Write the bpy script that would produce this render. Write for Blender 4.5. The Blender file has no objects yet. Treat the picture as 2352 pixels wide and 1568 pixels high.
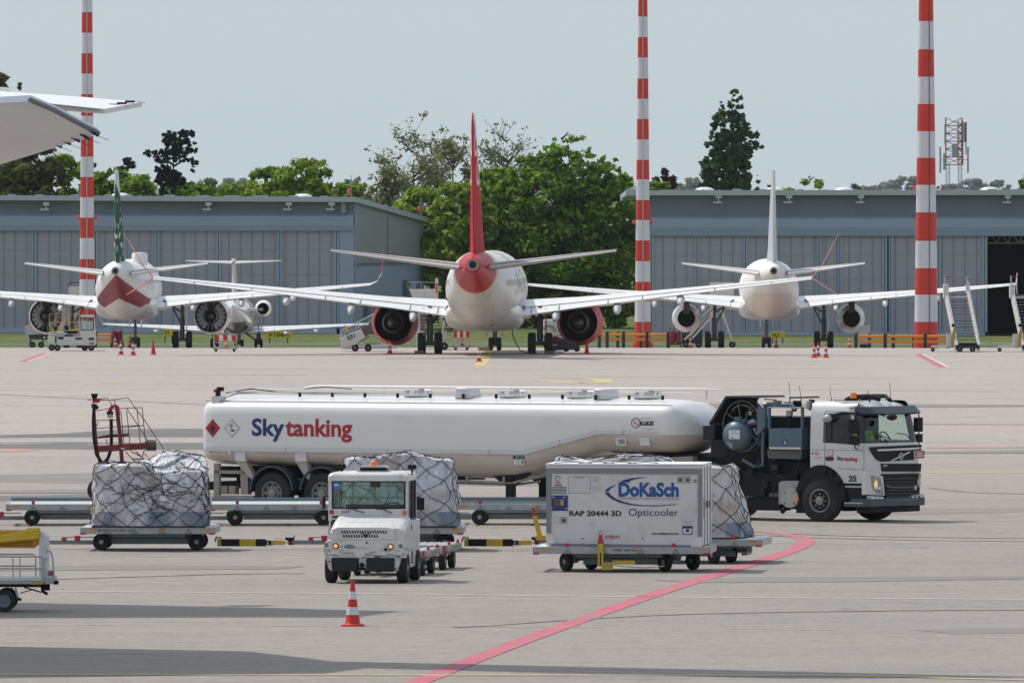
import bpy, bmesh, math, random
from mathutils import Vector, Matrix
R=math.radians
scene=bpy.context.scene
# ---------------- camera ----------------
F=26133.0; CX=1176.0; HY=492.0; H=7.24      # long lens from a terrace; units of a 2352 px wide picture
cd=bpy.data.cameras.new("camera"); cam=bpy.data.objects.new("camera",cd); scene.collection.objects.link(cam)
cd.sensor_width=36; cd.lens=F/2352*36; cd.shift_y=(HY-783.2)/2352; cd.clip_start=5; cd.clip_end=14000
cam.location=(0,0,H); cam.rotation_euler=(R(90),0,0); scene.camera=cam
# ---------------- sky, sun, exposure ----------------
SUN_EL=R(57); SUN_DIR=Vector((-0.80*math.cos(SUN_EL),0.60*math.cos(SUN_EL),math.sin(SUN_EL)))
w=bpy.data.worlds.new("World"); scene.world=w; w.use_nodes=True
nt=w.node_tree; bg=nt.nodes["Background"]
sky=nt.nodes.new("ShaderNodeTexSky"); sky.sky_type='NISHITA'; sky.sun_disc=False
sky.sun_elevation=SUN_EL; sky.sun_rotation=math.atan2(SUN_DIR.x,SUN_DIR.y)
sky.air_density=1.0; sky.dust_density=2.2; sky.ozone_density=2.0
hs=nt.nodes.new("ShaderNodeHueSaturation"); hs.inputs['Saturation'].default_value=0.85
nt.links.new(sky.outputs[0],hs.inputs['Color']); bg.inputs[1].default_value=0.15
# thin bright veil of high haze: strongest towards the horizon, thinner overhead
wt=nt.nodes.new("ShaderNodeTexCoord"); ws=nt.nodes.new("ShaderNodeSeparateXYZ"); nt.links.new(wt.outputs['Generated'],ws.inputs[0])
wr=nt.nodes.new("ShaderNodeMapRange"); nt.links.new(ws.outputs[2],wr.inputs[0]); wr.inputs[1].default_value=0.0; wr.inputs[2].default_value=1.0; wr.inputs[3].default_value=1.0; wr.inputs[4].default_value=0.30
wm=nt.nodes.new("ShaderNodeMix"); wm.data_type='RGBA'; nt.links.new(wr.outputs[0],wm.inputs[0]); nt.links.new(hs.outputs[0],wm.inputs[6]); wm.inputs[7].default_value=(3.68,4.22,4.50,1)
nt.links.new(wm.outputs[2],bg.inputs[0])
sd=bpy.data.lights.new("sun",'SUN'); sun=bpy.data.objects.new("sun",sd); scene.collection.objects.link(sun)
sd.energy=3.2; sd.angle=R(0.9); sd.color=(1,0.955,0.89)
sun.rotation_euler=SUN_DIR.to_track_quat('Z','Y').to_euler()
scene.view_settings.view_transform='Standard'; scene.view_settings.look='None'
scene.view_settings.exposure=0.0; scene.view_settings.gamma=1
scene.render.film_transparent=False
scene.cycles.volume_bounces=0; scene.cycles.max_bounces=6
# ---------------- pixel -> place helpers (only used to read real positions off the photo) ----------------
CR=dict(c1=(0,150,2.6133),c2=(0,550,3.36),c3=(700,500,2.6133),c4=(1580,350,2.4),a=(0,950,2.5707),b=(700,1120,3.2671),
        c=(1250,1100,3.36),d=(1700,940,3.5636),e=(480,940,3.5104),f=(1100,940,3.136),st=(200,960,7.467),ca=(0,1290,5.808),
        lo=(60,750,7.84),en=(840,680,5.88),rt=(2120,660,5.345),md=(1460,760,4.704),tr=(860,250,2.8),tr2=(1700,180,2.735),
        pa=(200,1120,5.6),tb=(520,1220,6.918),tc=(1000,1240,5.88),dd=(0,0,1/0.91875*0+1.08844*0+1.0))
def px(cr,x,y):
    o=CR[cr]; return ((o[0]+x/o[2])*0.91875,(o[1]+y/o[2])*0.91875)
def W(x,y,D): return Vector(((x-CX)/F*D,D,H-(y-HY)/F*D))
SL=-2.64/231
def gz(D):
    if D<614: return 0.0
    if D<845: return SL*(D-614)
    return -2.64
def G(x,y):
    D=F*H/(y-HY)
    for _ in range(30): D=F*(H-gz(D))/(y-HY) if D>600 else D
    return Vector(((x-CX)/F*D,D,gz(D)))
def GX(x,D): return Vector(((x-CX)/F*D,D,gz(D)))
class Frame:
    """a thing's own frame: root position and heading; plane() reads local coordinates of a point seen on a plane of the thing"""
    def __init__(s,root,rz): s.M=Matrix.Translation(root)@Matrix.Rotation(rz,4,'Z'); s.I=s.M.inverted()
    def on(s,p,axis,val):
        c=s.I@Vector((0,0,H)); q=s.I@W(p[0],p[1],100.0); d=q-c
        t=(val-c[axis])/d[axis]; return c+d*t
# ---------------- materials ----------------
def lin(c): 
    return tuple(((v/255)/12.92 if v/255<=0.04045 else ((v/255+0.055)/1.055)**2.4) for v in c)
MATS={}
def mat(name,col,rough=0.6,metal=0.0,var=0.0,vscale=3.0,dirt=None,dscale=2.0,damt=0.5,bump=0.0,bscale=40,stretch=(1,1,1),spec=0.5,emit=None,alpha=None,trans=0,coat=0,ior=None,lo=0.5,hi=0.75):
    if name in MATS: return MATS[name]
    m=bpy.data.materials.new(name); m.use_nodes=True; n=m.node_tree; b=n.nodes['Principled BSDF']
    c=lin(col) if max(col)>1 else col
    b.inputs['Base Color'].default_value=(*c,1); b.inputs['Roughness'].default_value=rough; b.inputs['Metallic'].default_value=metal
    b.inputs['Specular IOR Level'].default_value=spec
    if coat: b.inputs['Coat Weight'].default_value=coat; b.inputs['Coat Roughness'].default_value=0.05
    if trans: b.inputs['Transmission Weight'].default_value=trans
    if ior: b.inputs['IOR'].default_value=ior
    if emit: b.inputs['Emission Color'].default_value=(*emit[0],1); b.inputs['Emission Strength'].default_value=emit[1]
    if var or dirt or bump:
        tc=n.nodes.new('ShaderNodeTexCoord'); mp=n.nodes.new('ShaderNodeMapping'); mp.inputs['Scale'].default_value=stretch
        n.links.new(tc.outputs['Object'],mp.inputs[0]); out=None
        if var:
            nz=n.nodes.new('ShaderNodeTexNoise'); nz.inputs['Scale'].default_value=vscale; nz.inputs['Detail'].default_value=5
            n.links.new(mp.outputs[0],nz.inputs['Vector'])
            mx=n.nodes.new('ShaderNodeMix'); mx.data_type='RGBA'
            mx.inputs[6].default_value=(*[v*(1-var) for v in c],1); mx.inputs[7].default_value=(*[min(1,v*(1+var)) for v in c],1)
            n.links.new(nz.outputs['Fac'],mx.inputs[0]); out=mx.outputs[2]
        if dirt:
            nz=n.nodes.new('ShaderNodeTexNoise'); nz.inputs['Scale'].default_value=dscale; nz.inputs['Detail'].default_value=7; nz.inputs['Roughness'].default_value=0.65
            n.links.new(mp.outputs[0],nz.inputs['Vector'])
            rp=n.nodes.new('ShaderNodeMapRange'); rp.inputs[1].default_value=lo; rp.inputs[2].default_value=hi; rp.inputs[3].default_value=0; rp.inputs[4].default_value=damt
            n.links.new(nz.outputs['Fac'],rp.inputs[0])
            mx=n.nodes.new('ShaderNodeMix'); mx.data_type='RGBA'
            dc=lin(dirt) if max(dirt)>1 else dirt
            mx.inputs[6].default_value=(*c,1); mx.inputs[7].default_value=(*dc,1)
            if out: n.links.new(out,mx.inputs[6])
            n.links.new(rp.outputs[0],mx.inputs[0]); out=mx.outputs[2]
        if out: n.links.new(out,b.inputs['Base Color'])
        if bump:
            nz=n.nodes.new('ShaderNodeTexNoise'); nz.inputs['Scale'].default_value=bscale; nz.inputs['Detail'].default_value=4
            n.links.new(mp.outputs[0],nz.inputs['Vector'])
            bp=n.nodes.new('ShaderNodeBump'); bp.inputs['Strength'].default_value=bump; bp.inputs['Distance'].default_value=0.05
            n.links.new(nz.outputs['Fac'],bp.inputs['Height']); n.links.new(bp.outputs[0],b.inputs['Normal'])
    MATS[name]=m; return m
class Sh:
    """small helper for masks made from object coordinates"""
    def __init__(s,m,base):
        s.n=m.node_tree; s.b=s.n.nodes['Principled BSDF']; s.m=m
        tc=s.n.nodes.new('ShaderNodeTexCoord'); sp=s.n.nodes.new('ShaderNodeSeparateXYZ'); s.tc=tc
        s.n.links.new(tc.outputs['Object'],sp.inputs[0]); s.x,s.y,s.z=sp.outputs; s.c=None
        inp=s.b.inputs['Base Color']
        if inp.is_linked: s.c=inp.links[0].from_socket
        else:
            rgb=s.n.nodes.new('ShaderNodeRGB'); rgb.outputs[0].default_value=(*lin(base),1); s.c=rgb.outputs[0]
    def op(s,o,a,b=0.0,c=None):
        nd=s.n.nodes.new('ShaderNodeMath'); nd.operation=o
        for i,v in enumerate((a,b) if c is None else (a,b,c)):
            if isinstance(v,(int,float)): nd.inputs[i].default_value=v
            else: s.n.links.new(v,nd.inputs[i])
        return nd.outputs[0]
    def gt(s,a,b): return s.op('GREATER_THAN',a,b)
    def lt(s,a,b): return s.op('LESS_THAN',a,b)
    def mul(s,*a):
        r=a[0]
        for q in a[1:]: r=s.op('MULTIPLY',r,q)
        return r
    def add(s,a,b): return s.op('ADD',a,b)
    def sub(s,a,b): return s.op('SUBTRACT',a,b)
    def absv(s,a): return s.op('ABSOLUTE',a)
    def noise(s,scale,stretch=(1,1,1),detail=5,rough=0.6):
        mp=s.n.nodes.new('ShaderNodeMapping'); mp.inputs['Scale'].default_value=stretch
        s.n.links.new(s.tc.outputs['Object'],mp.inputs[0])
        nz=s.n.nodes.new('ShaderNodeTexNoise'); nz.inputs['Scale'].default_value=scale; nz.inputs['Detail'].default_value=detail; nz.inputs['Roughness'].default_value=rough
        s.n.links.new(mp.outputs[0],nz.inputs['Vector']); return nz.outputs['Fac']
    def ramp(s,v,a,b,c=0.0,d=1.0):
        rp=s.n.nodes.new('ShaderNodeMapRange'); s.n.links.new(v,rp.inputs[0])
        for i,q in enumerate((a,b,c,d)): rp.inputs[i+1].default_value=q
        return rp.outputs[0]
    def paint(s,mask,col):
        mx=s.n.nodes.new('ShaderNodeMix'); mx.data_type='RGBA'; c=lin(col) if max(col)>1 else col
        if isinstance(mask,(int,float)): mx.inputs[0].default_value=mask
        else: s.n.links.new(mask,mx.inputs[0])
        s.n.links.new(s.c,mx.inputs[6]); mx.inputs[7].default_value=(*c,1); s.c=mx.outputs[2]
    def done(s): s.n.links.new(s.c,s.b.inputs['Base Color'])
# ---------------- mesh builder ----------------
class MB:
    def __init__(s,M=None): s.v=[]; s.f=[]; s.mi=[]; s.cur=0; s.M=M
    def add(s,vs,fs,m=None):
        k=len(s.v); s.v+= [ (s.M@Vector(p)) if s.M else Vector(p) for p in vs]
        s.f+=[[i+k for i in f] for f in fs]; s.mi+=[s.cur if m is None else m]*len(fs); return s
    def box(s,x0,x1,y0,y1,z0,z1,m=None,T=None):
        vs=[(x,y,z) for x in (x0,x1) for y in (y0,y1) for z in (z0,z1)]
        if T: vs=[T@Vector(p) for p in vs]
        return s.add(vs,[(0,1,3,2),(4,6,7,5),(0,4,5,1),(2,3,7,6),(0,2,6,4),(1,5,7,3)],m)
    def cb(s,c,sz,m=None,T=None): return s.box(c[0]-sz[0]/2,c[0]+sz[0]/2,c[1]-sz[1]/2,c[1]+sz[1]/2,c[2]-sz[2]/2,c[2]+sz[2]/2,m,T)
    def beam(s,p,q,w,h,m=None):
        p=Vector(p); q=Vector(q); d=(q-p).normalized(); up=Vector((0,0,1)) if abs(d.z)<0.95 else Vector((1,0,0))
        a=d.cross(up).normalized()*w/2; b=a.cross(d).normalized()*h/2
        vs=[p+a+b,p-a+b,p-a-b,p+a-b,q+a+b,q-a+b,q-a-b,q+a-b]
        return s.add(vs,[(0,1,2,3),(7,6,5,4),(0,4,5,1),(1,5,6,2),(2,6,7,3),(3,7,4,0)],m)
    def ring(s,c,u,v,r,n,ph=0): return [c+u*(r*math.cos(ph+2*math.pi*i/n))+v*(r*math.sin(ph+2*math.pi*i/n)) for i in range(n)]
    def cyl(s,p,q,r0,r1=None,n=16,caps=True,m=None):
        p=Vector(p); q=Vector(q); r1=r0 if r1 is None else r1; d=(q-p).normalized()
        u=d.orthogonal().normalized(); v=d.cross(u); a=s.ring(p,u,v,r0,n); b=s.ring(q,u,v,r1,n)
        fs=[(i,(i+1)%n,n+(i+1)%n,n+i) for i in range(n)]
        if caps: fs+=[tuple(range(n))[::-1],tuple(range(n,2*n))]
        return s.add(a+b,fs,m)
    def tube(s,pts,r,n=6,m=None):
        pts=[Vector(p) for p in pts]; rings=[]; u=None
        for i,p in enumerate(pts):
            d=((pts[min(i+1,len(pts)-1)]-pts[max(i-1,0)])).normalized()
            if u is None: u=d.orthogonal().normalized()
            else:
                u=(u-d*u.dot(d)); u=u.normalized() if u.length>1e-6 else d.orthogonal().normalized()
            rr=r[i] if isinstance(r,(list,tuple)) else r
            rings.append(s.ring(p,u,d.cross(u),rr,n))
        return s.loft(rings,m=m)
    def loft(s,rings,cap=True,m=None,closed=True):
        n=len(rings[0]); vs=[p for r in rings for p in r]; fs=[]
        for k in range(len(rings)-1):
            for i in range(n if closed else n-1):
                j=(i+1)%n; fs.append((k*n+i,k*n+j,(k+1)*n+j,(k+1)*n+i))
        if cap: fs+=[tuple(range(n))[::-1],tuple(range((len(rings)-1)*n,len(rings)*n))]
        return s.add(vs,fs,m)
    def lathe(s,prof,o,ax,n=24,m=None,mats=None,close=False):
        o=Vector(o); ax=Vector(ax).normalized(); u=ax.orthogonal().normalized(); v=ax.cross(u)
        rings=[s.ring(o+ax*z,u,v,max(r,1e-4),n) for r,z in prof]
        for k in range(len(rings)-1):
            s.add(rings[k]+rings[k+1],[(i,(i+1)%n,n+(i+1)%n,n+i) for i in range(n)],(mats[k] if mats else m))
        return s
    def prism(s,poly,axis,a,b,m=None):
        def P(u,v,w): return {'x':(w,u,v),'y':(u,w,v),'z':(u,v,w)}[axis]
        n=len(poly); vs=[P(u,v,a) for u,v in poly]+[P(u,v,b) for u,v in poly]
        return s.add(vs,[tuple(range(n)),tuple(range(n,2*n))[::-1]]+[(i,n+i,n+(i+1)%n,(i+1)%n) for i in range(n)],m)
    def quad(s,*p,m=None): return s.add(p,[tuple(range(len(p)))],m)
    def sphere(s,c,r,nu=12,nv=8,sc=(1,1,1),m=None):
        c=Vector(c); rings=[]
        for k in range(nv+1):
            t=math.pi*k/nv; rr=max(math.sin(t)*r,1e-4); rings.append([c+Vector((rr*math.cos(2*math.pi*i/nu)*sc[0],rr*math.sin(2*math.pi*i/nu)*sc[1],r*math.cos(t)*sc[2])) for i in range(nu)])
        return s.loft(rings,cap=False,m=m)
    def build(s,name,mats,parent=None,smooth=40,bevel=0,loc=None):
        me=bpy.data.meshes.new(name); me.from_pydata(s.v,[],s.f); me.polygons.foreach_set('material_index',s.mi)
        for mm in (mats if isinstance(mats,(list,tuple)) else [mats]): me.materials.append(mm)
        bm=bmesh.new(); bm.from_mesh(me); bmesh.ops.remove_doubles(bm,verts=bm.verts,dist=1e-4)
        bmesh.ops.recalc_face_normals(bm,faces=bm.faces); bm.to_mesh(me); bm.free()
        if smooth: 
            me.polygons.foreach_set('use_smooth',[True]*len(me.polygons)); me.set_sharp_from_angle(angle=R(smooth))
        o=bpy.data.objects.new(name,me); scene.collection.objects.link(o)
        if parent: o.parent=parent
        if loc is not None: o.location=loc
        if bevel:
            bv=o.modifiers.new('bevel','BEVEL'); bv.width=bevel; bv.segments=2; bv.limit_method='ANGLE'; bv.angle_limit=R(40)
        return o
def tag(o,label=None,cat=None,group=None,kind=None):
    if label: o['label']=label
    if cat: o['category']=cat
    if group: o['group']=group
    if kind: o['kind']=kind
    return o
def thing(name,label,cat,loc=(0,0,0),rz=0,group=None):
    o=bpy.data.objects.new(name,None); scene.collection.objects.link(o); o.location=loc; o.rotation_euler=(0,0,rz); o.empty_display_size=0.3
    return tag(o,label,cat,group)
def structure(o): o['kind']='structure'; return o
def kids(o): return [c for c in bpy.data.objects if c.parent==o]
def copy_tree(o,parent=None):
    c=o.copy(); scene.collection.objects.link(c); c.parent=parent
    for ch in kids(o): copy_tree(ch,c)
    return c
def dup(root,loc,rz,label,group=None,sc=None):
    c=copy_tree(root); c.location=loc; c.rotation_euler=(0,0,rz); c['label']=label
    if sc: c.scale=sc
    if group: c['group']=group
    return c
_txt={}
def text_mesh(s,bold=0.0):
    k=(s,bold)
    if k in _txt: return _txt[k]
    cu=bpy.data.curves.new('t','FONT'); cu.body=s; cu.offset=bold; cu.resolution_u=3
    ob=bpy.data.objects.new('t',cu); scene.collection.objects.link(ob); dg=bpy.context.evaluated_depsgraph_get(); dg.update()
    me=bpy.data.meshes.new_from_object(ob.evaluated_get(dg)); vs=[v.co.copy() for v in me.vertices]; fs=[tuple(p.vertices) for p in me.polygons]
    bpy.data.objects.remove(ob); bpy.data.curves.remove(cu); bpy.data.meshes.remove(me)
    _txt[k]=(vs,fs); return _txt[k]
def text(mb,s,o,U,V,w=None,h=None,bold=0.0,m=None,shear=0):
    """lettering: bounding box of the text starts at o; U,V unit directions; h = height of the box"""
    vs,fs=text_mesh(s,bold); x0=min(v.x for v in vs); x1=max(v.x for v in vs); y0=min(v.y for v in vs); y1=max(v.y for v in vs)
    sy=h/(y1-y0) if h else None; sx=w/(x1-x0) if w else sy
    if sy is None: sy=sx
    o=Vector(o); U=Vector(U); V=Vector(V)
    mb.add([o+U*((v.x-x0)*sx+shear*(v.y-y0)*sy)+V*((v.y-y0)*sy) for v in vs],fs,m)
# =============================================================== GROUND
def ground_mats():
    m=mat('apron_concrete',(0.296,0.273,0.251),rough=0.72,spec=0.5)
    S=Sh(m,(0.296,0.273,0.251)); S.c=S.n.nodes.new('ShaderNodeRGB').outputs[0]; S.c.default_value=(0.318,0.262,0.222,1)
    big=S.noise(0.02,(1,0.35,1),4,0.6); S.paint(S.ramp(big,0.35,0.7,0,0.55),(0.237,0.217,0.201))
    warm=S.noise(0.05,(0.6,1,1),3); S.paint(S.ramp(warm,0.5,0.75,0,0.35),(0.316,0.273,0.237))
    st=S.noise(0.12,(0.5,1.0,1),6,0.7); S.paint(S.ramp(st,0.52,0.72,0,0.4),(0.190,0.178,0.166))
    st2=S.noise(0.35,(0.15,1.6,1),6,0.7); S.paint(S.ramp(st2,0.48,0.72,0,0.65),(0.213,0.198,0.186))
    lt=S.noise(0.22,(0.35,0.8,1),5,0.65); S.paint(S.ramp(lt,0.58,0.75,0,0.5),(0.363,0.340,0.316))
    fn=S.noise(2.2,(1,0.8,1),5,0.75); S.paint(S.ramp(fn,0.42,0.66,0,0.6),(0.166,0.154,0.142))
    fn2=S.noise(9,(1,0.5,1),3,0.8); S.paint(S.ramp(fn2,0.5,0.72,0,0.55),(0.395,0.371,0.348))
    for sc_,st_,wd_,dk_ in ((0.10,(0.5,1,1),0.0030,0.5),(0.45,(0.35,1,1),0.0035,0.45),(1.3,(0.3,1,1),0.0045,0.35)):
        nn=S.noise(sc_,st_,6,0.65); S.paint(S.mul(S.lt(S.absv(S.sub(nn,0.5)),wd_),S.ramp(S.noise(sc_*0.6,(1,1,1),2),0.42,0.55,0,1),dk_),(0.08,0.075,0.07))
    wob=S.op('MULTIPLY',S.sub(S.noise(0.08,(1,0.1,1),4),0.5),3.0)
    yy=S.add(S.y,wob)
    brk=S.ramp(S.noise(0.06,(1,1,1),3),0.4,0.55,0.25,1.0)
    def cross(period,off,width,dark):
        f=S.absv(S.sub(S.op('PINGPONG',S.add(yy,off),period),0.0)); S.paint(S.mul(S.lt(f,width),brk,dark) ,(0.12,0.11,0.105))
    cross(6.25,0.0,0.07,0.5); cross(25.0,3.0,0.14,0.55)
    xx=S.add(S.x,S.op('MULTIPLY',S.y,0.03)); f=S.op('PINGPONG',xx,3.75); S.paint(S.mul(S.lt(f,0.02),0.1),(0.15,0.14,0.13))
    for D,wd,dk in ((584,1.5,0.6),(556,0.9,0.35),(533,1.3,0.5),(513,0.8,0.35),(486,1.0,0.3),(449,0.7,0.3),(470,0.5,0.3),(430,0.8,0.25),(340,0.7,0.35),(312,0.5,0.3),(246.2,0.25,0.4),(289,0.4,0.4),(222,0.2,0.3),(214,0.16,0.35),(236.5,0.22,0.3)):
        S.paint(S.mul(S.lt(S.absv(S.sub(yy,float(D))),wd/2),dk*1.0,S.ramp(S.noise(0.11+D*1e-4,(1,0.02,1),4),0.35,0.55,0.2,1)),(0.09,0.085,0.08))
    far=S.ramp(S.add(S.y,S.op('MULTIPLY',S.noise(0.02,(1,0.3,1),4),90.0)),330,420,0,1)   # paints haze and grazing-angle brightening into the concrete beyond the taxi lane
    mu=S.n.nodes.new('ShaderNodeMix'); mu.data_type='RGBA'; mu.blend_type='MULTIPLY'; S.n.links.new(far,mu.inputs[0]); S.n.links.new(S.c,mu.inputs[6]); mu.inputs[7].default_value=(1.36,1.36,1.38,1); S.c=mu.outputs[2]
    S.done()
    b=S.b; nz=S.noise(14,(1,1,1),4); bp=S.n.nodes.new('ShaderNodeBump'); bp.inputs['Strength'].default_value=0.35; bp.inputs['Distance'].default_value=0.01
    S.n.links.new(nz,bp.inputs['Height']); S.n.links.new(bp.outputs[0],b.inputs['Normal'])
    g=mat('grass_field',(0.075,0.10,0.03),rough=0.95,spec=0.1)
    S=Sh(g,(75,90,40)); S.c=S.n.nodes.new('ShaderNodeRGB').outputs[0]; S.c.default_value=(0.085,0.125,0.03,1)
    S.paint(S.ramp(S.noise(0.25,(1,0.3,1),5),0.42,0.68,0,0.9),(0.17,0.155,0.07)); S.paint(S.ramp(S.noise(1.5,(1,0.5,1),5),0.5,0.7,0,0.6),(0.035,0.06,0.015)); S.done()
    return m,g
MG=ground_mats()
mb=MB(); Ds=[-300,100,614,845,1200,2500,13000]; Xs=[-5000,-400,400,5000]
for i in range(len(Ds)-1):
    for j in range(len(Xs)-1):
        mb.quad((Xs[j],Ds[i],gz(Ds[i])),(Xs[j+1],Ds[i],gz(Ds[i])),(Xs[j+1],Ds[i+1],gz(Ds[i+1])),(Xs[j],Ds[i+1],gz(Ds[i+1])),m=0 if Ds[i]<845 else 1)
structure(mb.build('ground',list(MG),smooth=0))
def smoothline(pts,n=8):
    out=[]; P=[pts[0]]+list(pts)+[pts[-1]]
    for i in range(1,len(P)-2):
        for k in range(n):
            t=k/n; a,b,c,d=P[i-1],P[i],P[i+1],P[i+2]
            out.append(0.5*((2*b)+(c-a)*t+(2*a-5*b+4*c-d)*t*t+(3*b-a-3*c+d)*t**3))
    out.append(pts[-1]); return out
_lz=[0.004]
def strip(name,pts,width,m,curve=False,z=None):
    P=[G(*p) for p in pts]
    if curve: P=smoothline(P,10)
    z=z or _lz[0]; L=[];Rr=[]
    for i,p in enumerate(P):
        d=(P[min(i+1,len(P)-1)]-P[max(i-1,0)]); d.z=0; d.normalize(); n=Vector((-d.y,d.x,0))*width/2
        for lst,q in ((L,p+n),(Rr,p-n)): lst.append(Vector((q.x,q.y,gz(q.y)+z)))
    mb=MB()
    for i in range(len(P)-1): mb.quad(L[i],Rr[i],Rr[i+1],L[i+1])
    return structure(mb.build(name,m,smooth=0))
red_paint=mat('red_line_paint',(0.50,0.095,0.145),rough=0.8,dirt=(0.33,0.20,0.19),dscale=0.8,damt=0.8,lo=0.4,hi=0.7)
yel_paint=mat('yellow_line_paint',(0.60,0.47,0.12),rough=0.8,dirt=(0.36,0.33,0.28),dscale=0.6,damt=0.9,lo=0.4,hi=0.65)
wht_paint=mat('white_line_paint',(0.62,0.60,0.57),rough=0.8,dirt=(0.36,0.33,0.31),dscale=0.5,damt=0.9,lo=0.42,hi=0.62)
strip('red_marking',[(900,1590),(955,1567),(1176,1480),(1400,1399),(1560,1345),(1700,1302),(1800,1270),(1845,1249),(1846,1236),(1800,1226),(1735,1219),(1600,1207)],0.40,red_paint,True,0.008)
for i,(pts,wd,m,cv) in enumerate([
 ([(-20,1549),(700,1549),(1500,1550),(2000,1552),(2200,1557),(2400,1562)],0.30,yel_paint,True),
 ([(120,1357),(900,1363),(1600,1371),(2400,1376)],0.17,mat('white_line_fresh',(0.66,0.63,0.60),rough=0.8,dirt=(0.36,0.33,0.30),dscale=0.4,damt=0.6,lo=0.5,hi=0.7),False),
 ([(0,1433),(252,1434)],0.09,yel_paint,False),([(555,1436),(780,1437)],0.09,yel_paint,False),([(1110,1437),(1370,1439)],0.1,yel_paint,False),([(1670,1443),(1915,1446)],0.1,yel_paint,False),
 ([(1140,1264),(1240,1264)],0.15,wht_paint,False),([(640,1273),(760,1273)],0.12,wht_paint,False),
 ([(2130,1085),(2380,1085)],0.9,yel_paint,False),([(2060,868),(1700,866),(1450,865),(1250,867)],0.8,yel_paint,False),
 ([(470,861),(700,859)],1.0,yel_paint,False),([(1240,873),(1330,879),(1388,876),(1375,871),(1330,868)],0.9,yel_paint,True),
 ([(235,878),(275,878)],2.0,yel_paint,False),([(2120,973),(2380,974)],1.0,red_paint,False),([(2130,1028),(2380,1027)],0.8,red_paint,False),
 ([(0,1036),(60,1032)],1.0,mat('orange_line_paint',(0.55,0.22,0.13),rough=0.8),False),([(200,1021),(330,1019)],0.6,yel_paint,False),
 ([(1120,808),(1112,826),(1100,840)],0.55,yel_paint,False),
 ([(2108,812),(2166,843)],0.35,red_paint,False),([(2118,812),(2178,843)],0.2,wht_paint,False),([(104,811),(52,829)],0.35,red_paint,False),([(114,811),(62,829)],0.2,wht_paint,False),
 ([(0,1019),(120,1018)],0.5,wht_paint,False),([(2130,958),(2260,957)],0.6,wht_paint,False),([(20,930),(190,927)],0.8,wht_paint,False),([(60,908),(300,905)],0.8,wht_paint,False),([(1620,1190),(1700,1190)],0.1,wht_paint,False)]):
    strip('red_marking' if m is red_paint else 'yellow_marking' if m is yel_paint else 'white_marking',pts,wd,m,cv,0.008 if i%2 else 0.0085)
asph=mat('asphalt_patch',(0.13,0.126,0.122),rough=0.9,var=0.15,vscale=0.3,dirt=(0.21,0.195,0.18),dscale=0.25,damt=0.8,lo=0.45,hi=0.7,stretch=(0.4,2,1))
asph2=mat('worn_concrete',(0.20,0.183,0.168),rough=0.9,var=0.12,vscale=0.3,dirt=(0.27,0.245,0.225),dscale=0.2,damt=0.8,lo=0.42,hi=0.65,stretch=(0.3,2,1))
def patch(pts,m,z=0.004):
    mb=MB(); mb.add([G(*p)+Vector((0,0,z)) for p in pts],[tuple(range(len(pts)))]); structure(mb.build('tarmac_patch',m,smooth=0))
patch([(-40,999),(130,995),(300,984),(520,983),(900,986),(1300,990),(1100,1000),(520,1003),(200,1003),(-40,1005)],asph)
patch([(-40,1017),(150,1014),(430,1016),(900,1018),(1300,1021),(1000,1030),(560,1032),(200,1031),(-40,1028)],asph)
patch([(-40,1090),(200,1086),(640,1090),(1300,1096),(2100,1100),(2100,1112),(1200,1116),(500,1112),(-40,1106)],asph2)
patch([(-40,1138),(220,1134),(520,1139),(420,1144),(120,1146),(-40,1150)],asph)
patch([(-40,1126),(300,1122),(700,1127),(500,1133.5),(-40,1131)],asph2,0.012)
patch([(1700,1176),(2000,1170),(2380,1166),(2380,1174),(2050,1182),(1750,1184)],asph2)
patch([(1500,1331),(1800,1324),(2380,1322),(2380,1328),(1950,1335),(1600,1337)],asph2,0.006)
patch([(-40,1302),(300,1296),(700,1300),(640,1306),(250,1308),(-40,1311)],asph2,0.006)
patch([(2100,1446),(2250,1441),(2380,1442),(2380,1452),(2200,1455)],asph2)
patch([(1180,930),(1700,925),(2380,929),(2380,933),(1800,936),(1200,935)],asph2,0.012)
for _p in ([(1500,1205),(1900,1228),(2380,1236)],[(1450,1209),(1880,1234),(2380,1243)],[(1050,1440),(1500,1412),(2000,1402),(2380,1400)],[(100,1330),(500,1318),(700,1316)],[(0,905),(500,930),(900,945)],[(1200,905),(1700,895),(2300,899)],[(2140,1120),(2240,1130),(2380,1134)]): strip('tyre_mark',_p,0.28,mat('tyre_mark_grey',(0.20,0.172,0.150),rough=0.85,dirt=(0.315,0.26,0.22),dscale=0.7,damt=0.95,lo=0.40,hi=0.60),True,0.0095)
patch([(2100,1036),(2400,1032),(2400,1040),(2100,1041)],asph2,0.012)
# low white kerb across the grass
kerbm=mat('white_kerb',(0.62,0.62,0.58),rough=0.8)
mb=MB(); mb.box(-120,120,862,862.4,-2.64,-2.52); structure(mb.build('kerb',kerbm,smooth=0))
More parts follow.
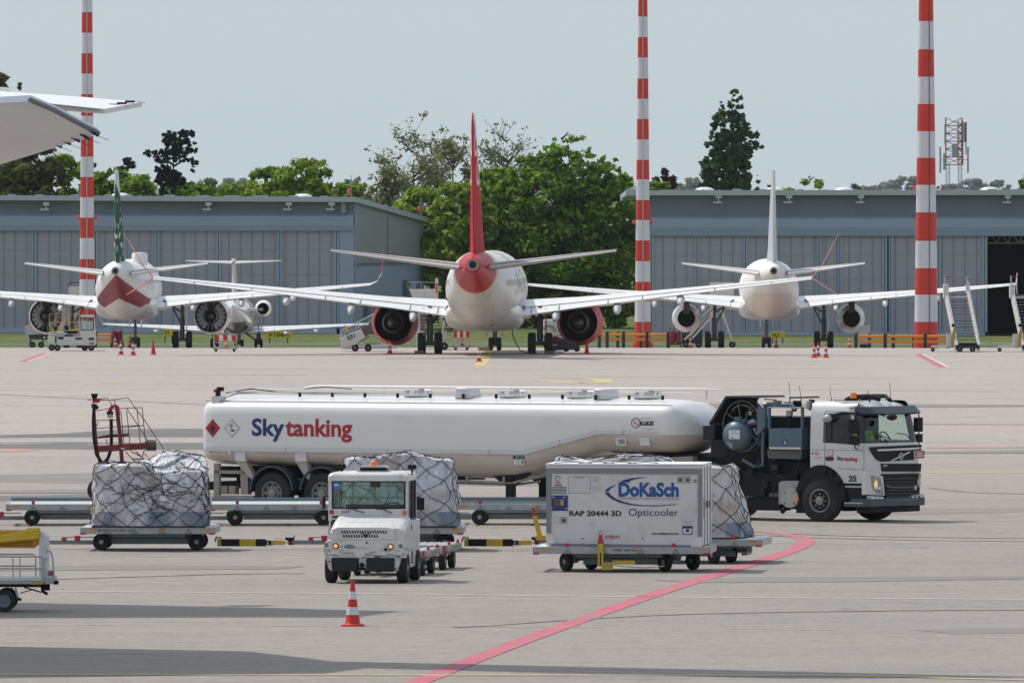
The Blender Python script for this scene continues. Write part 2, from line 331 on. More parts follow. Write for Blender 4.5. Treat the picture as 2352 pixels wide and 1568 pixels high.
# =============================================================== HANGARS
wall_dk=mat('hangar_upper_cladding',(0.170,0.188,0.262),rough=0.6,var=0.06,vscale=1.5,dirt=(0.20,0.22,0.29),dscale=0.4,damt=0.4)
fascia=mat('roof_edge_metal',(0.44,0.475,0.52),rough=0.5,metal=0.0,var=0.08,vscale=1.0)
ledge=mat('hangar_lintel_blue',(0.33,0.385,0.52),rough=0.55,var=0.08,vscale=0.6,stretch=(0.3,1,1))
doorm=mat('hangar_door_sheet',(0.375,0.365,0.43),rough=0.6)
def ribs(m,per,dark,col):
    S=Sh(m,col) if False else Sh(m,(128,128,128)); c=m.node_tree.nodes['Principled BSDF'].inputs['Base Color'].default_value
    S.c=S.n.nodes.new('ShaderNodeRGB').outputs[0]; S.c.default_value=c
    f=S.op('PINGPONG',S.x,per/2); S.paint(S.mul(S.lt(f,per*0.07),dark*0.8),(0.10,0.11,0.13))
    S.paint(S.mul(S.gt(f,per*0.40),0.22),(0.42,0.43,0.46))
    S.paint(S.ramp(S.noise(0.4,(1,1,0.3),4),0.45,0.7,0,0.3),(0.31,0.30,0.36)); S.done()
ribs(doorm,0.95,0.55,None)
postm=mat('door_edge_blue',(0.34,0.42,0.52),rough=0.5)
basem=mat('hangar_base_strip',(0.38,0.46,0.55),rough=0.6,var=0.1,vscale=0.5)
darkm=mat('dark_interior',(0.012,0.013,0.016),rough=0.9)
sidem=mat('hangar_side_grey',(0.30,0.305,0.30),rough=0.65,var=0.05,vscale=0.8); sidelo=mat('hangar_side_blue',(0.33,0.39,0.50),rough=0.6,var=0.07,vscale=0.5)
lampm=mat('lamp_housing_light',(0.55,0.57,0.6),rough=0.5); domem=mat('skylight_acrylic',(0.75,0.77,0.78),rough=0.3)
trussm=mat('roof_truss_steel',(0.45,0.48,0.5),rough=0.5)
def hangar(label,loc,rz,x0,x1,ys,ztop,zback,depth,seps,lamps,domes,side,opening=None,slot=None,eave=(0,0)):
    # ys: heights of upper wall bottom, ledge bottom, ribbed band bottom, door bottom(base top), ground
    h=thing('hangar',label,'hangar',loc,rz)
    zu,zl,zb,zd,z0=ys
    m=MB(); t=0.3
    m.box(x0,x1,0,t,zu,ztop[1]-0.3); m.build('upper_wall',wall_dk,h,smooth=0)
    m=MB(); m.box(x0,x1,-0.35,0,zl+(zu-zl)*0.0,zu-0.05); m.add([(x0,-0.35,zu-0.05),(x1,-0.35,zu-0.05),(x1,-0.01,zu+0.12),(x0,-0.01,zu+0.12)],[(0,1,2,3)]); m.build('lintel',ledge,h,smooth=0)
    m=MB(); m.box(x0,x1,-0.30,0.25,zb,zl)
    k=zb+0.06
    while k<zl-0.03: m.box(x0,x1,-0.345,-0.305,k,k+0.05); k+=0.12
    m.build('track_cover',ledge,h,smooth=0)
    # roof
    m=MB(); ex0,ex1=x0-eave[0],x1+eave[1]
    m.add([(ex0,-1.0,ztop[0]),(ex1,-1.0,ztop[1]),(ex1,depth+1,zback),(ex0,depth+1,zback+ztop[0]-ztop[1]),(ex0,-1.0,ztop[0]-0.42),(ex1,-1.0,ztop[1]-0.42),(ex1,depth+1,zback-0.42),(ex0,depth+1,zback-0.42+ztop[0]-ztop[1])],[(0,1,2,3),(7,6,5,4),(0,4,5,1),(1,5,6,2),(2,6,7,3),(3,7,4,0)])
    r=m.build('roof',fascia,h,smooth=0)
    random.seed(len(label))
    m=MB()
    xx=ex0
    while xx<ex1-2: m.box(xx,xx+random.uniform(0.5,1.2),-0.9,-0.3,ztop[0]+(ztop[1]-ztop[0])*(xx-ex0)/(ex1-ex0)-0.02,ztop[0]+(ztop[1]-ztop[0])*(xx-ex0)/(ex1-ex0)+random.uniform(0.03,0.10)); xx+=random.uniform(1.6,3.4)
    m.build('roof_edge_clip',fascia,r,smooth=0)
    for dx in domes:
        m=MB(); zz=ztop[0]+(ztop[1]-ztop[0])*(dx-ex0)/(ex1-ex0); m.sphere((dx,1.5,zz),0.8,14,8,(1,1,0.32)); m.build('skylight',domem,r)
    # doors
    for a,b in zip(seps[:-1],seps[1:]):
        if slot and abs(a-slot[0])<0.05: continue
        m=MB(); m.box(a+0.02,b-0.02,0.05,0.2,zd,zb); 
        for q in (0.28,0.55,0.8): m.box(a+0.3,b-0.3,0.02,0.05,zd+(zb-zd)*q,zd+(zb-zd)*q+0.06,m=1)
        p=m.build('door_panel',[doorm,mat('door_rail_grey',(0.34,0.36,0.39),rough=0.6)],h,smooth=0)
    for a in seps:
        m=MB(); m.box(a-0.16,a-0.03,-0.12,0.06,zd,zb); m.box(a+0.03,a+0.2,-0.08,0.06,zd,zb); m.box(a-0.03,a+0.03,-0.02,0.1,zd,zb,m=1); m.build('door_edge',[postm,darkm],h,smooth=0)
    xe=seps[-1]
    m=MB(); m.box(x0,xe,-0.06,0.24,z0,zd); m.build('door_base',basem,h,smooth=0)
    if xe<x1-0.1 and not opening:
        m=MB(); m.box(xe+0.25,x1,-0.1,0.3,z0,zb); m.build('corner_pier',ledge,h,smooth=0)
        m=MB(); m.box(x1-1.0,x1-0.6,-0.35,-0.2,zu+0.2,zu+1.3); m.build('junction_box',mat('box_grey',(0.30,0.34,0.38),rough=0.6),h,smooth=0)
    for lx in lamps:
        m=MB(); zz=ztop[1]-0.42; m.box(lx-0.25,lx+0.25,-0.9,-0.5,zz-0.28,zz-0.02); m.cb((lx-0.1,-1.0,zz-0.62),(0.7,0.35,0.12)); m.box(lx-0.04,lx+0.04,-0.95,-0.9,zz-0.6,zz-0.2); m.build('floodlight',lampm,h,smooth=0)
    # side and back walls
    m=MB(); m.add([(x1,0.3,z0),(x1,depth,z0),(x1,depth,3.1),(x1,0.3,3.1)],[(0,1,2,3)],m=1); m.add([(x1,0.3,3.1),(x1,depth,3.1),(x1,depth,zback-0.4),(x1,0.3,ztop[1]-0.4)],[(0,1,2,3)],m=0)
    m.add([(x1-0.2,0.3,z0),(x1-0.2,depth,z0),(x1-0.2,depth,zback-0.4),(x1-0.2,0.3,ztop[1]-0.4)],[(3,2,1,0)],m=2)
    if side:
        m.box(x1,x1+0.12,0.3,depth,3.05,3.2,m=3); m.box(x1,x1+0.06,21,21.2,3.2,7.1,m=3); m.box(x1,x1+0.15,0.3,0.7,z0,8.1,m=1)
        m.box(x1,x1+0.05,12,14.2,z0,-0.4,m=3); m.box(x1,x1+0.4,6,8,-1.2,0.2,m=3); m.box(x1,x1+0.5,31,32,-2.6,1.6,m=3)
    m.build('side_wall',[sidem,sidelo,darkm,mat('side_trim',(0.14,0.165,0.19),rough=0.6)],h,smooth=0)
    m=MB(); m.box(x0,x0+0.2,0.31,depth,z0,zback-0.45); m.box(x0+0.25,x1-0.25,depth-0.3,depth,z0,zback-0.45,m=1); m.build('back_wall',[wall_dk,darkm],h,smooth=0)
    if opening:
        m=MB(); xo=opening; 
        zt=zb+0.5
        for k in range(14):
            a=xo+0.3+k*0.9; m.beam((a,6,zt-1.1),(a+0.45,6,zt-0.3),0.1,0.1); m.beam((a+0.45,6,zt-0.3),(a+0.9,6,zt-1.1),0.1,0.1)
        m.beam((xo,6,zt-1.1),(xo+14,6,zt-1.1),0.12,0.12); m.beam((xo,6,zt-0.3),(xo+14,6,zt-0.3),0.14,0.14); m.beam((xo+3,9,zt-1.0),(xo+12,14,zt+0.1),0.16,0.16)
        m.build('roof_truss',trussm,h,smooth=0)
    return h
# left hangar
fr=Frame(Vector((-13.17,945.7,0)),R(-7))
def zy(y): return fr.on((600,y),1,0).z
sx=[fr.on((x,600),1,0).x for x in (-62,78,219.5,361,502.5,643,773)]
while sx[0]-5.15>-45: sx.insert(0,sx[0]-5.15)
lx=[fr.on((x,600),1,0).x for x in (110,482,667,765)]; dx=[fr.on((x,440),1,0).x for x in (270,690)]
hangar('long grey hangar at left with grey green gable side and closed sliding doors',fr.M.translation,R(-7),-46,0,
 (zy(494.5),zy(517),zy(529.5),zy(753),-2.64),(8.94,8.70),6.95,45,sx,lx,dx,True,eave=(0,0.35))
fr=Frame(Vector((0,930,0)),0)
def zy(y): return fr.on((1800,y),1,0).z
sx=[fr.on((x,600),1,0).x for x in (1496,1601,1712,1771,1881,1929,2032,2046,2156,2262)]
hangar('long dark grey hangar on the right with its last door leaf slid open',fr.M.translation,0,sx[0],62,
 (zy(501),zy(522.5),zy(541),zy(762),-2.64),(9.22,9.28),9.0,45,sx,[fr.on((x,600),1,0).x for x in (1650,1812,1977,2314)],[fr.on((x,430),1,0).x for x in (1619,1779,1940,2275)],False,opening=sx[-1],slot=(sx[6],),eave=(2.1,0))
# =============================================================== LIGHT MASTS
mred=mat('mast_red',(0.56,0.045,0.03),rough=0.5,spec=0.3,var=0.12,vscale=0.6,dirt=(0.42,0.10,0.07),dscale=1.5,damt=0.4,stretch=(1,1,0.25)); mwht=mat('mast_white',(0.62,0.63,0.66),rough=0.5,spec=0.3,var=0.05,vscale=1,dirt=(0.46,0.46,0.46),dscale=1.5,damt=0.5,stretch=(1,1,0.2))
def mast(label,xd,D,bounds,firstred,wtop,wbot,ybase,duct,base_w,lampy):
    s=F/D; g=gz(D); t=thing('light_mast',label,'light mast',(GX(xd,D).x,D,g),0,'red and white striped light masts')
    zs=[H-(y-HY)/s-g for y in bounds]; zs.append(0)
    ztop=zs[0]
    while len(zs)<60 and zs[0]<27: zs.insert(0,zs[0]+(zs[0]-zs[1])); firstred=not firstred
    def rad(z): 
        z0=H-(700-HY)/s-g; z1=H-(0-HY)/s-g
        return (wbot+(wtop-wbot)*(z-z0)/(z1-z0))/s/2
    m=MB(); n=24
    for i in range(len(zs)-1):
        a,b=zs[i+1],zs[i]; red=(i%2==0)==firstred
        ra=rad(a) if i<len(zs)-2 else base_w/s/2
        m.lathe([(ra if i<len(zs)-2 else rad(a)*1.0,a),(rad(b),b)],(0,0,0),(0,0,1),n,m=0 if red else 1)
    p=m.build('pole',[mred,mwht],t,smooth=50)
    m=MB(); m.cyl((0,0,0.0),(0,0,0.35),base_w/s/2,n=24); m.build('foot',mred,t,smooth=50)
    m=MB()
    if duct:
        off=duct[1]/s; 
        for a,b in zip(zs[1:],zs[:-1]): 
            if b>1.0:
                a=max(a,0.9); yo=lambda z:-math.sqrt(max(rad(z)**2-off**2,0))-0.015
                m.beam((off,yo(a),a),(off,yo(b),b),duct[0]/s,0.05)
        m.build('cable_duct',mat(duct[2],duct[3],rough=0.5),p,smooth=0)
    lz=H-(lampy-HY)/s-g
    for sx in (-1,1):
        m=MB(); m.beam((sx*rad(lz)*0.9,-0.05,lz-0.1),(sx*(rad(lz)+0.16),-0.1,lz-0.1),0.05,0.05,m=1); m.sphere((sx*(rad(lz)+0.16),-0.12,lz),0.12,10,6,m=0)
        m.build('warning_lamp',[mat('lamp_glass_red',(0.75,0.03,0.03),rough=0.25),mat('box_grey',(0.3,0.3,0.3))],p)
    m=MB(); m.cyl((0,0,26.8),(0,0,27.6),0.9,0.9,24); 
    for k in range(8):
        a=k*math.pi/4; m.cb((0,0,0),(0.5,0.25,0.4),T=Matrix.Rotation(a,4,'Z')@Matrix.Translation((0,1.1,27)))
    m.build('lamp_ring',lampm,t)
    return t
lightduct=(4.2,0,'duct_light_grey',(0.5,0.5,0.52)); 
mast('slim red and white striped light mast at far left behind the green tailed jet',200,838,[168.8-140.6,168.8-93.6,168.8-46.8,168.8,215.9,265.5,313,359.3,405.8,452.5,499,545.8,594.2,640.7,688,736],True,24,35,795,lightduct,44,499)
mast('slim red and white striped light mast in the middle beside the big green trees',1476.5,838,[38,85,132,180,226.5,273,320,366.4,411.5,458.6,504.6,551.3,599,646,691,738],False,21,36,800,lightduct,48,510)
mast('thick red and white striped light mast at right inside the orange barriers',2127,765,[48.5,113,176,238.5,301,361.8,424,487,552.4,615,675.7,738],False,33,52,800,(2.0,7,'duct_dark_grey',(0.06,0.06,0.07)),58,430)
# =============================================================== TREES
def leafmat(name,a,b,tr=0.35):
    m=bpy.data.materials.new(name); m.use_nodes=True; n=m.node_tree; n.nodes.clear()
    out=n.nodes.new('ShaderNodeOutputMaterial'); g=n.nodes.new('ShaderNodeNewGeometry'); r=n.nodes.new('ShaderNodeMix'); r.data_type='RGBA'
    r.inputs[6].default_value=(*a,1); r.inputs[7].default_value=(*b,1); n.links.new(g.outputs['Random Per Island'],r.inputs[0])
    d=n.nodes.new('ShaderNodeBsdfDiffuse'); t=n.nodes.new('ShaderNodeBsdfTranslucent'); mx=n.nodes.new('ShaderNodeMixShader'); mx.inputs[0].default_value=tr
    for q in (d,t): n.links.new(r.outputs[2],q.inputs[0])
    n.links.new(d.outputs[0],mx.inputs[1]); n.links.new(t.outputs[0],mx.inputs[2]); n.links.new(mx.outputs[0],out.inputs[0]); return m
L_big=leafmat('leaf_maple_green',(0.05,0.115,0.02),(0.30,0.44,0.06)); L_yel=leafmat('leaf_spring_green',(0.10,0.17,0.028),(0.37,0.48,0.075))
L_pine=leafmat('needle_dark',(0.022,0.036,0.032),(0.055,0.075,0.055),0.1); L_pop=leafmat('leaf_poplar_dark',(0.032,0.07,0.036),(0.16,0.24,0.09),0.2)
L_olive=leafmat('leaf_olive',(0.05,0.065,0.022),(0.18,0.19,0.065),0.3); L_sparse=leafmat('leaf_bud_green',(0.17,0.19,0.09),(0.32,0.34,0.17),0.3)
L_purple=leafmat('leaf_purple',(0.05,0.02,0.025),(0.12,0.06,0.06),0.25); L_far=leafmat('leaf_haze_pale',(0.15,0.19,0.13),(0.26,0.31,0.19),0.2); L_farg=leafmat('leaf_haze_grey',(0.22,0.235,0.21),(0.33,0.345,0.31),0.2)  # far leaves made pale: distance haze is put into their colour
bark=mat('bark',(0.075,0.065,0.055),rough=0.95,var=0.3,vscale=4)
def tree(kind,label,xd,ytop,wd,D,leaf,shape,seed,n,leafsize=0.3,zg=-2.64,trunk_h=0.2,limbs=9,clump=None,name='tree',cat='tree',lean=0,blobs=None):
    rnd=random.Random(seed); s=F/D; X=(xd-CX)/s; h=H-(ytop-HY)/s-zg; r=wd/s/2*1.08; n=int(n*1.5)
    t=thing(name,label,cat,(X,D,zg),0,None)
    def env(v): # half-width fraction at height fraction v in [0,1] of crown
        if shape=='round': return math.sqrt(max(0,1-(2*max(v,0.02)-1)**2))**0.8
        if shape=='poplar': return (1.05-0.72*v)*(1 if v>0.08 else 0.3+v/0.12) if v<0.93 else max(0.08,(1-v)*5)
        if shape=='dome': return math.sqrt(max(0,1-v**2.2))
        if shape=='bush': return math.sqrt(max(0,1-v*v))
        return math.sqrt(max(0,1-(2*v-1)**2))
    zc0=h*trunk_h; zc1=h
    # trunk and limbs
    tips=[]; m=MB(); tr=max(0.12,h*0.018)
    m.tube([(0,0,-0.2),(0.05*h*lean*0.3,0,h*0.3),(0.05*h*lean,0.02*h,h*0.62),(0.06*h*lean,0,h*0.9)],[tr,tr*0.75,tr*0.4,tr*0.12],7)
    clumps=[]
    for k in range(limbs):
        v=rnd.random()**0.8; z=zc0+(zc1-zc0)*v; a=rnd.uniform(0,2*math.pi); rr=r*env(v)*rnd.uniform(0.55,0.9)
        zb=max(h*0.12,z-rr*rnd.uniform(0.5,1.0)); e=Vector((rr*math.cos(a)+0.05*h*lean*v,rr*math.sin(a),z)); b0=Vector((0.03*h*lean*zb/h,0,zb))
        mid=(b0+e)/2+Vector((0,0,-0.08*rr)); m.tube([b0,mid,e],[tr*0.4,tr*0.25,tr*0.08],5)
        tips.append((e,v))
        if shape in('sparse',):
            for q in range(9):
                e2=e+Vector((rnd.gauss(0,1),rnd.gauss(0,1),rnd.gauss(0.5,0.8)))*r*0.2; m.tube([mid+(e-mid)*rnd.random(),e2],[tr*0.12,tr*0.03],3); tips.append((e2,v))
    m.build('trunk',bark,t)
    nc=int((clump or 40)*1.7)
    pts=[]
    if blobs:
        tot=sum(b[2]*b[3] for b in blobs)
        for bx,by,bw,bh in blobs:
            kk=max(6,int(nc*1.8*bw*bh/tot))
            for k in range(kk):
                a=rnd.uniform(0,2*math.pi); q=math.sqrt(rnd.random()); ex=(bx-xd+bw*q*math.cos(a))/s; ez=H-(by+bh*q*math.sin(a)-HY)/s-zg; dd=rnd.uniform(-1,1)*bw/s*math.sqrt(max(0,1-q*q))*1.0
                pts.append((Vector((ex,dd,max(0.4,ez))),min(bw,bh)/s*rnd.uniform(0.13,0.36),0.8))
    elif shape=='pads':
        for k in range(nc):
            e,v=tips[k%len(tips)]; pts.append((e+Vector((rnd.gauss(0,0.10),rnd.gauss(0,0.1),rnd.gauss(0,0.03)))*r*1.2,r*rnd.uniform(0.13,0.26),0.45))
    elif shape=='sparse':
        for e,v in tips: pts.append((e,r*rnd.uniform(0.08,0.2),0.9))
    else:
        for k in range(nc):
            v=rnd.random(); a=rnd.uniform(0,2*math.pi); rr=r*env(v)*math.sqrt(rnd.random())*rnd.choice((0.8,0.92,1.0)); cr=r*rnd.uniform(0.09,0.24)
            z=zc0+(zc1-zc0)*v; z=min(z,zc1-cr*0.7); pts.append((Vector((rr*math.cos(a)+0.05*h*lean*v,rr*math.sin(a),z)),cr,0.8))
    vs=[];fs=[]; wsum=sum(p[1]**2 for p in pts)
    for c,cr,fl in pts:
        for k in range(max(3,int(n*cr*cr/wsum))):
            d=Vector((rnd.gauss(0,1),rnd.gauss(0,1),rnd.gauss(0,1))).normalized(); q=c+Vector((d.x,d.y,d.z*fl))*cr*(rnd.random()**0.45)
            if q.z<0.1: continue
            u=Vector((rnd.gauss(0,1),rnd.gauss(0,1),rnd.gauss(0,0.6))).normalized(); ww=u.cross(d+Vector((0.01,0,0.3))); 
            if ww.length<1e-3: continue
            ww.normalize(); L=leafsize*rnd.uniform(0.6,1.4); k0=len(vs)
            vs+=[q-u*L,q+ww*L*0.55+u*L*0.1,q+u*L,q-ww*L*0.55]; fs.append((k0,k0+1,k0+2,k0+3))
    me=bpy.data.meshes.new('crown'); me.from_pydata(vs,[],fs); me.materials.append(leaf); o=bpy.data.objects.new('crown',me); scene.collection.objects.link(o); o.parent=t
    return t
T=tree
T('b','largest deciduous tree with dense dark green foliage standing between the two hangars',1290,300,330,990,L_big,'round',1,21000,0.30,trunk_h=0.05,limbs=26,clump=260,blobs=[(1292,322,26,22),(1330,338,40,30),(1262,362,52,34),(1372,385,50,40),(1206,395,48,36),(1300,400,90,60),(1402,430,44,50),(1160,430,36,44),(1250,480,110,90),(1380,500,80,90),(1180,540,60,110),(1300,600,130,120),(1400,640,50,110),(1200,680,70,75),(1320,710,110,50)])
T('b','dark green deciduous tree against the left end of the right hangar',1420,395,130,996,L_big,'round',2,5000,0.33,trunk_h=0.02,limbs=14,clump=80)
T('b','dark green bushy tree just left of the red tail fin between the hangars',1062,420,190,990,L_yel,'round',3,7000,0.32,trunk_h=0.03,limbs=16,clump=110)
T('b','green deciduous tree right behind the red tail fin of the central jet',1140,385,170,1000,L_big,'round',4,6500,0.33,trunk_h=0.03,limbs=16,clump=100)
T('b','bright green bushy tree peeking over the sloping roof end of the left hangar',968,430,180,1015,L_yel,'round',5,5000,0.32,trunk_h=0.03,limbs=14,clump=80)
T('b','tall sparse spring tree with thin leaves above the left hangar roof end',950,325,200,1060,L_sparse,'sparse',6,2600,0.2,trunk_h=0.35,limbs=34)
T('b','sparse budding tree directly left of the red tail fin',1040,325,140,1065,L_sparse,'sparse',7,2200,0.2,trunk_h=0.35,limbs=30)
T('b','nearly bare tree rising between the red fin and the dense green tree',1165,300,160,1070,L_sparse,'sparse',8,900,0.18,trunk_h=0.35,limbs=34)
T('b','thin leaved small tree at the left edge of the sparse trees over the hangar',865,400,150,1040,L_sparse,'sparse',9,2600,0.25,trunk_h=0.3,limbs=26)
T('b','rounded bright green tree above the middle of the left hangar roof',705,362,185,1030,L_yel,'round',10,5000,0.3,trunk_h=0.15,limbs=14,clump=90)
T('b','green tree with a flat crown left of the rounded tree above the hangar',620,385,150,1035,L_big,'round',11,2800,0.3,trunk_h=0.15,limbs=10,clump=50)
T('b','low green tree line plant above the hangar roof between pine and rounded tree',560,418,260,1030,L_yel,'round',12,3200,0.3,trunk_h=0.2,limbs=10,clump=60)
T('b','pale low tree right of the dark pine above the hangar roof',478,408,140,1110,L_far,'round',13,1600,0.35,trunk_h=0.2,limbs=8,clump=30)
T('p','dark pine with wide layered branches above the left hangar roof',398,297,130,1030,L_pine,'pads',14,9000,0.19,trunk_h=0.62,limbs=14,clump=110,name='pine_tree',cat='pine',lean=0.0,blobs=[(388,308,16,9),(428,306,17,9),(400,324,26,10),(434,326,14,8),(340,349,15,4),(362,353,24,7),(404,346,34,10),(440,344,12,6),(380,366,26,8),(420,364,24,7),(446,374,9,6),(442,388,4,8),(375,388,18,9),(392,410,34,16)])
T('p','dense dark lower pine right under the wide layered pine',388,398,84,1034,L_pine,'round',15,2200,0.25,trunk_h=0.4,limbs=8,clump=40,name='pine_tree',cat='pine')
T('b','yellow green bush tree beside the green tipped fin',330,400,150,1020,L_yel,'round',16,2600,0.3,trunk_h=0.2,limbs=8,clump=46)
T('p','small dark pine behind the tip of the green fin',288,362,60,1045,L_pine,'pads',17,1300,0.22,trunk_h=0.65,limbs=10,clump=22,name='pine_tree',cat='pine')
T('p','thin dark pine half hidden behind the left striped mast',208,335,60,1045,L_pine,'pads',18,1200,0.22,trunk_h=0.6,limbs=12,clump=26,name='pine_tree',cat='pine')
T('b','dense green tree immediately right of the left striped mast',255,385,150,1025,L_big,'round',19,3200,0.3,trunk_h=0.15,limbs=10,clump=54)
T('b','yellowish green tree immediately left of the left striped mast',150,355,170,1022,L_yel,'round',20,3600,0.3,trunk_h=0.15,limbs=10,clump=60)
T('b','large olive green tree under the white tail surfaces at far left',62,300,190,1020,L_olive,'round',21,6500,0.3,trunk_h=0.1,limbs=16,clump=95)
T('b','tall olive tree at the left picture edge showing above the white tail surface',5,168,110,1030,L_olive,'round',22,4200,0.28,trunk_h=0.4,limbs=22,clump=60)
T('b','small treetop just right of the tall olive tree above the white tail surface',45,185,34,1032,L_olive,'poplar',23,700,0.24,trunk_h=0.5,limbs=8,clump=18)
T('b','tall dark poplar standing alone above the right hangar roof',1680,197,165,1040,L_pop,'poplar',24,15000,0.21,trunk_h=0.12,limbs=26,clump=150,name='poplar_tree',cat='poplar',lean=0.0,blobs=[(1690,218,12,20),(1687,250,17,26),(1655,252,10,18),(1662,290,24,34),(1694,292,22,34),(1722,290,9,14),(1724,322,20,24),(1742,336,10,9),(1640,330,18,28),(1672,345,34,36),(1704,350,24,30),(1622,378,18,18),(1655,395,38,34),(1696,400,28,36),(1640,425,34,16),(1690,440,34,40)])
T('b','purple leaved tree just right of the middle striped mast',1522,388,90,1030,L_purple,'round',25,2000,0.26,trunk_h=0.45,limbs=14,clump=34)
T('b','yellow green bush below the purple leaved tree',1505,415,130,1026,L_yel,'round',26,1800,0.28,trunk_h=0.2,limbs=8,clump=30)
T('b','green bush tree peeking over the roof right of the white fin',1858,402,120,1050,L_yel,'round',27,1500,0.28,trunk_h=0.3,limbs=12,clump=26)
T('b','low green shrub peeking over the roof just right of the white fin',1815,422,120,1050,L_yel,'round',28,900,0.28,trunk_h=0.3,limbs=8,clump=18)
T('b','broad green treetop low over the left hangar between mast and green fin',225,412,190,1028,L_big,'round',61,4200,0.28,trunk_h=0.15,limbs=10,clump=70)
T('b','wide mid green treetop low over the roof under the dark pine',440,419,230,1033,L_big,'round',62,4200,0.28,trunk_h=0.15,limbs=10,clump=70)
T('b','wide yellow green treetop low over the roof left of the rounded tree',620,414,240,1036,L_yel,'round',63,4600,0.28,trunk_h=0.15,limbs=10,clump=70)
T('b','low green treetop over the right end of the left hangar roof',800,422,160,1037,L_yel,'round',64,3400,0.28,trunk_h=0.15,limbs=10,clump=50)
T('b','dark olive treetop low over the far left hangar roof',70,395,200,1029,L_olive,'round',65,4600,0.28,trunk_h=0.15,limbs=10,clump=70)
T('b','tiny dark conifer on the far skyline right of the poplar',1740,402,22,1500,L_pop,'poplar',29,500,0.35,trunk_h=0.5,limbs=4,clump=14,name='conifer_tree',cat='conifer')
T('b','smallest dark conifer tip left of the white fin',1768,424,12,1500,L_pop,'poplar',30,300,0.35,trunk_h=0.5,limbs=4,clump=10,name='conifer_tree',cat='conifer')
T('b','green tree crown at the right picture edge above the hangar roof',2358,405,60,1080,L_big,'round',31,1400,0.3,trunk_h=0.5,limbs=6,clump=26)
T('b','small green shrub top left of the thick mast above the roof',1963,426,45,1100,L_far,'round',32,600,0.35,trunk_h=0.5,limbs=6,clump=14)
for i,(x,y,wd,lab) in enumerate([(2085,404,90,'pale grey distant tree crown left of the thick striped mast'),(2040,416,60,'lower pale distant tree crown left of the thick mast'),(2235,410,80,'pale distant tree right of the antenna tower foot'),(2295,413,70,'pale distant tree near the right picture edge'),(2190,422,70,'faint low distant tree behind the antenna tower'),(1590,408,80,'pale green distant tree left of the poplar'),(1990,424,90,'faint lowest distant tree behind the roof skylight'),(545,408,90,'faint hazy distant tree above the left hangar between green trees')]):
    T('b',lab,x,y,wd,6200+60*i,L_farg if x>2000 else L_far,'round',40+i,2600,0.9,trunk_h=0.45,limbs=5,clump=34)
structure_tree=None
# far-off wooded skyline that reads as one mass
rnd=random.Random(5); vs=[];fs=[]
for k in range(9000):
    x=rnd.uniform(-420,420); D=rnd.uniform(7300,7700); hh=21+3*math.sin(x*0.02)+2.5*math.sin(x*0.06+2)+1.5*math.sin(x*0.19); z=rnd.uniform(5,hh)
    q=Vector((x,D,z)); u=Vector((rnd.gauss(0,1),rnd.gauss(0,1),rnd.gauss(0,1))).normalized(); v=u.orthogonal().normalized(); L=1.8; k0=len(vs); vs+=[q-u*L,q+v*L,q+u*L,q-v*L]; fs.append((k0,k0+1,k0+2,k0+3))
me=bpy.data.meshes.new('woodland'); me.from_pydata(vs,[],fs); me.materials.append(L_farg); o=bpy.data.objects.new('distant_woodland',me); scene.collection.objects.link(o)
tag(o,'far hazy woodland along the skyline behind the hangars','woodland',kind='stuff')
# antenna tower
t=thing('antenna_tower','slender lattice antenna tower with red and white top above the right hangar','tower',(GX(2191,1400).x,1400,-2.64),0)
s=F/1400; zt=H-(270-HY)/s+2.64; m=MB()
def lat(mb,x0,x1,z0,z1,n,r,m_):
    for x in (x0,x1): 
        for y in (-0.4,0.4): mb.beam((x,y,z0),(x,y,z1),r,r,m_)
    for k in range(n):
        a=z0+(z1-z0)*k/n; b=z0+(z1-z0)*(k+1)/n; mb.beam((x0,-0.4,a),(x1,-0.4,b),r*0.6,r*0.6,m_); mb.beam((x1,-0.4,a),(x0,-0.4,b),r*0.6,r*0.6,m_); mb.beam((x0,-0.4,a),(x1,-0.4,a),r*0.8,r*0.8,m_)
zm=H-(378-HY)/s+2.64; gy=mat('tower_grey',(0.38,0.40,0.43),rough=0.6)
for x in (-0.75,0.75): lat(m,x-0.22,x+0.22,0,zm,34,0.06,0)
m.build('lattice_legs',gy,t,smooth=0); m=MB(); lat(m,-1.0,1.0,zm,zt,6,0.14,0); lat(m,0.5,1.1,zm,zt-0.4,8,0.1,0); m.build('lattice_top',mat('tower_red',(0.42,0.14,0.14),rough=0.6),t,smooth=0)
for (x,z0,z1,wd) in ((-1.7,zm-1,zm+2.2,0.22),(1.7,zm-1,zm+2.2,0.22),(-1.2,zm-0.6,zm+1.4,0.3),(1.3,zt-3,zt-0.6,0.5),(-1.1,zt-3.2,zt-0.8,0.22),(0.1,zm+1,zm+2.6,0.7),(1.45,zt-4.5,zt-0.5,0.15)):
    m=MB(); m.box(x-wd/2,x+wd/2,-0.8,-0.55,z0,z1); m.beam((x,-0.55,(z0+z1)/2),(x*0.4,0,(z0+z1)/2),0.07,0.07); m.build('antenna_panel',gy,t,smooth=0)
# thin poles with red lamps over the left hangar
for (x,y0,y1,lab,lamp) in ((806,400,446,'thin pole with red warning lamp on the left hangar roof',437),(966,455,487,'bent pole with red warning lamp at the low end of the left hangar roof',477)):
    D=952 if x<900 else 985; s=F/D; zb=H-(y1-HY)/s; za=H-(y0-HY)/s; p=thing('warning_light',lab,'warning light',((x-CX)/s,D,zb-0.3),0,'red warning lamps on the left hangar roof')
    m=MB(); m.cyl((0,0,0),(0,0,za-zb+0.3),0.03,n=6); m.beam((0,0,1),(-0.35,0,1.15),0.04,0.04); m.build('pole',gy,p); m=MB(); zl=H-(lamp-HY)/s-zb+0.3; m.sphere((-0.12,-0.05,zl),0.17,10,7); m.cyl((-0.12,-0.05,zl-0.35),(-0.12,-0.05,zl-0.12),0.08,n=8); m.build('lamp',MATS['lamp_glass_red'],p)
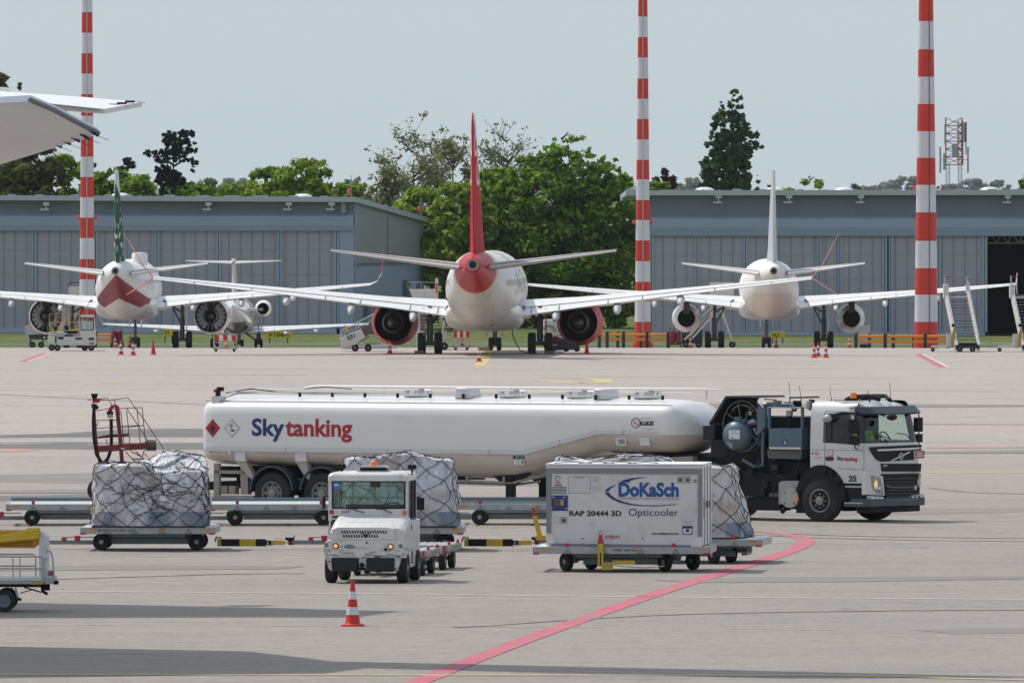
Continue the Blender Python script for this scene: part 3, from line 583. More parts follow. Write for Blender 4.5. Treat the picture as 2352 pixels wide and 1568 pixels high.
# =============================================================== AIRCRAFT
def paintwhite(name,base,grime=0.35,win=None):
    m=mat(name,base,rough=0.42,spec=0.3); S=Sh(m,(200,200,200)); c=m.node_tree.nodes['Principled BSDF'].inputs['Base Color'].default_value[:]
    S.c=S.n.nodes.new('ShaderNodeRGB').outputs[0]; S.c.default_value=c
    S.paint(S.ramp(S.noise(1.2,(0.25,1,1),6,0.7),0.48,0.75,0,grime),(0.42,0.36,0.29))
    S.paint(S.ramp(S.noise(7,(0.3,1,1),4,0.7),0.66,0.72,0,grime*0.6),(0.2,0.17,0.14))
    S.paint(S.mul(S.ramp(S.z,3.4,1.2,0,1),S.ramp(S.noise(0.9,(0.3,1,1),5),0.3,0.65,0,0.75)),(0.47,0.42,0.36))
    S.paint(S.mul(S.lt(S.op('PINGPONG',S.x,0.75),0.012),0.35),(0.25,0.24,0.23)); S.paint(S.mul(S.lt(S.op('PINGPONG',S.z,0.65),0.010),0.3),(0.25,0.24,0.23))
    return m,S
ac_white=mat('aircraft_white',(0.80,0.79,0.78),rough=0.35,coat=0.2,dirt=(0.55,0.50,0.45),dscale=0.9,damt=0.45,stretch=(0.4,1,1))
ac_grey=mat('aircraft_wing_grey',(0.60,0.61,0.62),rough=0.4,dirt=(0.4,0.39,0.37),dscale=1.2,damt=0.5)
ac_tailgrey=mat('tailplane_grey',(0.40,0.39,0.375),rough=0.45,var=0.08,vscale=1)
metal_dk=mat('exhaust_metal_dark',(0.10,0.095,0.09),rough=0.45,metal=0.7,var=0.3,vscale=3); metal_md=mat('exhaust_metal',(0.30,0.28,0.26),rough=0.4,metal=0.8,var=0.2,vscale=2)
duct_blk=mat('duct_black',(0.012,0.013,0.015),rough=0.7); tyre=mat('tyre_rubber',(0.018,0.019,0.021),rough=0.85,dirt=(0.06,0.057,0.053),dscale=3,damt=0.6)
gear_gr=mat('gear_grey',(0.10,0.105,0.11),rough=0.5,var=0.2,vscale=3); hubm=mat('wheel_hub_grey',(0.45,0.46,0.47),rough=0.5,metal=0.3)
AF=[(0,0),(.04,.3),(.15,.52),(.35,.62),(.6,.46),(.85,.18),(1,.02),(1,-.03),(.7,-.2),(.35,-.38),(.15,-.34),(.04,-.2)]
def foil(xle,y,z,ch,th,vert=False,inc=0.0):
    r=[]
    for c,t in AF:
        x=xle-c*ch; h=t*th*ch-inc*c*ch
        r.append(Vector((x,y+(0 if not vert else h),z+(h if not vert else 0))))
    return r
def ell(x,cz,ry,rz,n=40,sq=1.0,cy=0):
    out=[]
    for i in range(n):
        a=2*math.pi*i/n; c,s_=math.cos(a),math.sin(a)
        out.append(Vector((x,cy+ry*math.copysign(abs(c)**sq,c),cz+rz*math.copysign(abs(s_)**sq,s_))))
    return out
def spline_sections(S,step=0.5):
    out=[]
    for (a,b) in zip(S[:-1],S[1:]):
        k=max(1,int(abs(b[0]-a[0])/step))
        for i in range(k):
            t=i/k; t2=t; out.append(tuple(a[j]+(b[j]-a[j])*(t if j==0 else t2) for j in range(4)))
    out.append(S[-1]); 
    for _ in range(3):   # relax radii for a smooth taper
        o2=[out[0]]
        for i in range(1,len(out)-1): o2.append((out[i][0],)+tuple((out[i-1][j]+2*out[i][j]+out[i+1][j])/4 for j in (1,2,3)))
        out=o2+[out[-1]]
    return out
def wheelset(name,cx,cy,r,wd,off,par,ztop,strutr,dz=0.0):
    m=MB(); m.cyl((cx,cy,r+dz),(cx,cy,ztop),strutr,n=12); m.cyl((cx,cy,r+dz+0.1),(cx,cy,(r+ztop)/2+0.2),strutr*1.5,n=12); m.cyl((cx,cy-off-0.05,r+dz),(cx,cy+off+0.05,r+dz),0.11,n=10); m.beam((cx-0.3,cy,r+0.3+dz),(cx-0.45,cy,r+1.0+dz),0.08,0.12); m.beam((cx-0.45,cy,r+1.0+dz),(cx-0.1,cy,r+1.5+dz),0.08,0.1)
    g=m.build(name,gear_gr,par)
    for sy in (-1,1):
        m=MB(); y0=cy+sy*off; m.lathe([(r*0.55,-wd*0.42),(r*0.9,-wd/2),(r,-wd*0.3),(r,-0.02),(r*0.985,-0.015),(r*0.985,0.015),(r,0.02),(r,wd*0.3),(r*0.9,wd/2),(r*0.55,wd*0.42)],(cx,y0,r+dz),(0,1,0),28,m=0); m.lathe([(0.02,-wd*0.2),(r*0.5,-wd*0.25),(r*0.56,-wd*0.43)],(cx,y0,r+dz),(0,1,0),20,m=1); m.lathe([(r*0.56,wd*0.43),(r*0.5,wd*0.25),(0.02,wd*0.2)],(cx,y0,r+dz),(0,1,0),20,m=1)
        m.build('wheel',[tyre,hubm],g)
    return g
def airliner(label,loc,rz,P,name='airliner'):
    t=thing(name,label,'airliner',loc,rz,P.get('group'))
    S=spline_sections(P['fus'],0.4); m=MB(); m.loft([ell(x,cz,ry,rz_) for x,cz,ry,rz_ in S]); fus=m.build('fuselage',P['fmat'],t,smooth=60)
    if P.get('fairing'):
        x0,x1,ry,z0,z1=P['fairing']; m=MB(); k=12; R_=[]
        for i in range(k+1):
            u=i/k; b=math.sin(math.pi*min(1,max(0,u)))**0.45; x=x0+(x1-x0)*u
            R_.append(ell(x,(z0+z1)/2+(1-b)*(z1-z0)*0.35,ry*(0.7+0.3*b),(z1-z0)/2*max(b,0.05),36,0.62))
        m.loft(R_); m.build('belly_fairing',P['belly'],t,smooth=60)
    # wings
    for sy in (1,-1):
        m=MB(); W_=P['wing']; m.loft([foil(x,sy*y,z,c,th,inc=P.get('inc',0.03)) for x,y,z,c,th in W_])
        wg=m.build('wing',P['wmat'],t,smooth=35)
        m=MB()
        for (x,y,z,c,th),(x2,y2,z2,c2,th2) in zip(W_[:-1],W_[1:]):   # flap and aileron gaps as thin recessed lines
            for q in (0.33,0.72): 
                xx=x+(x2-x)*q; yy=y+(y2-y)*q; zz=z+(z2-z)*q; cc=c+(c2-c)*q
                m.beam((xx-cc*0.72,sy*yy,zz+0.27*th*cc-0.02*cc),(xx-cc*0.99,sy*yy,zz+0.05*th*cc-0.03*cc),0.05,0.03)
            m.beam((x-c*0.74,sy*y,z+0.30*th*c-0.022*c),(x2-c2*0.74,sy*y2,z2+0.30*th2*c2-0.022*c2),0.05,0.03)
        m.build('flap_gap',mat('panel_gap_grey',(0.22,0.22,0.23),rough=0.6),wg,smooth=0)
        for (y,L,dp) in P.get('fairings',[]):
            for (a,b) in zip(W_[:-1],W_[1:]):
                if a[1]<=y<=b[1]:
                    q=(y-a[1])/(b[1]-a[1]); x=a[0]+(b[0]-a[0])*q; z=a[2]+(b[2]-a[2])*q; c=a[3]+(b[3]-a[3])*q
            m=MB(); xt=x-c; R_=[]
            for u,rr in ((0,0.02),(0.15,0.5),(0.45,1.0),(0.75,0.8),(1.0,0.12)):
                R_.append(ell(xt+L*0.72-L*u,z-0.12-dp*0.62*u-dp*0.25,0.20*rr+0.02,dp*0.42*rr+0.03,14,0.8,cy=sy*y))
            m.loft(R_); m.build('flap_fairing',P.get('ffmat',ac_grey),wg)
        for W2 in P.get('winglets',[]):
            m=MB(); m.loft([[Vector((x-c*cf*0.0-c*cc_,sy*(y+tt*tcos*c*0.09),z+tt*tsin*c*0.09)) for cc_,tt in AF] for (x,y,z,c,tcos,tsin) in W2['s'] for cf in (0,)]); m.build('winglet',W2['m'],wg)
        # tailplane
        m=MB(); m.loft([foil(x,sy*y,z,c,th,inc=0.0) for x,y,z,c,th in P['stab']]); st=m.build('tailplane',P.get('smat',P['wmat']),t,smooth=35)
        a,b=P['stab'][0],P['stab'][-1]
        m=MB(); m.beam((a[0]-a[3]*0.7,sy*a[1],a[2]+0.04*a[3]),(b[0]-b[3]*0.7,sy*b[1],b[2]+0.04*b[3]),0.04,0.03); m.build('elevator_gap',MATS['panel_gap_grey'],st,smooth=0)
    m=MB(); m.loft([[Vector((x-c*cc_,tt*th*c,z)) for cc_,tt in AF2] for x,z,c,th in P['fin']]); m.build('tail_fin',P['finmat'],t,smooth=35)
    # engines
    for sy in (1,-1):
        E=P['eng']; y=sy*E['y']; z=E['z']; n=36; m=MB(); xf,xr=E['x0'],E['x1']; r=E['r']; re=E['re']
        prof=[(r*0.80,xf-0.05),(r*0.86,xf),(r*0.93,xf-0.12),(r,xf-(xf-xr)*0.3),(r*0.985,xf-(xf-xr)*0.55),((r+re)/2*1.01,xf-(xf-xr)*0.8)]
        m.lathe(prof,(0,y,z),(1,0,0),n,m=0)
        u=Vector((1,0,0)).orthogonal().normalized(); v=Vector((1,0,0)).cross(u)
        A=m.ring(Vector((prof[-1][1],y,z)),u,v,prof[-1][0],n)
        ch=E.get('chev',0); B=[]; 
        for i in range(n*1):
            a=2*math.pi*i/n; B.append(Vector((xr+(ch if i%2 else -ch),y,z))+u*re*math.cos(a)+v*re*math.sin(a))
        m.add(A+B,[(i,(i+1)%n,n+(i+1)%n,n+i) for i in range(n)],0)
        I=[Vector((xr+0.05+(ch if i%2 else -ch),y,z))+u*(re*0.955)*math.cos(2*math.pi*i/n)+v*(re*0.955)*math.sin(2*math.pi*i/n) for i in range(n)]
        m.add(B+I,[(i,(i+1)%n,n+(i+1)%n,n+i) for i in range(n)],1)
        m.add(I+m.ring(Vector((xr+1.0,y,z)),u,v,re*0.9,n),[(i,(i+1)%n,n+(i+1)%n,n+i) for i in range(n)],1)
        m.lathe([(re*0.9,xr+1.0),(re*0.3,xr+1.0)],(0,y,z),(1,0,0),n,m=1)
        m.lathe([(r*0.80,xf-0.05),(r*0.74,xf-0.9),(0.02,xf-0.95)],(0,y,z),(1,0,0),n,m=1)
        eg=m.build('engine',[E['m'],duct_blk],t,smooth=50)
        if E.get('core'):
            rc=E['core']; m=MB(); m.lathe([(rc*1.15,xr+0.9),(rc*1.1,xr+0.2),(rc*0.92,xr-0.55),(rc*0.86,xr-0.58),(rc*0.8,xr-0.2)],(0,y,z),(1,0,0),28,m=0); m.lathe([(rc*0.82,xr-0.1),(rc*0.6,xr-0.1)],(0,y,z),(1,0,0),28,m=1); m.lathe([(rc*0.66,xr-0.15),(rc*0.6,xr-0.5),(rc*0.35,xr-0.95),(0.06,xr-1.15),(0.01,xr-1.15)],(0,y,z),(1,0,0),28,m=2); m.build('exhaust',[metal_md,duct_blk,metal_dk],eg)
        if E.get('vanes'):
            m=MB()
            for k in range(E['vanes']):
                a=2*math.pi*k/E['vanes']; d=u*math.cos(a)+v*math.sin(a); c0=Vector((xr+0.45,y,z)); m.beam(c0+d*rc*1.15,c0+d*re*0.9,0.04,0.25)
            m.build('guide_vane_ring',hubm,eg)
        if E.get('pod'):   # side pylon of a rear mounted engine
            m=MB(); m.box(xr+0.6,xf-0.6,min(sy*E['pod'],y),max(sy*E['pod'],y),z-0.16,z+0.02); m.build('pylon',E['m'],t)
        else:
            m=MB(); m.prism([(xf-0.9,z+r*0.8),(xf-1.2,z+r*1.0),(xr+1.5,min(z+r*1.05,E['ptop'])),(xr-1.2,E['ptop']-0.25),(xr-1.5,E['ptop']-0.45),(xr-0.5,z+re*0.55),(xr+0.5,z+re*0.5)],'y',y-0.2,y+0.2); m.build('pylon',P.get('pylmat',metal_dk),t,smooth=0)
    # gear
    for sy in (1,-1):
        G_=P['gear']; g=wheelset('main_gear',0,sy*G_['y'],G_['r'],G_['w'],G_['off'],t,G_['top'],0.11)
        m=MB(); m.beam((-0.1,sy*(G_['y']-0.1),G_['top']-1.0+0.3),(0.1,sy*(G_['y']-1.35),G_['top']+0.15),0.12,0.12); m.beam((0.15,sy*(G_['y']),G_['r']+0.9),(0.7,sy*(G_['y']-0.9),G_['top']),0.08,0.08); m.build('side_brace',gear_gr,g)
        m=MB(); m.box(-0.6,0.7,sy*(G_['y']+0.30)-0.02,sy*(G_['y']+0.30)+0.02,G_['r']*1.7,G_['top']-0.1); m.build('gear_door',P['doorm'],g,smooth=0)
    Nn=P['nose']; g=wheelset('nose_gear',Nn['x'],0,Nn['r'],0.24,0.22,t,Nn['top'],0.08,Nn.get('dz',0))
    m=MB()
    for sy in (-1,1): m.box(Nn['x']-0.3,Nn['x']+1.5,sy*0.42-0.02,sy*0.42+0.02,Nn['top']-0.75,Nn['top']-0.1)
    m.build('gear_door',P['doorm'],g,smooth=0)
    if P.get('apu'):
        x,z,r=P['apu']; m=MB(); m.lathe([(r*1.05,x+0.3),(r*1.0,x-0.08),(r*0.66,x-0.10),(r*0.62,x-0.05)],(0,0,z),(1,0,0),24,m=0); m.lathe([(r*0.62,x-0.06),(0.01,x-0.05)],(0,0,z),(1,0,0),24,m=1); m.build('apu_exhaust',[P.get('apumat',metal_md),duct_blk],t)
    return t
AF2=[(0,0),(.04,.3),(.2,.52),(.45,.5),(.8,.2),(1,.05),(1,-.05),(.8,-.2),(.45,-.5),(.2,-.52),(.04,-.3)]
# ---- central red and white jet
m1,S=paintwhite('jet_white_red_tail',(0.70,0.685,0.66),0.6)
plane=S.sub(S.x,S.mul(S.sub(S.z,3.4),1.12))
S.paint(S.mul(S.lt(plane,-14.72),1.0),(0.62,0.30,0.02)); S.paint(S.lt(plane,-15.0),(0.44,0.004,0.012))
S.paint(S.mul(S.gt(plane,-6.2),S.lt(plane,6.0),S.ramp(S.noise(0.5,(1,1,2)),0.5,0.51),S.gt(S.z,3.2),0.75),(0.22,0.13,0.15))
S.paint(S.mul(S.lt(S.op('PINGPONG',S.x,0.255),0.11),S.gt(S.z,3.62),S.lt(S.z,3.92),S.gt(S.x,-11.0),S.lt(S.x,16.0)),(0.03,0.03,0.035)); S.done()
finr=mat('fin_red_paint',(0.50,0.022,0.04),rough=0.6,spec=0.1); S=Sh(finr,(1,1,1)); S.c=S.n.nodes.new('ShaderNodeRGB').outputs[0]; S.c.default_value=(0.44,0.008,0.020,1)
le=S.add(S.x,S.mul(S.sub(S.z,5.1),1.27))   # along the swept leading edge
S.paint(S.gt(le,-9.9),(0.72,0.70,0.69))
for (zc,xc,r1,r2) in ((10.9,-17.3,0.75,0.5),(9.5,-15.9,0.8,0.55)):
    rr=S.op('SQRT',S.add(S.mul(S.sub(S.x,xc),S.sub(S.x,xc)),S.mul(S.sub(S.z,zc),S.sub(S.z,zc)))); S.paint(S.mul(S.lt(rr,r1),S.gt(rr,r2)),(0.75,0.72,0.7))
S.done()
engred=mat('engine_red_paint',(0.62,0.03,0.05),rough=0.5,spec=0.25,dirt=(0.70,0.30,0.32),dscale=0.6,damt=0.5)
wl_red=mat('winglet_red',(0.55,0.08,0.10),rough=0.35)
P737=dict(fus=[(-18.35,4.72,.30,.32),(-18.1,4.72,.38,.40),(-17,4.58,.56,.64),(-15.5,4.35,.82,.95),(-14,4.15,1.05,1.2),(-11,3.82,1.46,1.57),(-8,3.5,1.74,1.88),(-5,3.35,1.87,2.0),(4,3.35,1.88,2.0),(12,3.35,1.88,2.0),(15,3.22,1.62,1.76),(17.5,3.0,1.1,1.2),(19,2.78,.55,.6),(19.6,2.66,.08,.08)],
 fmat=m1,belly=ac_white,fairing=(-6.5,6.5,2.02,1.18,2.75),wing=[(7.0,1.2,2.2,8.6,.125),(4.1,4.9,2.62,5.5,.12),(1.2,9.5,3.15,3.9,.11),(-3.2,17.0,3.98,1.65,.10)],inc=0.035,wmat=ac_white,
 fairings=[(3.7,2.6,0.62),(6.9,2.4,0.6),(10.2,2.0,0.5)],
 winglets=[dict(m=wl_red,s=[(-3.3,17.0,3.98,1.5,0.2,1),(-4.3,17.55,4.7,0.95,1,0.5),(-5.9,18.4,6.3,0.4,1,0.5)]),dict(m=wl_red,s=[(-3.6,17.0,3.95,1.2,0.2,1),(-4.6,18.35,3.1,0.4,0.4,1)])],
 stab=[(-12.6,0.75,4.55,4.1,.10),(-16.3,7.2,5.42,1.5,.09)],smat=ac_tailgrey,fin=[(-8.6,5.1,7.2,.10),(-10.6,6.1,6.3,.095),(-16.7,11.9,2.6,.09),(-17.3,12.35,2.0,.07)],finmat=finr,
 eng=dict(y=4.83,z=1.62,x0=5.6,x1=1.1,r=1.22,re=0.98,chev=0.10,m=engred,core=0.55,ptop=2.75),gear=dict(y=2.86,r=0.56,w=0.40,off=0.43,top=2.5),nose=dict(x=15.6,r=0.35,top=1.5),apu=(-18.35,4.72,.30),doorm=wl_red)
central=airliner('central red and white jet seen from behind with tall red fin and red engines',(-1.4,591,0),R(90-1.8),P737)
# ---- twin-engine jets further back
m2,S=paintwhite('jet_white_maroon_chevron',(0.78,0.78,0.78),0.4)
yy=S.absv(S.add(S.y,0.05)); S.paint(S.mul(S.lt(S.x,-5.0),S.lt(S.z,S.sub(5.2,S.mul(yy,0.95))),S.gt(S.z,S.sub(3.55,S.mul(S.op('PINGPONG',yy,1.2),0.55))),S.lt(yy,1.95)),(0.25,0.015,0.035)); 
S.paint(S.mul(S.lt(S.op('PINGPONG',S.x,0.265),0.11),S.gt(S.z,4.5),S.lt(S.z,4.8),S.gt(S.x,-11.0),S.lt(S.x,14.0)),(0.03,0.03,0.035)); S.done()
m3,S=paintwhite('jet_plain_white',(0.80,0.79,0.77),0.35)
S.paint(S.mul(S.lt(S.z,3.9),S.lt(S.x,-3.0),S.lt(S.absv(S.y),1.35),0.6),(0.66,0.50,0.44)); S.done()
fing=mat('fin_green_paint',(0.02,0.10,0.05),rough=0.6,spec=0.1); S=Sh(fing,(1,1,1)); S.c=S.n.nodes.new('ShaderNodeRGB').outputs[0]; S.c.default_value=(0.006,0.07,0.035,1)
S.paint(S.mul(S.gt(S.noise(1.6,(1,0.01,1),0),0.66),S.lt(S.z,10.6)),(0.72,0.74,0.70)); S.paint(S.gt(S.z,S.add(10.6,S.mul(S.absv(S.add(S.x,17.0)),0.35))),(0.60,0.64,0.64)); S.done()
finw=mat('fin_plain_grey',(0.55,0.57,0.58),rough=0.4,var=0.05,vscale=1)
wlr2=mat('sharklet_red',(0.45,0.05,0.09),rough=0.4)
fusA=[(-19.9,5.45,.26,.28),(-19.5,5.45,.34,.36),(-18,5.25,.62,.70),(-16,5.0,.98,1.1),(-13,4.6,1.42,1.56),(-10,4.25,1.78,1.9),(-7,4.1,1.95,2.05),(4,4.1,1.98,2.07),(11,4.1,1.98,2.07),(14,3.95,1.75,1.85),(16.3,3.7,1.15,1.2),(17.4,3.5,.55,.58),(17.7,3.42,.08,.08)]
def PA(fm,finm,eng,wl,door):
    return dict(fus=fusA,fmat=fm,belly=ac_white,fairing=(-6.0,6.0,2.15,1.95,3.6),wing=[(6.6,1.3,2.95,8.3,.13),(3.6,5.6,3.42,5.3,.12),(0.7,10,3.8,3.9,.11),(-2.9,17.0,4.45,1.65,.10)],inc=0.03,wmat=ac_white,
     fairings=[(4.6,2.6,0.6),(8.0,2.4,0.6),(11.6,2.0,0.5)],winglets=wl,stab=[(-13.8,1.0,5.25,4.2,.10),(-17.3,6.22,5.95,1.6,.09)],fin=[(-10.8,5.9,6.6,.11),(-12.3,7.0,5.8,.1),(-17.2,12.3,2.5,.09)],finmat=finm,eng=eng,
     gear=dict(y=3.8,r=0.585,w=0.42,off=0.46,top=3.2),nose=dict(x=12.6,r=0.38,top=2.1,dz=-0.14),apu=(-19.9,5.45,.26),doorm=door)
shark=[dict(m=ac_white,s=[(-3.0,17.0,4.45,1.5,0.1,1),(-3.4,17.45,4.65,1.2,0.6,0.8),(-3.9,17.75,5.2,0.95,1,0.2)]),dict(m=wlr2,s=[(-3.9,17.75,5.2,0.95,1,0.1),(-4.9,17.95,7.0,0.45,1,0.05)])]
fence=[dict(m=ac_grey,s=[(-3.1,17.05,4.45,1.3,1,0),(-4.0,17.1,5.25,0.5,1,0)]),dict(m=ac_grey,s=[(-3.1,17.05,4.45,1.3,1,0),(-3.8,17.1,3.75,0.5,1,0)])]
engw=mat('engine_white_paint',(0.74,0.73,0.71),rough=0.35,coat=0.2,dirt=(0.35,0.28,0.22),dscale=0.9,damt=0.5)
airliner('white jet at left with spotted green fin and dark red chevron under its tail',(-26.75,792,gz(792)),R(90-0.5),PA(m2,fing,dict(y=5.75,z=2.2,x0=5.2,x1=1.2,r=1.30,re=1.12,m=engw,core=0.48,vanes=18,ptop=3.55),shark,ac_white))
airliner('all white jet at right with plain pale fin behind the orange barriers',(17.9,792,gz(792)),R(90-0.4),PA(m3,finw,dict(y=5.75,z=2.05,x0=5.0,x1=0.9,r=1.0,re=0.62,m=engw,core=None,ptop=3.5),fence,ac_white))
m4=mat('bizjet_green_white',(0.70,0.74,0.73),rough=0.2,coat=0.6); S=Sh(m4,(1,1,1)); S.c=S.n.nodes.new('ShaderNodeRGB').outputs[0]; S.c.default_value=(0.66,0.69,0.68,1); S.paint(S.lt(S.z,S.add(2.25,S.mul(S.x,0.05))),(0.06,0.11,0.075)); S.done()
bj=dict(fus=[(-9.6,3.0,.12,.14),(-8,2.8,.55,.6),(-5.5,2.5,1.05,1.1),(-3,2.3,1.3,1.32),(6,2.3,1.33,1.35),(8,2.15,1.0,1.05),(9.6,1.95,.4,.4),(9.9,1.9,.05,.05)],fmat=m4,belly=m4,wing=[(3.2,0.9,1.25,4.6,.12),(1.6,3.5,1.42,3.0,.11),(-1.6,9.6,1.75,1.1,.1)],wmat=ac_white,fairings=[(3.6,1.0,0.3),(5.8,0.9,0.25)],
 winglets=[dict(m=ac_white,s=[(-1.7,9.6,1.75,1.0,0.4,1),(-2.6,10.15,2.75,0.4,1,0.3)])],stab=[(-7.6,0.1,6.2,2.3,.1),(-8.9,3.45,6.35,0.9,.09)],fin=[(-4.8,3.3,3.4,.11),(-6.9,6.15,2.6,.1),(-7.0,6.5,2.6,.12)],finmat=ac_white,
 eng=dict(y=2.05,z=2.9,x0=-3.2,x1=-6.0,r=0.60,re=0.42,m=ac_white,core=None,pod=0.9),gear=dict(y=1.6,r=0.33,w=0.2,off=0.2,top=1.2),nose=dict(x=7.8,r=0.25,top=1.3),doorm=ac_white)
airliner('small green and white business jet with high tailplane behind the left jet',(-20.0,826,gz(826)),R(90),bj,name='business_jet')
# satellite dome on the left jet's roof is a part of it
for o in bpy.data.objects:
    if o.get('label','').startswith('white jet at left'):
        m=MB(); m.lathe([(0.55,-0.2),(0.55,0.55),(0.48,0.68),(0.02,0.72)],(-4.0,-1.0,5.95),(0,0,1),20); m.build('antenna_dome',ac_white,o)
# ---- rear end of a wide-body just outside the left picture edge
wb=thing('airliner','pale grey tail surfaces of a large jet reaching in at the upper left','airliner',(-11.0,199,0),0)
def WL(x,y,D): return W(x,y,D)-Vector((-11.0,199,0))
tl_w=mat('tailplane_white_upper',(0.74,0.74,0.76),rough=0.4,var=0.03,vscale=1); tl_g=mat('tailplane_under_grey',(0.82,0.85,0.92),rough=0.35,var=0.03,vscale=0.5); tl_d=mat('seal_dark',(0.14,0.17,0.20),rough=0.5)
m=MB(); top=[WL(-1100,300,180),WL(69.8,232.2,183.2),WL(124.7,255.2,184.0),WL(185.6,287.8,184.9),WL(225.6,307.9,185.4),WL(115.8,342,189),WL(0,377.7,192),WL(-1100,480,196)]
n=len(top); up=[p+Vector((0,0.05,0.10)) for p in top]
m.add(top+up,[tuple(range(n)),tuple(range(n,2*n))[::-1]]+[(i,n+i,n+(i+1)%n,(i+1)%n) for i in range(n)])
st=m.build('tailplane',tl_g,wb,smooth=0)
m=MB(); e=[WL(69.8,232.2,183.15),WL(124.7,255.2,183.95),WL(185.6,287.8,184.85),WL(225.6,307.9,185.35)]
for a,b in zip(e[:-1],e[1:]): m.tube([a+Vector((0,0,0.02)),b+Vector((0,0,0.02))],0.045,6)
m.build('tip_edge',tl_d,st)
wk=mat('discharge_wick_black',(0.02,0.02,0.025),rough=0.6)
def cx_(x,y): return ((x/6.189)*0.91875,(180+y/6.189)*0.91875)
for (x,y) in ((1480,950),(1335,998),(1190,1038),(1050,1082),(910,1128),(765,1170)):
    a=WL(*cx_(x,y),185.2+(1480-x)*0.0055); m=MB(); m.beam(a+Vector((-0.10,-0.02,0.05)),a+Vector((0.05,-0.02,-0.04)),0.03,0.045); m.beam(a+Vector((0.05,-0.02,-0.04)),a+Vector((0.22,-0.02,-0.11)),0.008,0.008); m.build('discharge_wick',wk,st,smooth=0)
m=MB(); far=[WL(-420,190,226),WL(0,205,222),WL(13.4,208.6,221.5),WL(185.6,220.5,213.5),WL(326.6,233.7,210.5),WL(240.5,249.7,209.2),WL(71.3,232.5,212),WL(-420,180,214)]
far=[WL(-1100,150,219),WL(13.4,209.5,213.5),WL(185.6,221.8,212.3),WL(326.6,233.7,211.5),WL(240.5,249.7,208.6),WL(69,232.3,208.4),WL(-1100,205,207.5)]
n=len(far); dn=[p+Vector((0,0,-0.09)) for p in far]
m.add(far+dn,[tuple(range(n)),tuple(range(n,2*n))[::-1]]+[(i,n+i,n+(i+1)%n,(i+1)%n) for i in range(n)]); st=m.build('tailplane',tl_w,wb,smooth=0)
m=MB(); und=[WL(66,233.2,208.2),WL(240.5,251.4,208.2),WL(205,252.5,209),WL(124.7,256.2,210),WL(60,256,211)]
n=len(und); bk=[p+Vector((0,0.2,0.0)) for p in und]; m.add(und+bk,[tuple(range(n)),tuple(range(n,2*n))[::-1]]+[(i,n+i,n+(i+1)%n,(i+1)%n) for i in range(n)]); m.build('elevator_edge',mat('elevator_end_grey',(0.26,0.29,0.31),rough=0.5),st,smooth=0)
for (x,y) in ((2045,457),(1920,482),(1800,507),(1680,530)):
    a=WL(*cx_(x,y),210.5); m=MB(); m.beam(a+Vector((-0.12,-0.3,0.0)),a+Vector((0.06,-0.3,0.0)),0.03,0.04); m.beam(a+Vector((0.06,-0.3,0.0)),a+Vector((0.25,-0.3,-0.02)),0.008,0.008); m.build('discharge_wick',wk,st,smooth=0)
m=MB(); m.add([WL(-80,190,214.6),WL(0,199,214.6),WL(38,201.7,214.6),WL(0,213,214),WL(-80,222,214)]+[WL(-80,190,214.9),WL(0,199,214.9),WL(38,201.7,214.9),WL(0,213,214.3),WL(-80,222,214.3)],[(0,1,2,3,4),(9,8,7,6,5)]+[(i,5+i,5+(i+1)%5,(i+1)%5) for i in range(5)]); m.build('wing_tip',ac_tailgrey,wb,smooth=0)
# fuselage end and fin (outside the picture, they shade the apron)
m=MB(); m.loft([ell(x,z,r,r,24) for x,z,r in ((-7.0,7.5,0.5),(-10,7.2,1.2),(-16,6.6,2.3),(-22,6.0,2.8),(-36,6.0,2.82))]); m.build('fuselage',tl_w,wb)
m=MB(); fp=[(-13,7.8),(1.5,7.9),(10.3,16.6),(7.0,17.2)]
q=[Vector((x,-7.5-(z-8)*0.75 if x>-5 else -7.0,z)) for x,z in ((-7,8.2),(1.4,8.0+3.2),(10.3,17.0),(6.2,17.4))]; m.add(q+[p+Vector((0,0.35,0)) for p in q],[(0,1,2,3),(7,6,5,4),(0,4,5,1),(1,5,6,2),(2,6,7,3),(3,7,4,0)]); m.build('tail_fin',tl_w,wb,smooth=0)

# small marks on the central jet's rear fuselage, tow line and chocks
m=MB(); fcj=Frame(Vector((-1.4,591,0)),R(90-1.8))
def on737(x3,y3,xl): p=fcj.on(px('c3',x3,y3),0,xl); return p
for o in bpy.data.objects:
    if o.get('label','').startswith('central red and white jet'): CJ=o
for (pts,xl) in (([(1340,735),(1365,722),(1392,715),(1390,735),(1360,748),(1345,745)],-8.6),([(1205,738),(1215,715),(1222,718),(1212,740)],-9.5),([(1085,640),(1110,648),(1108,656),(1088,652)],-7.5),([(1450,640),(1475,632),(1478,655),(1455,658)],-7.5),([(1378,808),(1392,806),(1392,816),(1380,818)],-6.5)):
    q=[on737(x,y,xl) for x,y in pts]; m.prism([(p.y,p.z) for p in q],'x',xl,xl+1.5)
m.build('outflow_opening',blk if 'blk' in globals() else duct_blk,CJ,smooth=0)
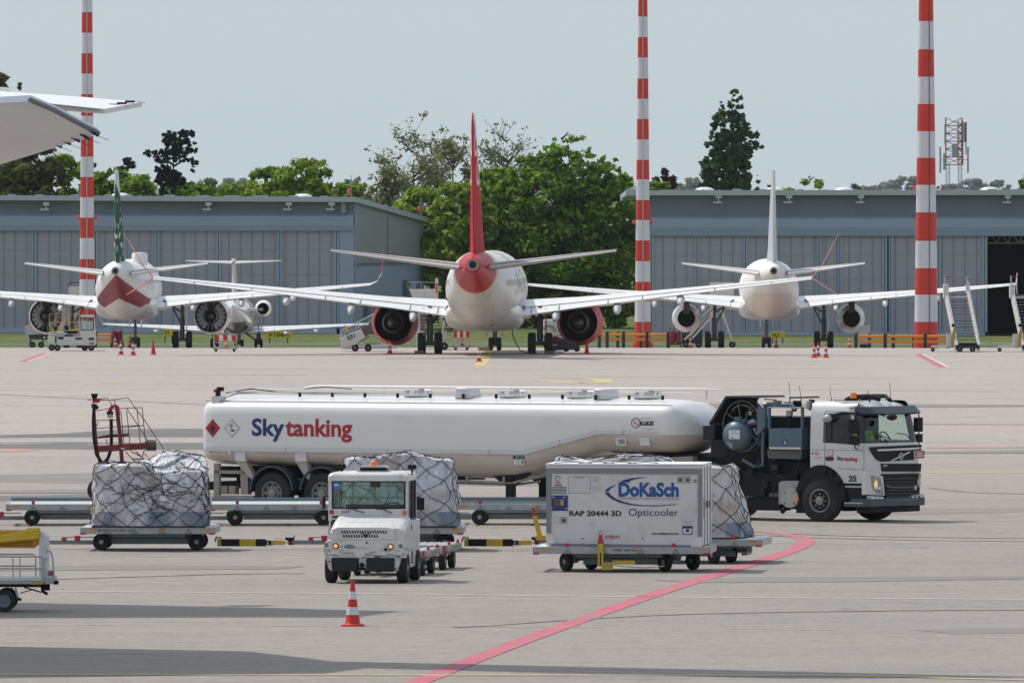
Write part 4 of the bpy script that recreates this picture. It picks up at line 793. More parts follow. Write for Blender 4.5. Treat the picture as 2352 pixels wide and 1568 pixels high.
# =============================================================== FUEL TANKER TRUCK
def D3(fr,cr,pts,axis,val): return [fr.on(px(cr,x,y),axis,val) for x,y in pts]
def decal(mb,fr,cr,pts,axis,val,t=0.006,m=None):
    """a flat piece read off the photo and laid on a plane of the thing, with its own thickness t"""
    q=D3(fr,cr,pts,axis,val)
    if axis==1: mb.prism([(p.x,p.z) for p in q],'y',val,val-t,m)
    elif axis==0: mb.prism([(p.y,p.z) for p in q],'x',val,val+t,m)
    return mb
def tri(mb,fr,cr,pts,axis,val,t=0.006,m=None): return decal(mb,fr,cr,pts,axis,val,t,m)
paint_w=mat('truck_white_paint',(0.66,0.655,0.65),rough=0.28,coat=0.4,dirt=(0.45,0.40,0.36),dscale=1.5,damt=0.3)
tankp=mat('tank_white_paint',(0.80,0.79,0.77),rough=0.3,coat=0.4); S=Sh(tankp,(1,1,1)); S.c=S.n.nodes.new('ShaderNodeRGB').outputs[0]; S.c.default_value=(0.78,0.77,0.755,1)
S.paint(S.mul(S.ramp(S.z,1.55,1.15,0,0.75),S.ramp(S.noise(0.8,(0.5,1,1.5),5),0.25,0.6,0.5,1)),(0.36,0.285,0.235)); S.paint(S.ramp(S.noise(1.6,(0.25,1,2),6,0.7),0.55,0.8,0,0.35),(0.48,0.43,0.38)); S.done()  # lower band browned: apron reflection put into the colour, broken up by dirt
skirtp=mat('tank_side_rail',(0.62,0.625,0.63),rough=0.35,var=0.05,vscale=1); steel=mat('galvanised_steel',(0.42,0.44,0.45),rough=0.45,metal=0.5,var=0.12,vscale=4)
blk=mat('chassis_black',(0.012,0.013,0.015),rough=0.7,spec=0.25,dirt=(0.03,0.03,0.03),dscale=2,damt=0.5); fend=mat('fender_blue_grey',(0.045,0.062,0.085),rough=0.4); bluegrey=mat('equipment_blue_grey',(0.095,0.145,0.19),rough=0.4,dirt=(0.05,0.07,0.09),dscale=3,damt=0.5)
pumpd=mat('pump_dark_teal',(0.014,0.022,0.028),rough=0.5,spec=0.35,var=0.3,vscale=3); beige=mat('worn_beige_metal',(0.30,0.27,0.24),rough=0.6,var=0.25,vscale=4)
glass=bpy.data.materials.new('vehicle_glass'); glass.use_nodes=True; n=glass.node_tree; n.nodes.clear(); o_=n.nodes.new('ShaderNodeOutputMaterial'); tr_=n.nodes.new('ShaderNodeBsdfTransparent'); tr_.inputs[0].default_value=(0.78,0.88,0.85,1); gl_=n.nodes.new('ShaderNodeBsdfGlossy'); gl_.inputs['Roughness'].default_value=0.03; fr_=n.nodes.new('ShaderNodeFresnel'); fr_.inputs[0].default_value=1.6; mx_=n.nodes.new('ShaderNodeMixShader'); n.links.new(fr_.outputs[0],mx_.inputs[0]); n.links.new(tr_.outputs[0],mx_.inputs[1]); n.links.new(gl_.outputs[0],mx_.inputs[2]); n.links.new(mx_.outputs[0],o_.inputs[0])
def dupe_mat(name,src,col): 
    return mat(name,col)
letter_blue=mat('lettering_blue',(0.010,0.035,0.16),rough=0.4); letter_red=mat('lettering_red',(0.42,0.015,0.04),rough=0.4); letter_blk=mat('lettering_black',(0.02,0.02,0.022),rough=0.5); sticker_w=mat('sticker_white',(0.72,0.72,0.72),rough=0.4); sticker_g=mat('sticker_grey',(0.25,0.26,0.28),rough=0.5)
hazred=mat('hazard_red',(0.38,0.02,0.035),rough=0.4); amber=mat('lamp_amber',(0.75,0.16,0.02),rough=0.25); lampr=mat('lamp_red',(0.45,0.02,0.02),rough=0.25); chrome=mat('lamp_chrome',(0.65,0.67,0.68),rough=0.15,metal=0.9)
lit=mat('headlamp_lit',(1.0,0.75,0.45),rough=0.3,emit=((1.0,0.55,0.22),0.35)); orange_h=mat('lamp_orange_lit',(0.80,0.17,0.02),rough=0.3,emit=((1.0,0.22,0.02),0.15))
K=Vector((4.83,271.5,0)); TH=R(-28); TT=R(-34)
truck=thing('fuel_tanker_truck','long white articulated fuel tanker with dark cab front driving across the apron','tanker truck',K,TH)
fT=Frame(K,TH); fC=Frame(K,TT); MT=Matrix.Rotation(TT-TH,4,'Z')
YS=-1.25
# --- tank
def side(cr,x,y,val=YS): p=fT.on(px(cr,x,y),1,val); return p.x,p.z
def tank_ring(x,zb,zr,sc=1.0,zt=2.85,cz=2.0):
    hw=1.25; P_=[(0,zb),(0.5,zb+0.01),(0.82,zb+0.07),(1.05,zb+(zr-zb)*0.38),(1.18,zb+(zr-zb)*0.72),(1.235,zr),(hw,zr+0.09),(hw,2.36),(1.235,2.50),(1.19,2.60),(1.08,2.68),(0.85,2.745),(0.45,zt-0.03),(0,zt)]
    r=[(y,z) for y,z in P_]+[(-y,z) for y,z in P_[-2:0:-1]]
    return [Vector((x,y*sc,cz+(z-cz)*sc)) for y,z in r]
sta=[]
def zbr(x):
    kb=[(-13.4,1.16),(-10.0,1.1),(-7.5,0.92),(-4.9,0.88),(-2.6,1.53),(0,1.53)]; kr=[(-13.4,1.50),(-4.51,1.50),(-2.53,2.0),(0,2.0)]
    def ip(k): 
        for (a,u),(b,v) in zip(k[:-1],k[1:]):
            if a<=x<=b: return u+(v-u)*(x-a)/(b-a)
        return k[-1][1]
    return ip(kb),ip(kr)
xs=[-13.40,-13.38,-13.33,-13.2,-13.0,-12.5,-11.5,-10,-8.5,-7.5,-6,-5.2,-4.9,-4.51,-4.0,-3.5,-3.0,-2.6,-2.53,-2.0,-1.4,-0.95,-0.78,-0.68,-0.60,-0.54,-0.47,-0.38,-0.28,-0.19,-0.12,-0.07]
scs={-13.40:0.80,-13.38:0.90,-13.33:0.955,-13.2:0.99,-0.95:1.0,-0.78:0.997,-0.68:0.988,-0.60:0.968,-0.54:0.935,-0.47:0.88,-0.38:0.79,-0.28:0.67,-0.19:0.53,-0.12:0.38,-0.07:0.2}
m=MB()
rings=[]
for x in xs:
    b,r=zbr(x); rings.append(tank_ring(x,b,r,scs.get(x,1.0),2.85 if x<-1.5 else 2.85-0.05*(x+1.5)))
m.loft(rings); nr=len(rings[0])
for fi,f_i in enumerate(m.f):
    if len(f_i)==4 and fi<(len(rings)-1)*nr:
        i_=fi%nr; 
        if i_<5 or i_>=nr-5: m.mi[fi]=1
tankb=mat('tank_belly_bounce_tan',(0.62,0.565,0.515),rough=0.4,coat=0.2,dirt=(0.36,0.29,0.24),dscale=1.2,damt=0.6,stretch=(0.5,1,1.5),lo=0.35,hi=0.75)  # warm ground reflection painted into the belly colour, with dirt over it
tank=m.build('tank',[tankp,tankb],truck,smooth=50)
m=MB()   # side rail
for sy in (-1,1):
    pl=[(-13.2,1.60),(-4.55,1.60),(-2.55,2.09),(-0.9,2.09),(-0.85,2.05),(-2.5,2.0),(-4.45,1.5),(-13.2,1.5)]
    m.prism(pl,'y',sy*1.252,sy*1.275)
m.build('side_rail',skirtp,tank,smooth=0)
m=MB()
for sy in (-1,1):
    for x in (-11.0,-8.2,-5.4,-3.5,-1.8): 
        z=zbr(x)[1]; m.box(x-0.008,x+0.008,min(sy*1.25,sy*1.279),max(sy*1.25,sy*1.279),z,z+0.1)
m.box(-13.35,-0.6,-1.04,-1.02,2.70,2.715); m.build('rail_seam',sticker_g,tank,smooth=0)
# roof walkway, rails, manholes
m=MB(); m.tube([(-13.0,-0.62,2.93),(-0.9,-0.62,2.93)],0.012,5); m.build('walkway_coaming',steel,tank,smooth=0)
m=MB(); zr=3.07; m.tube([(-11.6,0.75,zr-0.05),(-11.3,0.75,zr),(-6,0.75,zr),(-0.6,0.75,zr),(-0.15,0.75,zr-0.03),(0.15,0.75,zr-0.12)],0.014,6)
for x in (-11.3,-9.4,-7.6,-5.9,-4.2,-2.5,-0.6): m.beam((x,0.75,2.8),(x,0.75,zr),0.035,0.035); m.cb((x,0.75,zr-0.07),(0.05,0.05,0.09))
m.tube([(-13.0,0.62,2.99),(-0.9,0.62,2.99)],0.014,5); m.build('guard_rail',sticker_w,tank)
m=MB(); m.tube([(-13.1,-0.5,2.9),(-12.5,-0.3,3.0),(-11.9,-0.1,2.93),(-11,0,2.9),(-9,0,2.92)],0.014,5); m.tube([(-11.4,0.4,3.0),(-10.8,0.4,3.05),(-10.1,0.4,3.0)],0.012,5); m.tube([(-12.9,-0.9,2.78),(-12.7,-0.6,2.9),(-12.2,-0.5,2.92)],0.012,5)
x=-11.0
while x<-1: m.box(x,x+0.06,-0.64,-0.60,2.82,2.93); x+=0.9
m.build('roof_cable',blk,tank)
for x in (-8.0,-5.4,-3.55,-1.75):
    m=MB(); m.cyl((x,-0.1,2.84),(x,-0.1,2.875),0.33,0.33,20); m.tube([(x-0.28,-0.3,2.9),(x-0.25,-0.3,2.99),(x+0.1,-0.3,3.0),(x+0.28,-0.3,2.95)],0.010,5); m.tube([(x-0.2,0.1,2.9),(x-0.1,0.1,3.0),(x+0.25,0.1,3.0),(x+0.3,0.1,2.9)],0.010,5); m.cyl((x+0.1,-0.1,2.9),(x+0.1,-0.1,3.04),0.09,0.07,12)
    for q in range(6): m.cyl((x+0.28*math.cos(q),-0.1+0.28*math.sin(q),2.9),(x+0.28*math.cos(q),-0.1+0.28*math.sin(q),2.98),0.03,n=6)
    m.build('manhole_cover',steel,tank)
for x in (-6.55,-2.8):
    m=MB(); m.prism([(x-0.22,2.82),(x+0.22,2.82),(x+0.15,3.07),(x-0.17,3.07)],'y',-0.55,0.1); m.build('vent_box',skirtp,tank,bevel=0.03)
m=MB(); m.cb((-13.05,-0.95,2.72),(0.22,0.3,0.22),0); m.cyl((-13.05,-1.0,2.8),(-13.02,-1.0,2.97),0.07,0.06,10,m=1); m.cb((-13.0,-0.95,3.0),(0.14,0.12,0.1),1); m.cyl((-13.1,-1.02,2.92),(-13.1,-1.02,3.0),0.05,0.04,8,m=2); m.build('rear_lamp_post',[skirtp,blk,lampr],tank)
# markings
def dm(name,par,mats,parts):
    mb=MB(parts[0] if isinstance(parts[0],Matrix) else None)
    for p in parts: 
        if not isinstance(p,Matrix): p(mb)
    return mb.build(name,mats,par,smooth=0)
hz=D3(fT,'e',[(183,372),(248,452),(183,533),(118,452)],1,YS); h2=D3(fT,'e',[(352,374),(420,454),(352,535),(284,454)],1,YS)
m=MB(); m.prism([(p.x,p.z) for p in hz],'y',YS,YS-0.006); c=sum(hz,Vector())/4; m.cyl((c.x,YS-0.006,c.z-0.02),(c.x,YS-0.010,c.z-0.02),0.055,0.055,12,m=1); m.prism([(c.x-0.04,c.z),(c.x+0.045,c.z-0.01),(c.x+0.02,c.z+0.10),(c.x-0.01,c.z+0.05)],'y',YS-0.006,YS-0.010,1); m.box(c.x-0.06,c.x+0.06,YS-0.010,YS-0.006,c.z-0.1,c.z-0.085,1); m.build('hazard_diamond',[hazred,letter_blk],tank,smooth=0)
m=MB(); m.prism([(p.x,p.z) for p in h2],'y',YS,YS-0.005,1); c=sum(h2,Vector())/4; m.prism([(c.x+(p.x-c.x)*0.92,c.z+(p.z-c.z)*0.92) for p in h2],'y',YS-0.005,YS-0.009,0)
m.beam((c.x-0.03,YS-0.011,c.z-0.03),(c.x-0.02,YS-0.011,c.z+0.11),0.014,0.01,1)
for a,b in (((-0.03,0.05),(-0.07,0.09)),((-0.025,0.03),(0.04,0.07)),((-0.025,0.09),(0.02,0.12))): m.beam((c.x+a[0],YS-0.011,c.z+a[1]),(c.x+b[0],YS-0.011,c.z+b[1]),0.01,0.01,1)
m.prism([(c.x-0.05,c.z-0.055),(c.x+0.03,c.z-0.02),(c.x+0.10,c.z-0.06),(c.x+0.02,c.z-0.075)],'y',YS-0.009,YS-0.013,1); m.build('hazard_diamond',[sticker_w,letter_blk],tank,smooth=0,)['label']='white diamond marking with dead tree and fish'
def txt_side(mb,fr,cr,x0,y1,x1,y0,s,val,bold=0.0,m=None,axis=1,eps=0.008):
    a=fr.on(px(cr,x0,y1),axis,val); b=fr.on(px(cr,x1,y0),axis,val)
    if axis==1: text(mb,s,(a.x,val-eps,a.z),(1,0,0),(0,0,1),w=b.x-a.x,h=b.z-a.z,bold=bold,m=m)
    else: text(mb,s,(val+eps,a.y,a.z),(0,1,0),(0,0,1),w=b.y-a.y,h=b.z-a.z,bold=bold,m=m)
m=MB(); txt_side(m,fT,'e',525,568,812,368,'Sky',YS,0.028,0); m.build('lettering',letter_blue,tank,smooth=0)
m=MB(); txt_side(m,fT,'e',820,573,1406,372,'tanking',YS,0.028,0); m.build('lettering',letter_red,tank,smooth=0)
m=MB(); decal(m,fT,'f',[(1566,351),(1675,351),(1675,383),(1566,383)],1,YS,0.005,0); txt_side(m,fT,'f',1582,378,1672,356,'JET A-1',YS-0.005,0.02,1); decal(m,fT,'f',[(1566,328),(1660,328),(1660,331),(1566,331)],1,YS,0.004,2); decal(m,fT,'f',[(1590,408),(1685,408),(1685,411),(1590,411)],1,YS,0.004,2); m.build('fuel_sign',[letter_blk,sticker_w,sticker_g],tank,smooth=0)
c=fT.on(px('f',1535,364),1,YS); m=MB(); rr=0.125; m.cyl((c.x,YS,c.z),(c.x,YS-0.004,c.z),rr,n=28,m=0); m.cyl((c.x,YS-0.004,c.z),(c.x,YS-0.007,c.z),rr*0.82,n=28,m=1); m.beam((c.x-0.08,YS-0.010,c.z+0.08),(c.x+0.08,YS-0.010,c.z-0.08),0.02,0.006,0); m.beam((c.x-0.05,YS-0.0095,c.z),(c.x+0.05,YS-0.0095,c.z-0.02),0.02,0.004,2); m.build('prohibition_sign',[hazred,sticker_w,letter_blk],tank,smooth=0)
m=MB(); 
for (pts,mi) in (([(578,621),(662,621),(662,642),(578,642)],0),([(588,648),(664,648),(664,690),(588,690)],1)): decal(m,fT,'f',pts,1,-1.20,0.04,mi)
txt_side(m,fT,'f',592,639,660,625,'JET A-1',-1.24,0.02,1)
for q in range(4): decal(m,fT,'f',[(594,654+q*9),(625,654+q*9),(625,657+q*9),(594,657+q*9)],1,-1.24,0.003,2)
decal(m,fT,'f',[(636,655),(656,655),(656,684),(636,684)],1,-1.24,0.003,2); m.build('data_plate',[letter_blk,sticker_w,sticker_g],tank,smooth=0)
m=MB(); decal(m,fT,'e',[(118,656),(346,656),(346,684),(118,684)],1,-1.215,0.04,0); txt_side(m,fT,'e',155,679,330,661,'ROHR',-1.255,0.03,1); m.build('maker_plate',[sticker_w,mat('lettering_gold',(0.42,0.28,0.04))],tank,smooth=0)
# skirts / brackets above the fenders
for i,(a,b,lo) in enumerate((((383,470),(400,480),(480,545)),((908,1005),(915,1003),(1000,1040)))):
    m=MB(); q=D3(fT,'e',[(a[0],660),(a[1],660),(a[1]+4,742),(a[0]+4,742)],1,-1.20); m.prism([(p.x,p.z) for p in q],'y',-1.235,-1.10); q=D3(fT,'e',[(a[0]+6,742),(a[1]+3,742),(lo[1]+2,870),(lo[1]-10,905),(lo[1]-40,880)],1,-1.15); m.prism([(p.x,p.z) for p in q],'y',-1.19,-1.0,1); m.build('support_bracket',[paint_w,mat('bracket_warm_white',(0.42,0.36,0.32),rough=0.5)],truck,smooth=0)
for q in ([(1380,478),(1462,478),(1470,540),(1392,540)],[(1567,480),(1645,480),(1655,540),(1580,540)]):
    m=MB(); decal(m,fT,'f',q,1,-1.16,0.05,0)
    if q[0][0]<1500: decal(m,fT,'f',[(1398,492),(1445,492),(1450,528),(1404,528)],1,-1.21,0.01,1)
    m.build('access_panel',[paint_w,sticker_g],truck,smooth=0)
# chassis beam pieces, pipes, landing leg
m=MB()
for sy in (-0.5,0.5): m.box(-13.2,-6.5,sy-0.06,sy+0.06,0.84,1.12)
m.box(-13.3,-13.2,-1.1,1.1,0.55,0.75); m.build('trailer_chassis',blk,truck,smooth=0)
m=MB(); m.tube([(-7.5,-0.9,0.86),(-5.0,-0.9,0.80),(-4.2,-0.9,0.98),(-3.0,-0.9,1.40),(-2.4,-0.9,1.47),(-1.9,-0.9,1.40)],0.035,7); m.tube([(-7.5,-0.75,0.80),(-5.0,-0.75,0.76),(-4.3,-0.75,0.85)],0.03,6)
for x in (-7.2,-6.2,-5.2): m.cb((x,-0.9,0.88),(0.06,0.08,0.16))
m.build('side_pipe',beige,truck)
for sy in (-1,1):
    m=MB(); m.box(-5.15,-4.95,sy*0.85-0.08,sy*0.85+0.08,0.28,0.95); m.cyl((-5.05,sy*0.85-0.1,0.34),(-5.05,sy*0.85+0.1,0.34),0.14,n=14); m.prism([(-5.5,0.95),(-4.5,1.05),(-4.9,0.75),(-5.2,0.75)],'y',sy*0.85-0.05,sy*0.85+0.05); m.build('landing_leg',blk,truck,smooth=0)
m=MB(); m.prism([(-2.5,1.5),(0.0,1.56),(0.3,1.45),(0.3,1.28),(-0.9,1.22),(-1.2,1.3),(-2.0,1.35)],'y',-0.7,0.7,0); m.prism([(-1.5,1.42),(-0.1,1.50),(-0.1,1.18),(-1.1,1.15)],'y',-0.95,-0.7,1); m.build('coupling_plate',[blk,beige],truck,smooth=0)
# rear underside cabinet
m=MB()
m.box(-13.1,-12.95,-1.1,-1.0,0.25,1.2); m.box(-12.35,-12.15,-1.1,-0.9,0.45,1.2); m.box(-13.1,-12.2,-1.1,-1.05,0.95,1.03); m.box(-13.1,-11.95,-1.15,-1.08,0.38,0.43); m.box(-12.95,-12.8,-1.1,-0.9,0.22,0.4); m.box(-12.75,-12.6,-1.1,-0.9,0.22,0.4)
m.build('rear_underrun_guard',beige,truck,smooth=0)
for x in (-12.85,-12.62): 
    m=MB(); m.cb((x,-0.95,0.55),(0.18,0.2,0.2)); m.cyl((x,-1.06,0.55),(x,-0.9,0.55),0.07,n=10); m.build('hose_coupling',beige,truck)
m=MB(); m.cyl((-12.1,-0.9,0.75),(-12.1,0.9,0.75),0.24,n=18); m.cyl((-12.75,-0.5,0.9),(-12.75,-0.5,0.7),0.05,n=8); m.build('air_tank',blk,truck)
def truck_wheel(par,M_,x,y,side,r=0.5,w=0.30,name='wheel',steer=0):
    g=Matrix.Translation((x,y,r))@Matrix.Rotation(steer,4,'Z'); Mx=(M_@g) if M_ else g; s_=side
    m=MB(Mx); pr=[(r*0.55,0.0),(r*0.9,0.0),(r*0.965,0.02),(r,0.05),(r,w-0.05),(r*0.96,w-0.01),(r*0.55,w)]
    m.lathe([(a,-s_*(-b)) for a,b in pr] if False else [(a,-s_*b) for a,b in pr],(0,0,0),(0,1,0),40)
    for k in range(0): m.lathe([(r*1.004,-s_*(0.08+k*0.06)),(r*1.004,-s_*(0.10+k*0.06))],(0,0,0),(0,1,0),40)
    t_=m.build(name,tyre,par,smooth=35)
    m=MB(Mx); m.lathe([(r*0.56,-0.0*s_),(r*0.54,s_*0.012),(r*0.50,-s_*0.0),(r*0.47,-s_*0.05),(r*0.40,-s_*0.07),(r*0.22,-s_*0.05),(r*0.20,s_*0.02),(r*0.12,s_*0.035),(0.01,s_*0.035)],(0,0,0),(0,1,0),32)
    for k in range(8):
        a=k*math.pi/4; m.cyl((r*0.31*math.cos(a),-s_*0.07,r*0.31*math.sin(a)),(r*0.31*math.cos(a),s_*0.0,r*0.31*math.sin(a)),0.022,n=6)
    m.build('rim',mat('rim_worn_steel',(0.26,0.25,0.235),rough=0.5,metal=0.3,var=0.3,vscale=6),t_)
    m=MB(Mx)
    for k in range(8):
        a=(k+0.5)*math.pi/4; m.cyl((r*0.43*math.cos(a),-s_*0.035,r*0.43*math.sin(a)),(r*0.43*math.cos(a),-s_*0.055,r*0.43*math.sin(a)),0.035,n=10)
    m.build('rim_recess',blk,t_)
for x in (-11.42,-10.04,-8.66):
    for sy in (-1,1):
        truck_wheel(truck,None,x,sy*1.22,sy); 
        m=MB(); R0,R1=0.56,0.60; n_=20; a0,a1=R(2),R(178); ii=[(x+R0*math.cos(a0+(a1-a0)*k/n_),0.56+R0*1.0*math.sin(a0+(a1-a0)*k/n_)) for k in range(n_+1)]; oo=[(x+R1*math.cos(a0+(a1-a0)*k/n_),0.56+R1*math.sin(a0+(a1-a0)*k/n_)) for k in range(n_+1)]
        for k in range(n_): m.prism([ii[k],ii[k+1],oo[k+1],oo[k]],'y',sy*1.25,sy*0.85)
        m.build('fender',fend,truck,smooth=60)
    m=MB(); m.cyl((x,-1.0,0.5),(x,1.0,0.5),0.09,n=10); m.beam((x-0.5,-0.5,0.75),(x+0.1,-0.5,0.5),0.1,0.12); m.beam((x-0.5,0.5,0.75),(x+0.1,0.5,0.5),0.1,0.12); m.build('axle',blk,truck)
# --- tractor: chassis, cab
def cside(cr,pts,val): q=D3(fC,cr,pts,1,val); return [(p.x,p.z) for p in q]
m=MB(MT)
for sy in (-0.42,0.42): m.box(-0.9,4.9,sy-0.05,sy+0.05,0.68,0.95)
m.box(-0.9,-0.8,-1.0,1.0,0.6,0.8); m.box(0.7,3.4,-0.9,0.9,0.35,1.4); m.box(0.85,3.0,-1.05,-0.9,0.28,1.1); m.box(1.4,2.55,-1.1,-0.6,0.24,0.5); m.build('tractor_chassis',blk,truck,smooth=0)
NP=[]
def plan(xf,hw,rad=0.3,xr=3.5,off=0.0):
    pts=[(xr,-hw-off),(3.86,-hw-off),(4.3,-hw-off),(4.74,-hw-off)]; cx_0=xf-rad
    for k in range(7):
        a=-math.pi/2+k*math.pi/12; pts.append((cx_0+(rad+off)*math.cos(a),-(hw-rad)+(rad+off)*math.sin(a)))
    for k in range(1,6): pts.append((xf+off+0.02*math.sin(math.pi*k/6),-(hw-rad)+(2*(hw-rad))*k/6))
    for k in range(7):
        a=k*math.pi/12; pts.append((cx_0+(rad+off)*math.cos(a),(hw-rad)+(rad+off)*math.sin(a)))
    pts+=[(4.74,hw+off),(4.3,hw+off),(3.86,hw+off),(xr,hw+off)]; return pts
lev=[(0.92,5.06,1.22,0.22),(1.30,5.08,1.235,0.25),(1.55,5.08,1.24,0.27),(1.86,5.05,1.24,0.30),(2.53,4.90,1.21,0.30),(2.64,4.86,1.19,0.30),(2.76,4.72,1.13,0.34),(2.83,4.5,1.02,0.4),(2.85,4.3,0.85,0.4)]
def cabshell(off,mi,name,mt,par):
    m=MB(MT); L=[plan(xf,hw+(off),rd,3.5-off*0,0) for z,xf,hw,rd in lev]; n=len(L[0])
    rings=[[Vector((x+(off if x>4.8 else 0),y,z)) for x,y in ring] for ring,(z,_,_,_) in zip(L,lev)]
    vs=[p for r in rings for p in r]; fs=[]
    for k in range(len(rings)-1):
        for i in range(n):
            j=(i+1)%n; win=False
            if k==3:
                if 1<=i<=2 or i in (n-4,n-3): win=True
                if 5<=i<=n-7: win=True
            if not win: fs.append((k*n+i,k*n+j,(k+1)*n+j,(k+1)*n+i))
    fs.append(tuple(range((len(rings)-1)*n,len(rings)*n))); fs.append(tuple(range(n))[::-1])
    m.add(vs,fs); return m.build(name,mt,par,smooth=35)
cab=cabshell(0,0,'cab',paint_w,truck); cabshell(-0.03,0,'cab_lining',mat('cab_lining_dark',(0.04,0.042,0.045),rough=0.8),cab)
def glasspatch(i0,i1,name):
    m=MB(MT); A=plan(5.05,1.235,0.30); B=plan(4.90,1.205,0.30); vs=[Vector((x,y,1.86)) for x,y in A[i0:i1+1]]+[Vector((x,y,2.53)) for x,y in B[i0:i1+1]]; k=i1-i0+1
    m.add(vs,[(i,i+1,k+i+1,k+i) for i in range(k-1)]); return m.build(name,glass,cab,smooth=60)
n_=len(plan(5,1.2)); glasspatch(5,n_-6,'windscreen'); glasspatch(1,3,'side_window'); glasspatch(n_-4,n_-2,'side_window')
# black surrounds, door line, mask below the windscreen
m=MB(MT)
for pts in ([(1324,335),(1350,335),(1350,590),(1330,580)],[(1324,330),(1575,318),(1578,342),(1324,345)],[(1330,572),(1600,600),(1600,612),(1340,590)]): m.prism(cside('d',pts,-1.24),'y',-1.25,-1.235)
m.build('window_seal',letter_blk,cab,smooth=0)
m=MB(MT)
for pts in ([(1294,310),(1299,310),(1291,800),(1286,800)],[(1160,648),(1640,655),(1640,659),(1160,652)],[(1400,812),(1640,832),(1640,835),(1400,815)],[(1638,600),(1642,600),(1640,850),(1636,850)],[(1299,306),(1575,316),(1575,320),(1299,310)]): m.prism(cside('d',pts,-1.24),'y',-1.247,-1.235)
m.build('door_gap',sticker_g,cab,smooth=0)
XF=5.10
def F_(pts): q=D3(fC,'d',pts,0,XF); return [(p.y,p.z) for p in q]
m=MB(MT)
m.prism(F_([(1690,628),(2150,606),(2150,640),(2140,672),(2080,742),(1790,758),(1745,735),(1720,690)]),'x',XF-0.03,XF+0.012,0)
m.prism(F_([(1745,648),(2150,628),(2150,640),(2060,652),(1760,664)]),'x',XF+0.012,XF+0.03,1)
m.prism(F_([(1790,775),(2145,775),(2140,845),(1800,845)]),'x',XF-0.03,XF+0.02,0)
m.build('front_mask',[blk,paint_w],cab,smooth=0)
m=MB(MT); g0=F_([(1790,868),(2135,862),(2120,1115),(1835,1118)]); m.prism(g0,'x',XF-0.05,XF+0.03,0)
for yy_ in (905,935,962,1008,1038,1065,1090): m.prism(F_([(1808+ (yy_-880)*0.1,yy_),(2125,yy_-4),(2124,yy_+5),(1812+(yy_-880)*0.1,yy_+9)]),'x',XF+0.03,XF+0.05,1)
for yy_ in (965,1075): m.prism(F_([(1815,yy_),(1870,yy_+16),(2060,yy_+14),(2120,yy_-4),(2120,yy_+6),(2060,yy_+26),(1870,yy_+28),(1815,yy_+12)]),'x',XF+0.03,XF+0.07,2)
m.build('grille',[blk,mat('grille_grey',(0.05,0.052,0.055)),mat('grille_bar_grey',(0.10,0.11,0.12),rough=0.4)],cab,smooth=0)
m=MB(MT); a=fC.on(px('d',1880,750),0,XF+.013); b=fC.on(px('d',2045,670),0,XF+.013); m.beam((XF+.02,a.y,a.z),(XF+.02,b.y,b.z),0.012,0.03); c=(a+b)/2
R_=[]
for k in range(21): R_.append((XF+.03,c.y+0.075*math.cos(k*math.pi/10),c.z+0.075*math.sin(k*math.pi/10)))
m.tube(R_,0.014,5); text(m,'VOLVO',(XF+0.024,fC.on(px('d',1800,803),0,XF).y,fC.on(px('d',1800,803),0,XF).z),(0,1,0),(0,0,1),h=0.045,bold=0.03); m.build('badge',chrome,cab,smooth=0)
m=MB(MT); m.prism(F_([(2078,662),(2170,655),(2170,728),(2080,735)]),'x',XF,XF+0.03,1); m.prism(F_([(2082,667),(2167,660),(2167,722),(2083,729)]),'x',XF+0.03,XF+0.034,0)
m.prism(F_([(2098,678),(2150,675),(2150,688),(2098,691)]),'x',XF+0.034,XF+0.037,1); m.prism(F_([(2092,702),(2160,698),(2160,710),(2092,714)]),'x',XF+0.034,XF+0.037,1); m.build('warning_plate',[hazred,sticker_w],cab,smooth=0)
# headlights
def hl(pts_list,flip):
    for pts,mi in pts_list:
        pass
for flip in (0,1):
    def FX(pts): 
        q=F_(pts); return [(-y,z) for y,z in q] if flip else q
    m=MB(MT); m.prism(FX([(1648,845),(1735,855),(1800,890),(1815,1060),(1650,1052)] if not flip else [(1700,850),(1735,855),(1800,890),(1815,1060),(1705,1052)]),'x',XF-0.10,XF+0.035 if not flip else XF+0.0,0); hp=m.build('headlight_panel',paint_w,cab,smooth=0,bevel=0.012)
    m=MB(MT); lit_=lit if not flip else mat('lamp_glass_grey2',(0.5,0.51,0.52),rough=0.12); m.prism(FX([(1690 if not flip else 1718,878),(1770,900),(1800,1050),(1745,1040),(1700 if not flip else 1725,990)]),'x',XF,XF+0.05 if not flip else XF+0.02,0); m.prism(FX([(1722,882),(1730,884),(1735,990),(1727,985)]),'x',XF+0.02,XF+0.056,1); p0=FX([(1728,962)])[0]; m.sphere((XF+0.05,p0[0],p0[1]),0.075,12,8,(0.5,1,1.4),m=2); p1=FX([(1760,1000)])[0]; m.sphere((XF+0.05,p1[0],p1[1]),0.06,12,8,(0.4,1,1),m=1); m.build('headlight',[mat('lamp_glass_grey',(0.30,0.31,0.32),rough=0.1),chrome,lit_],cab)
    m=MB(MT); m.prism(FX([(1680,1062),(1800,1068),(1802,1110),(1682,1106)]),'x',XF-0.05,XF+0.045,0); 
    for q in (1705,1745,1780): p0=FX([(q,1088)])[0]; m.sphere((XF+0.045,p0[0],p0[1]),0.04,10,6,(0.4,1,1),m=1)
    m.build('fog_light',[mat('lamp_glass_grey2',(0.5,0.51,0.52),rough=0.12),chrome],cab)
m=MB(MT); m.prism([(y,z) for y,z in [(-1.22,0.36),(1.22,0.36),(1.22,0.56),(-1.22,0.56)]],'x',4.6,5.16,0); m.box(4.7,5.1,-1.1,1.1,0.22,0.36,1); m.box(4.4,4.95,-1.2,-1.0,0.36,0.5,0); m.box(4.4,4.95,1.0,1.2,0.36,0.5,0); m.build('bumper',[fend,blk],cab,smooth=30,bevel=0.02)
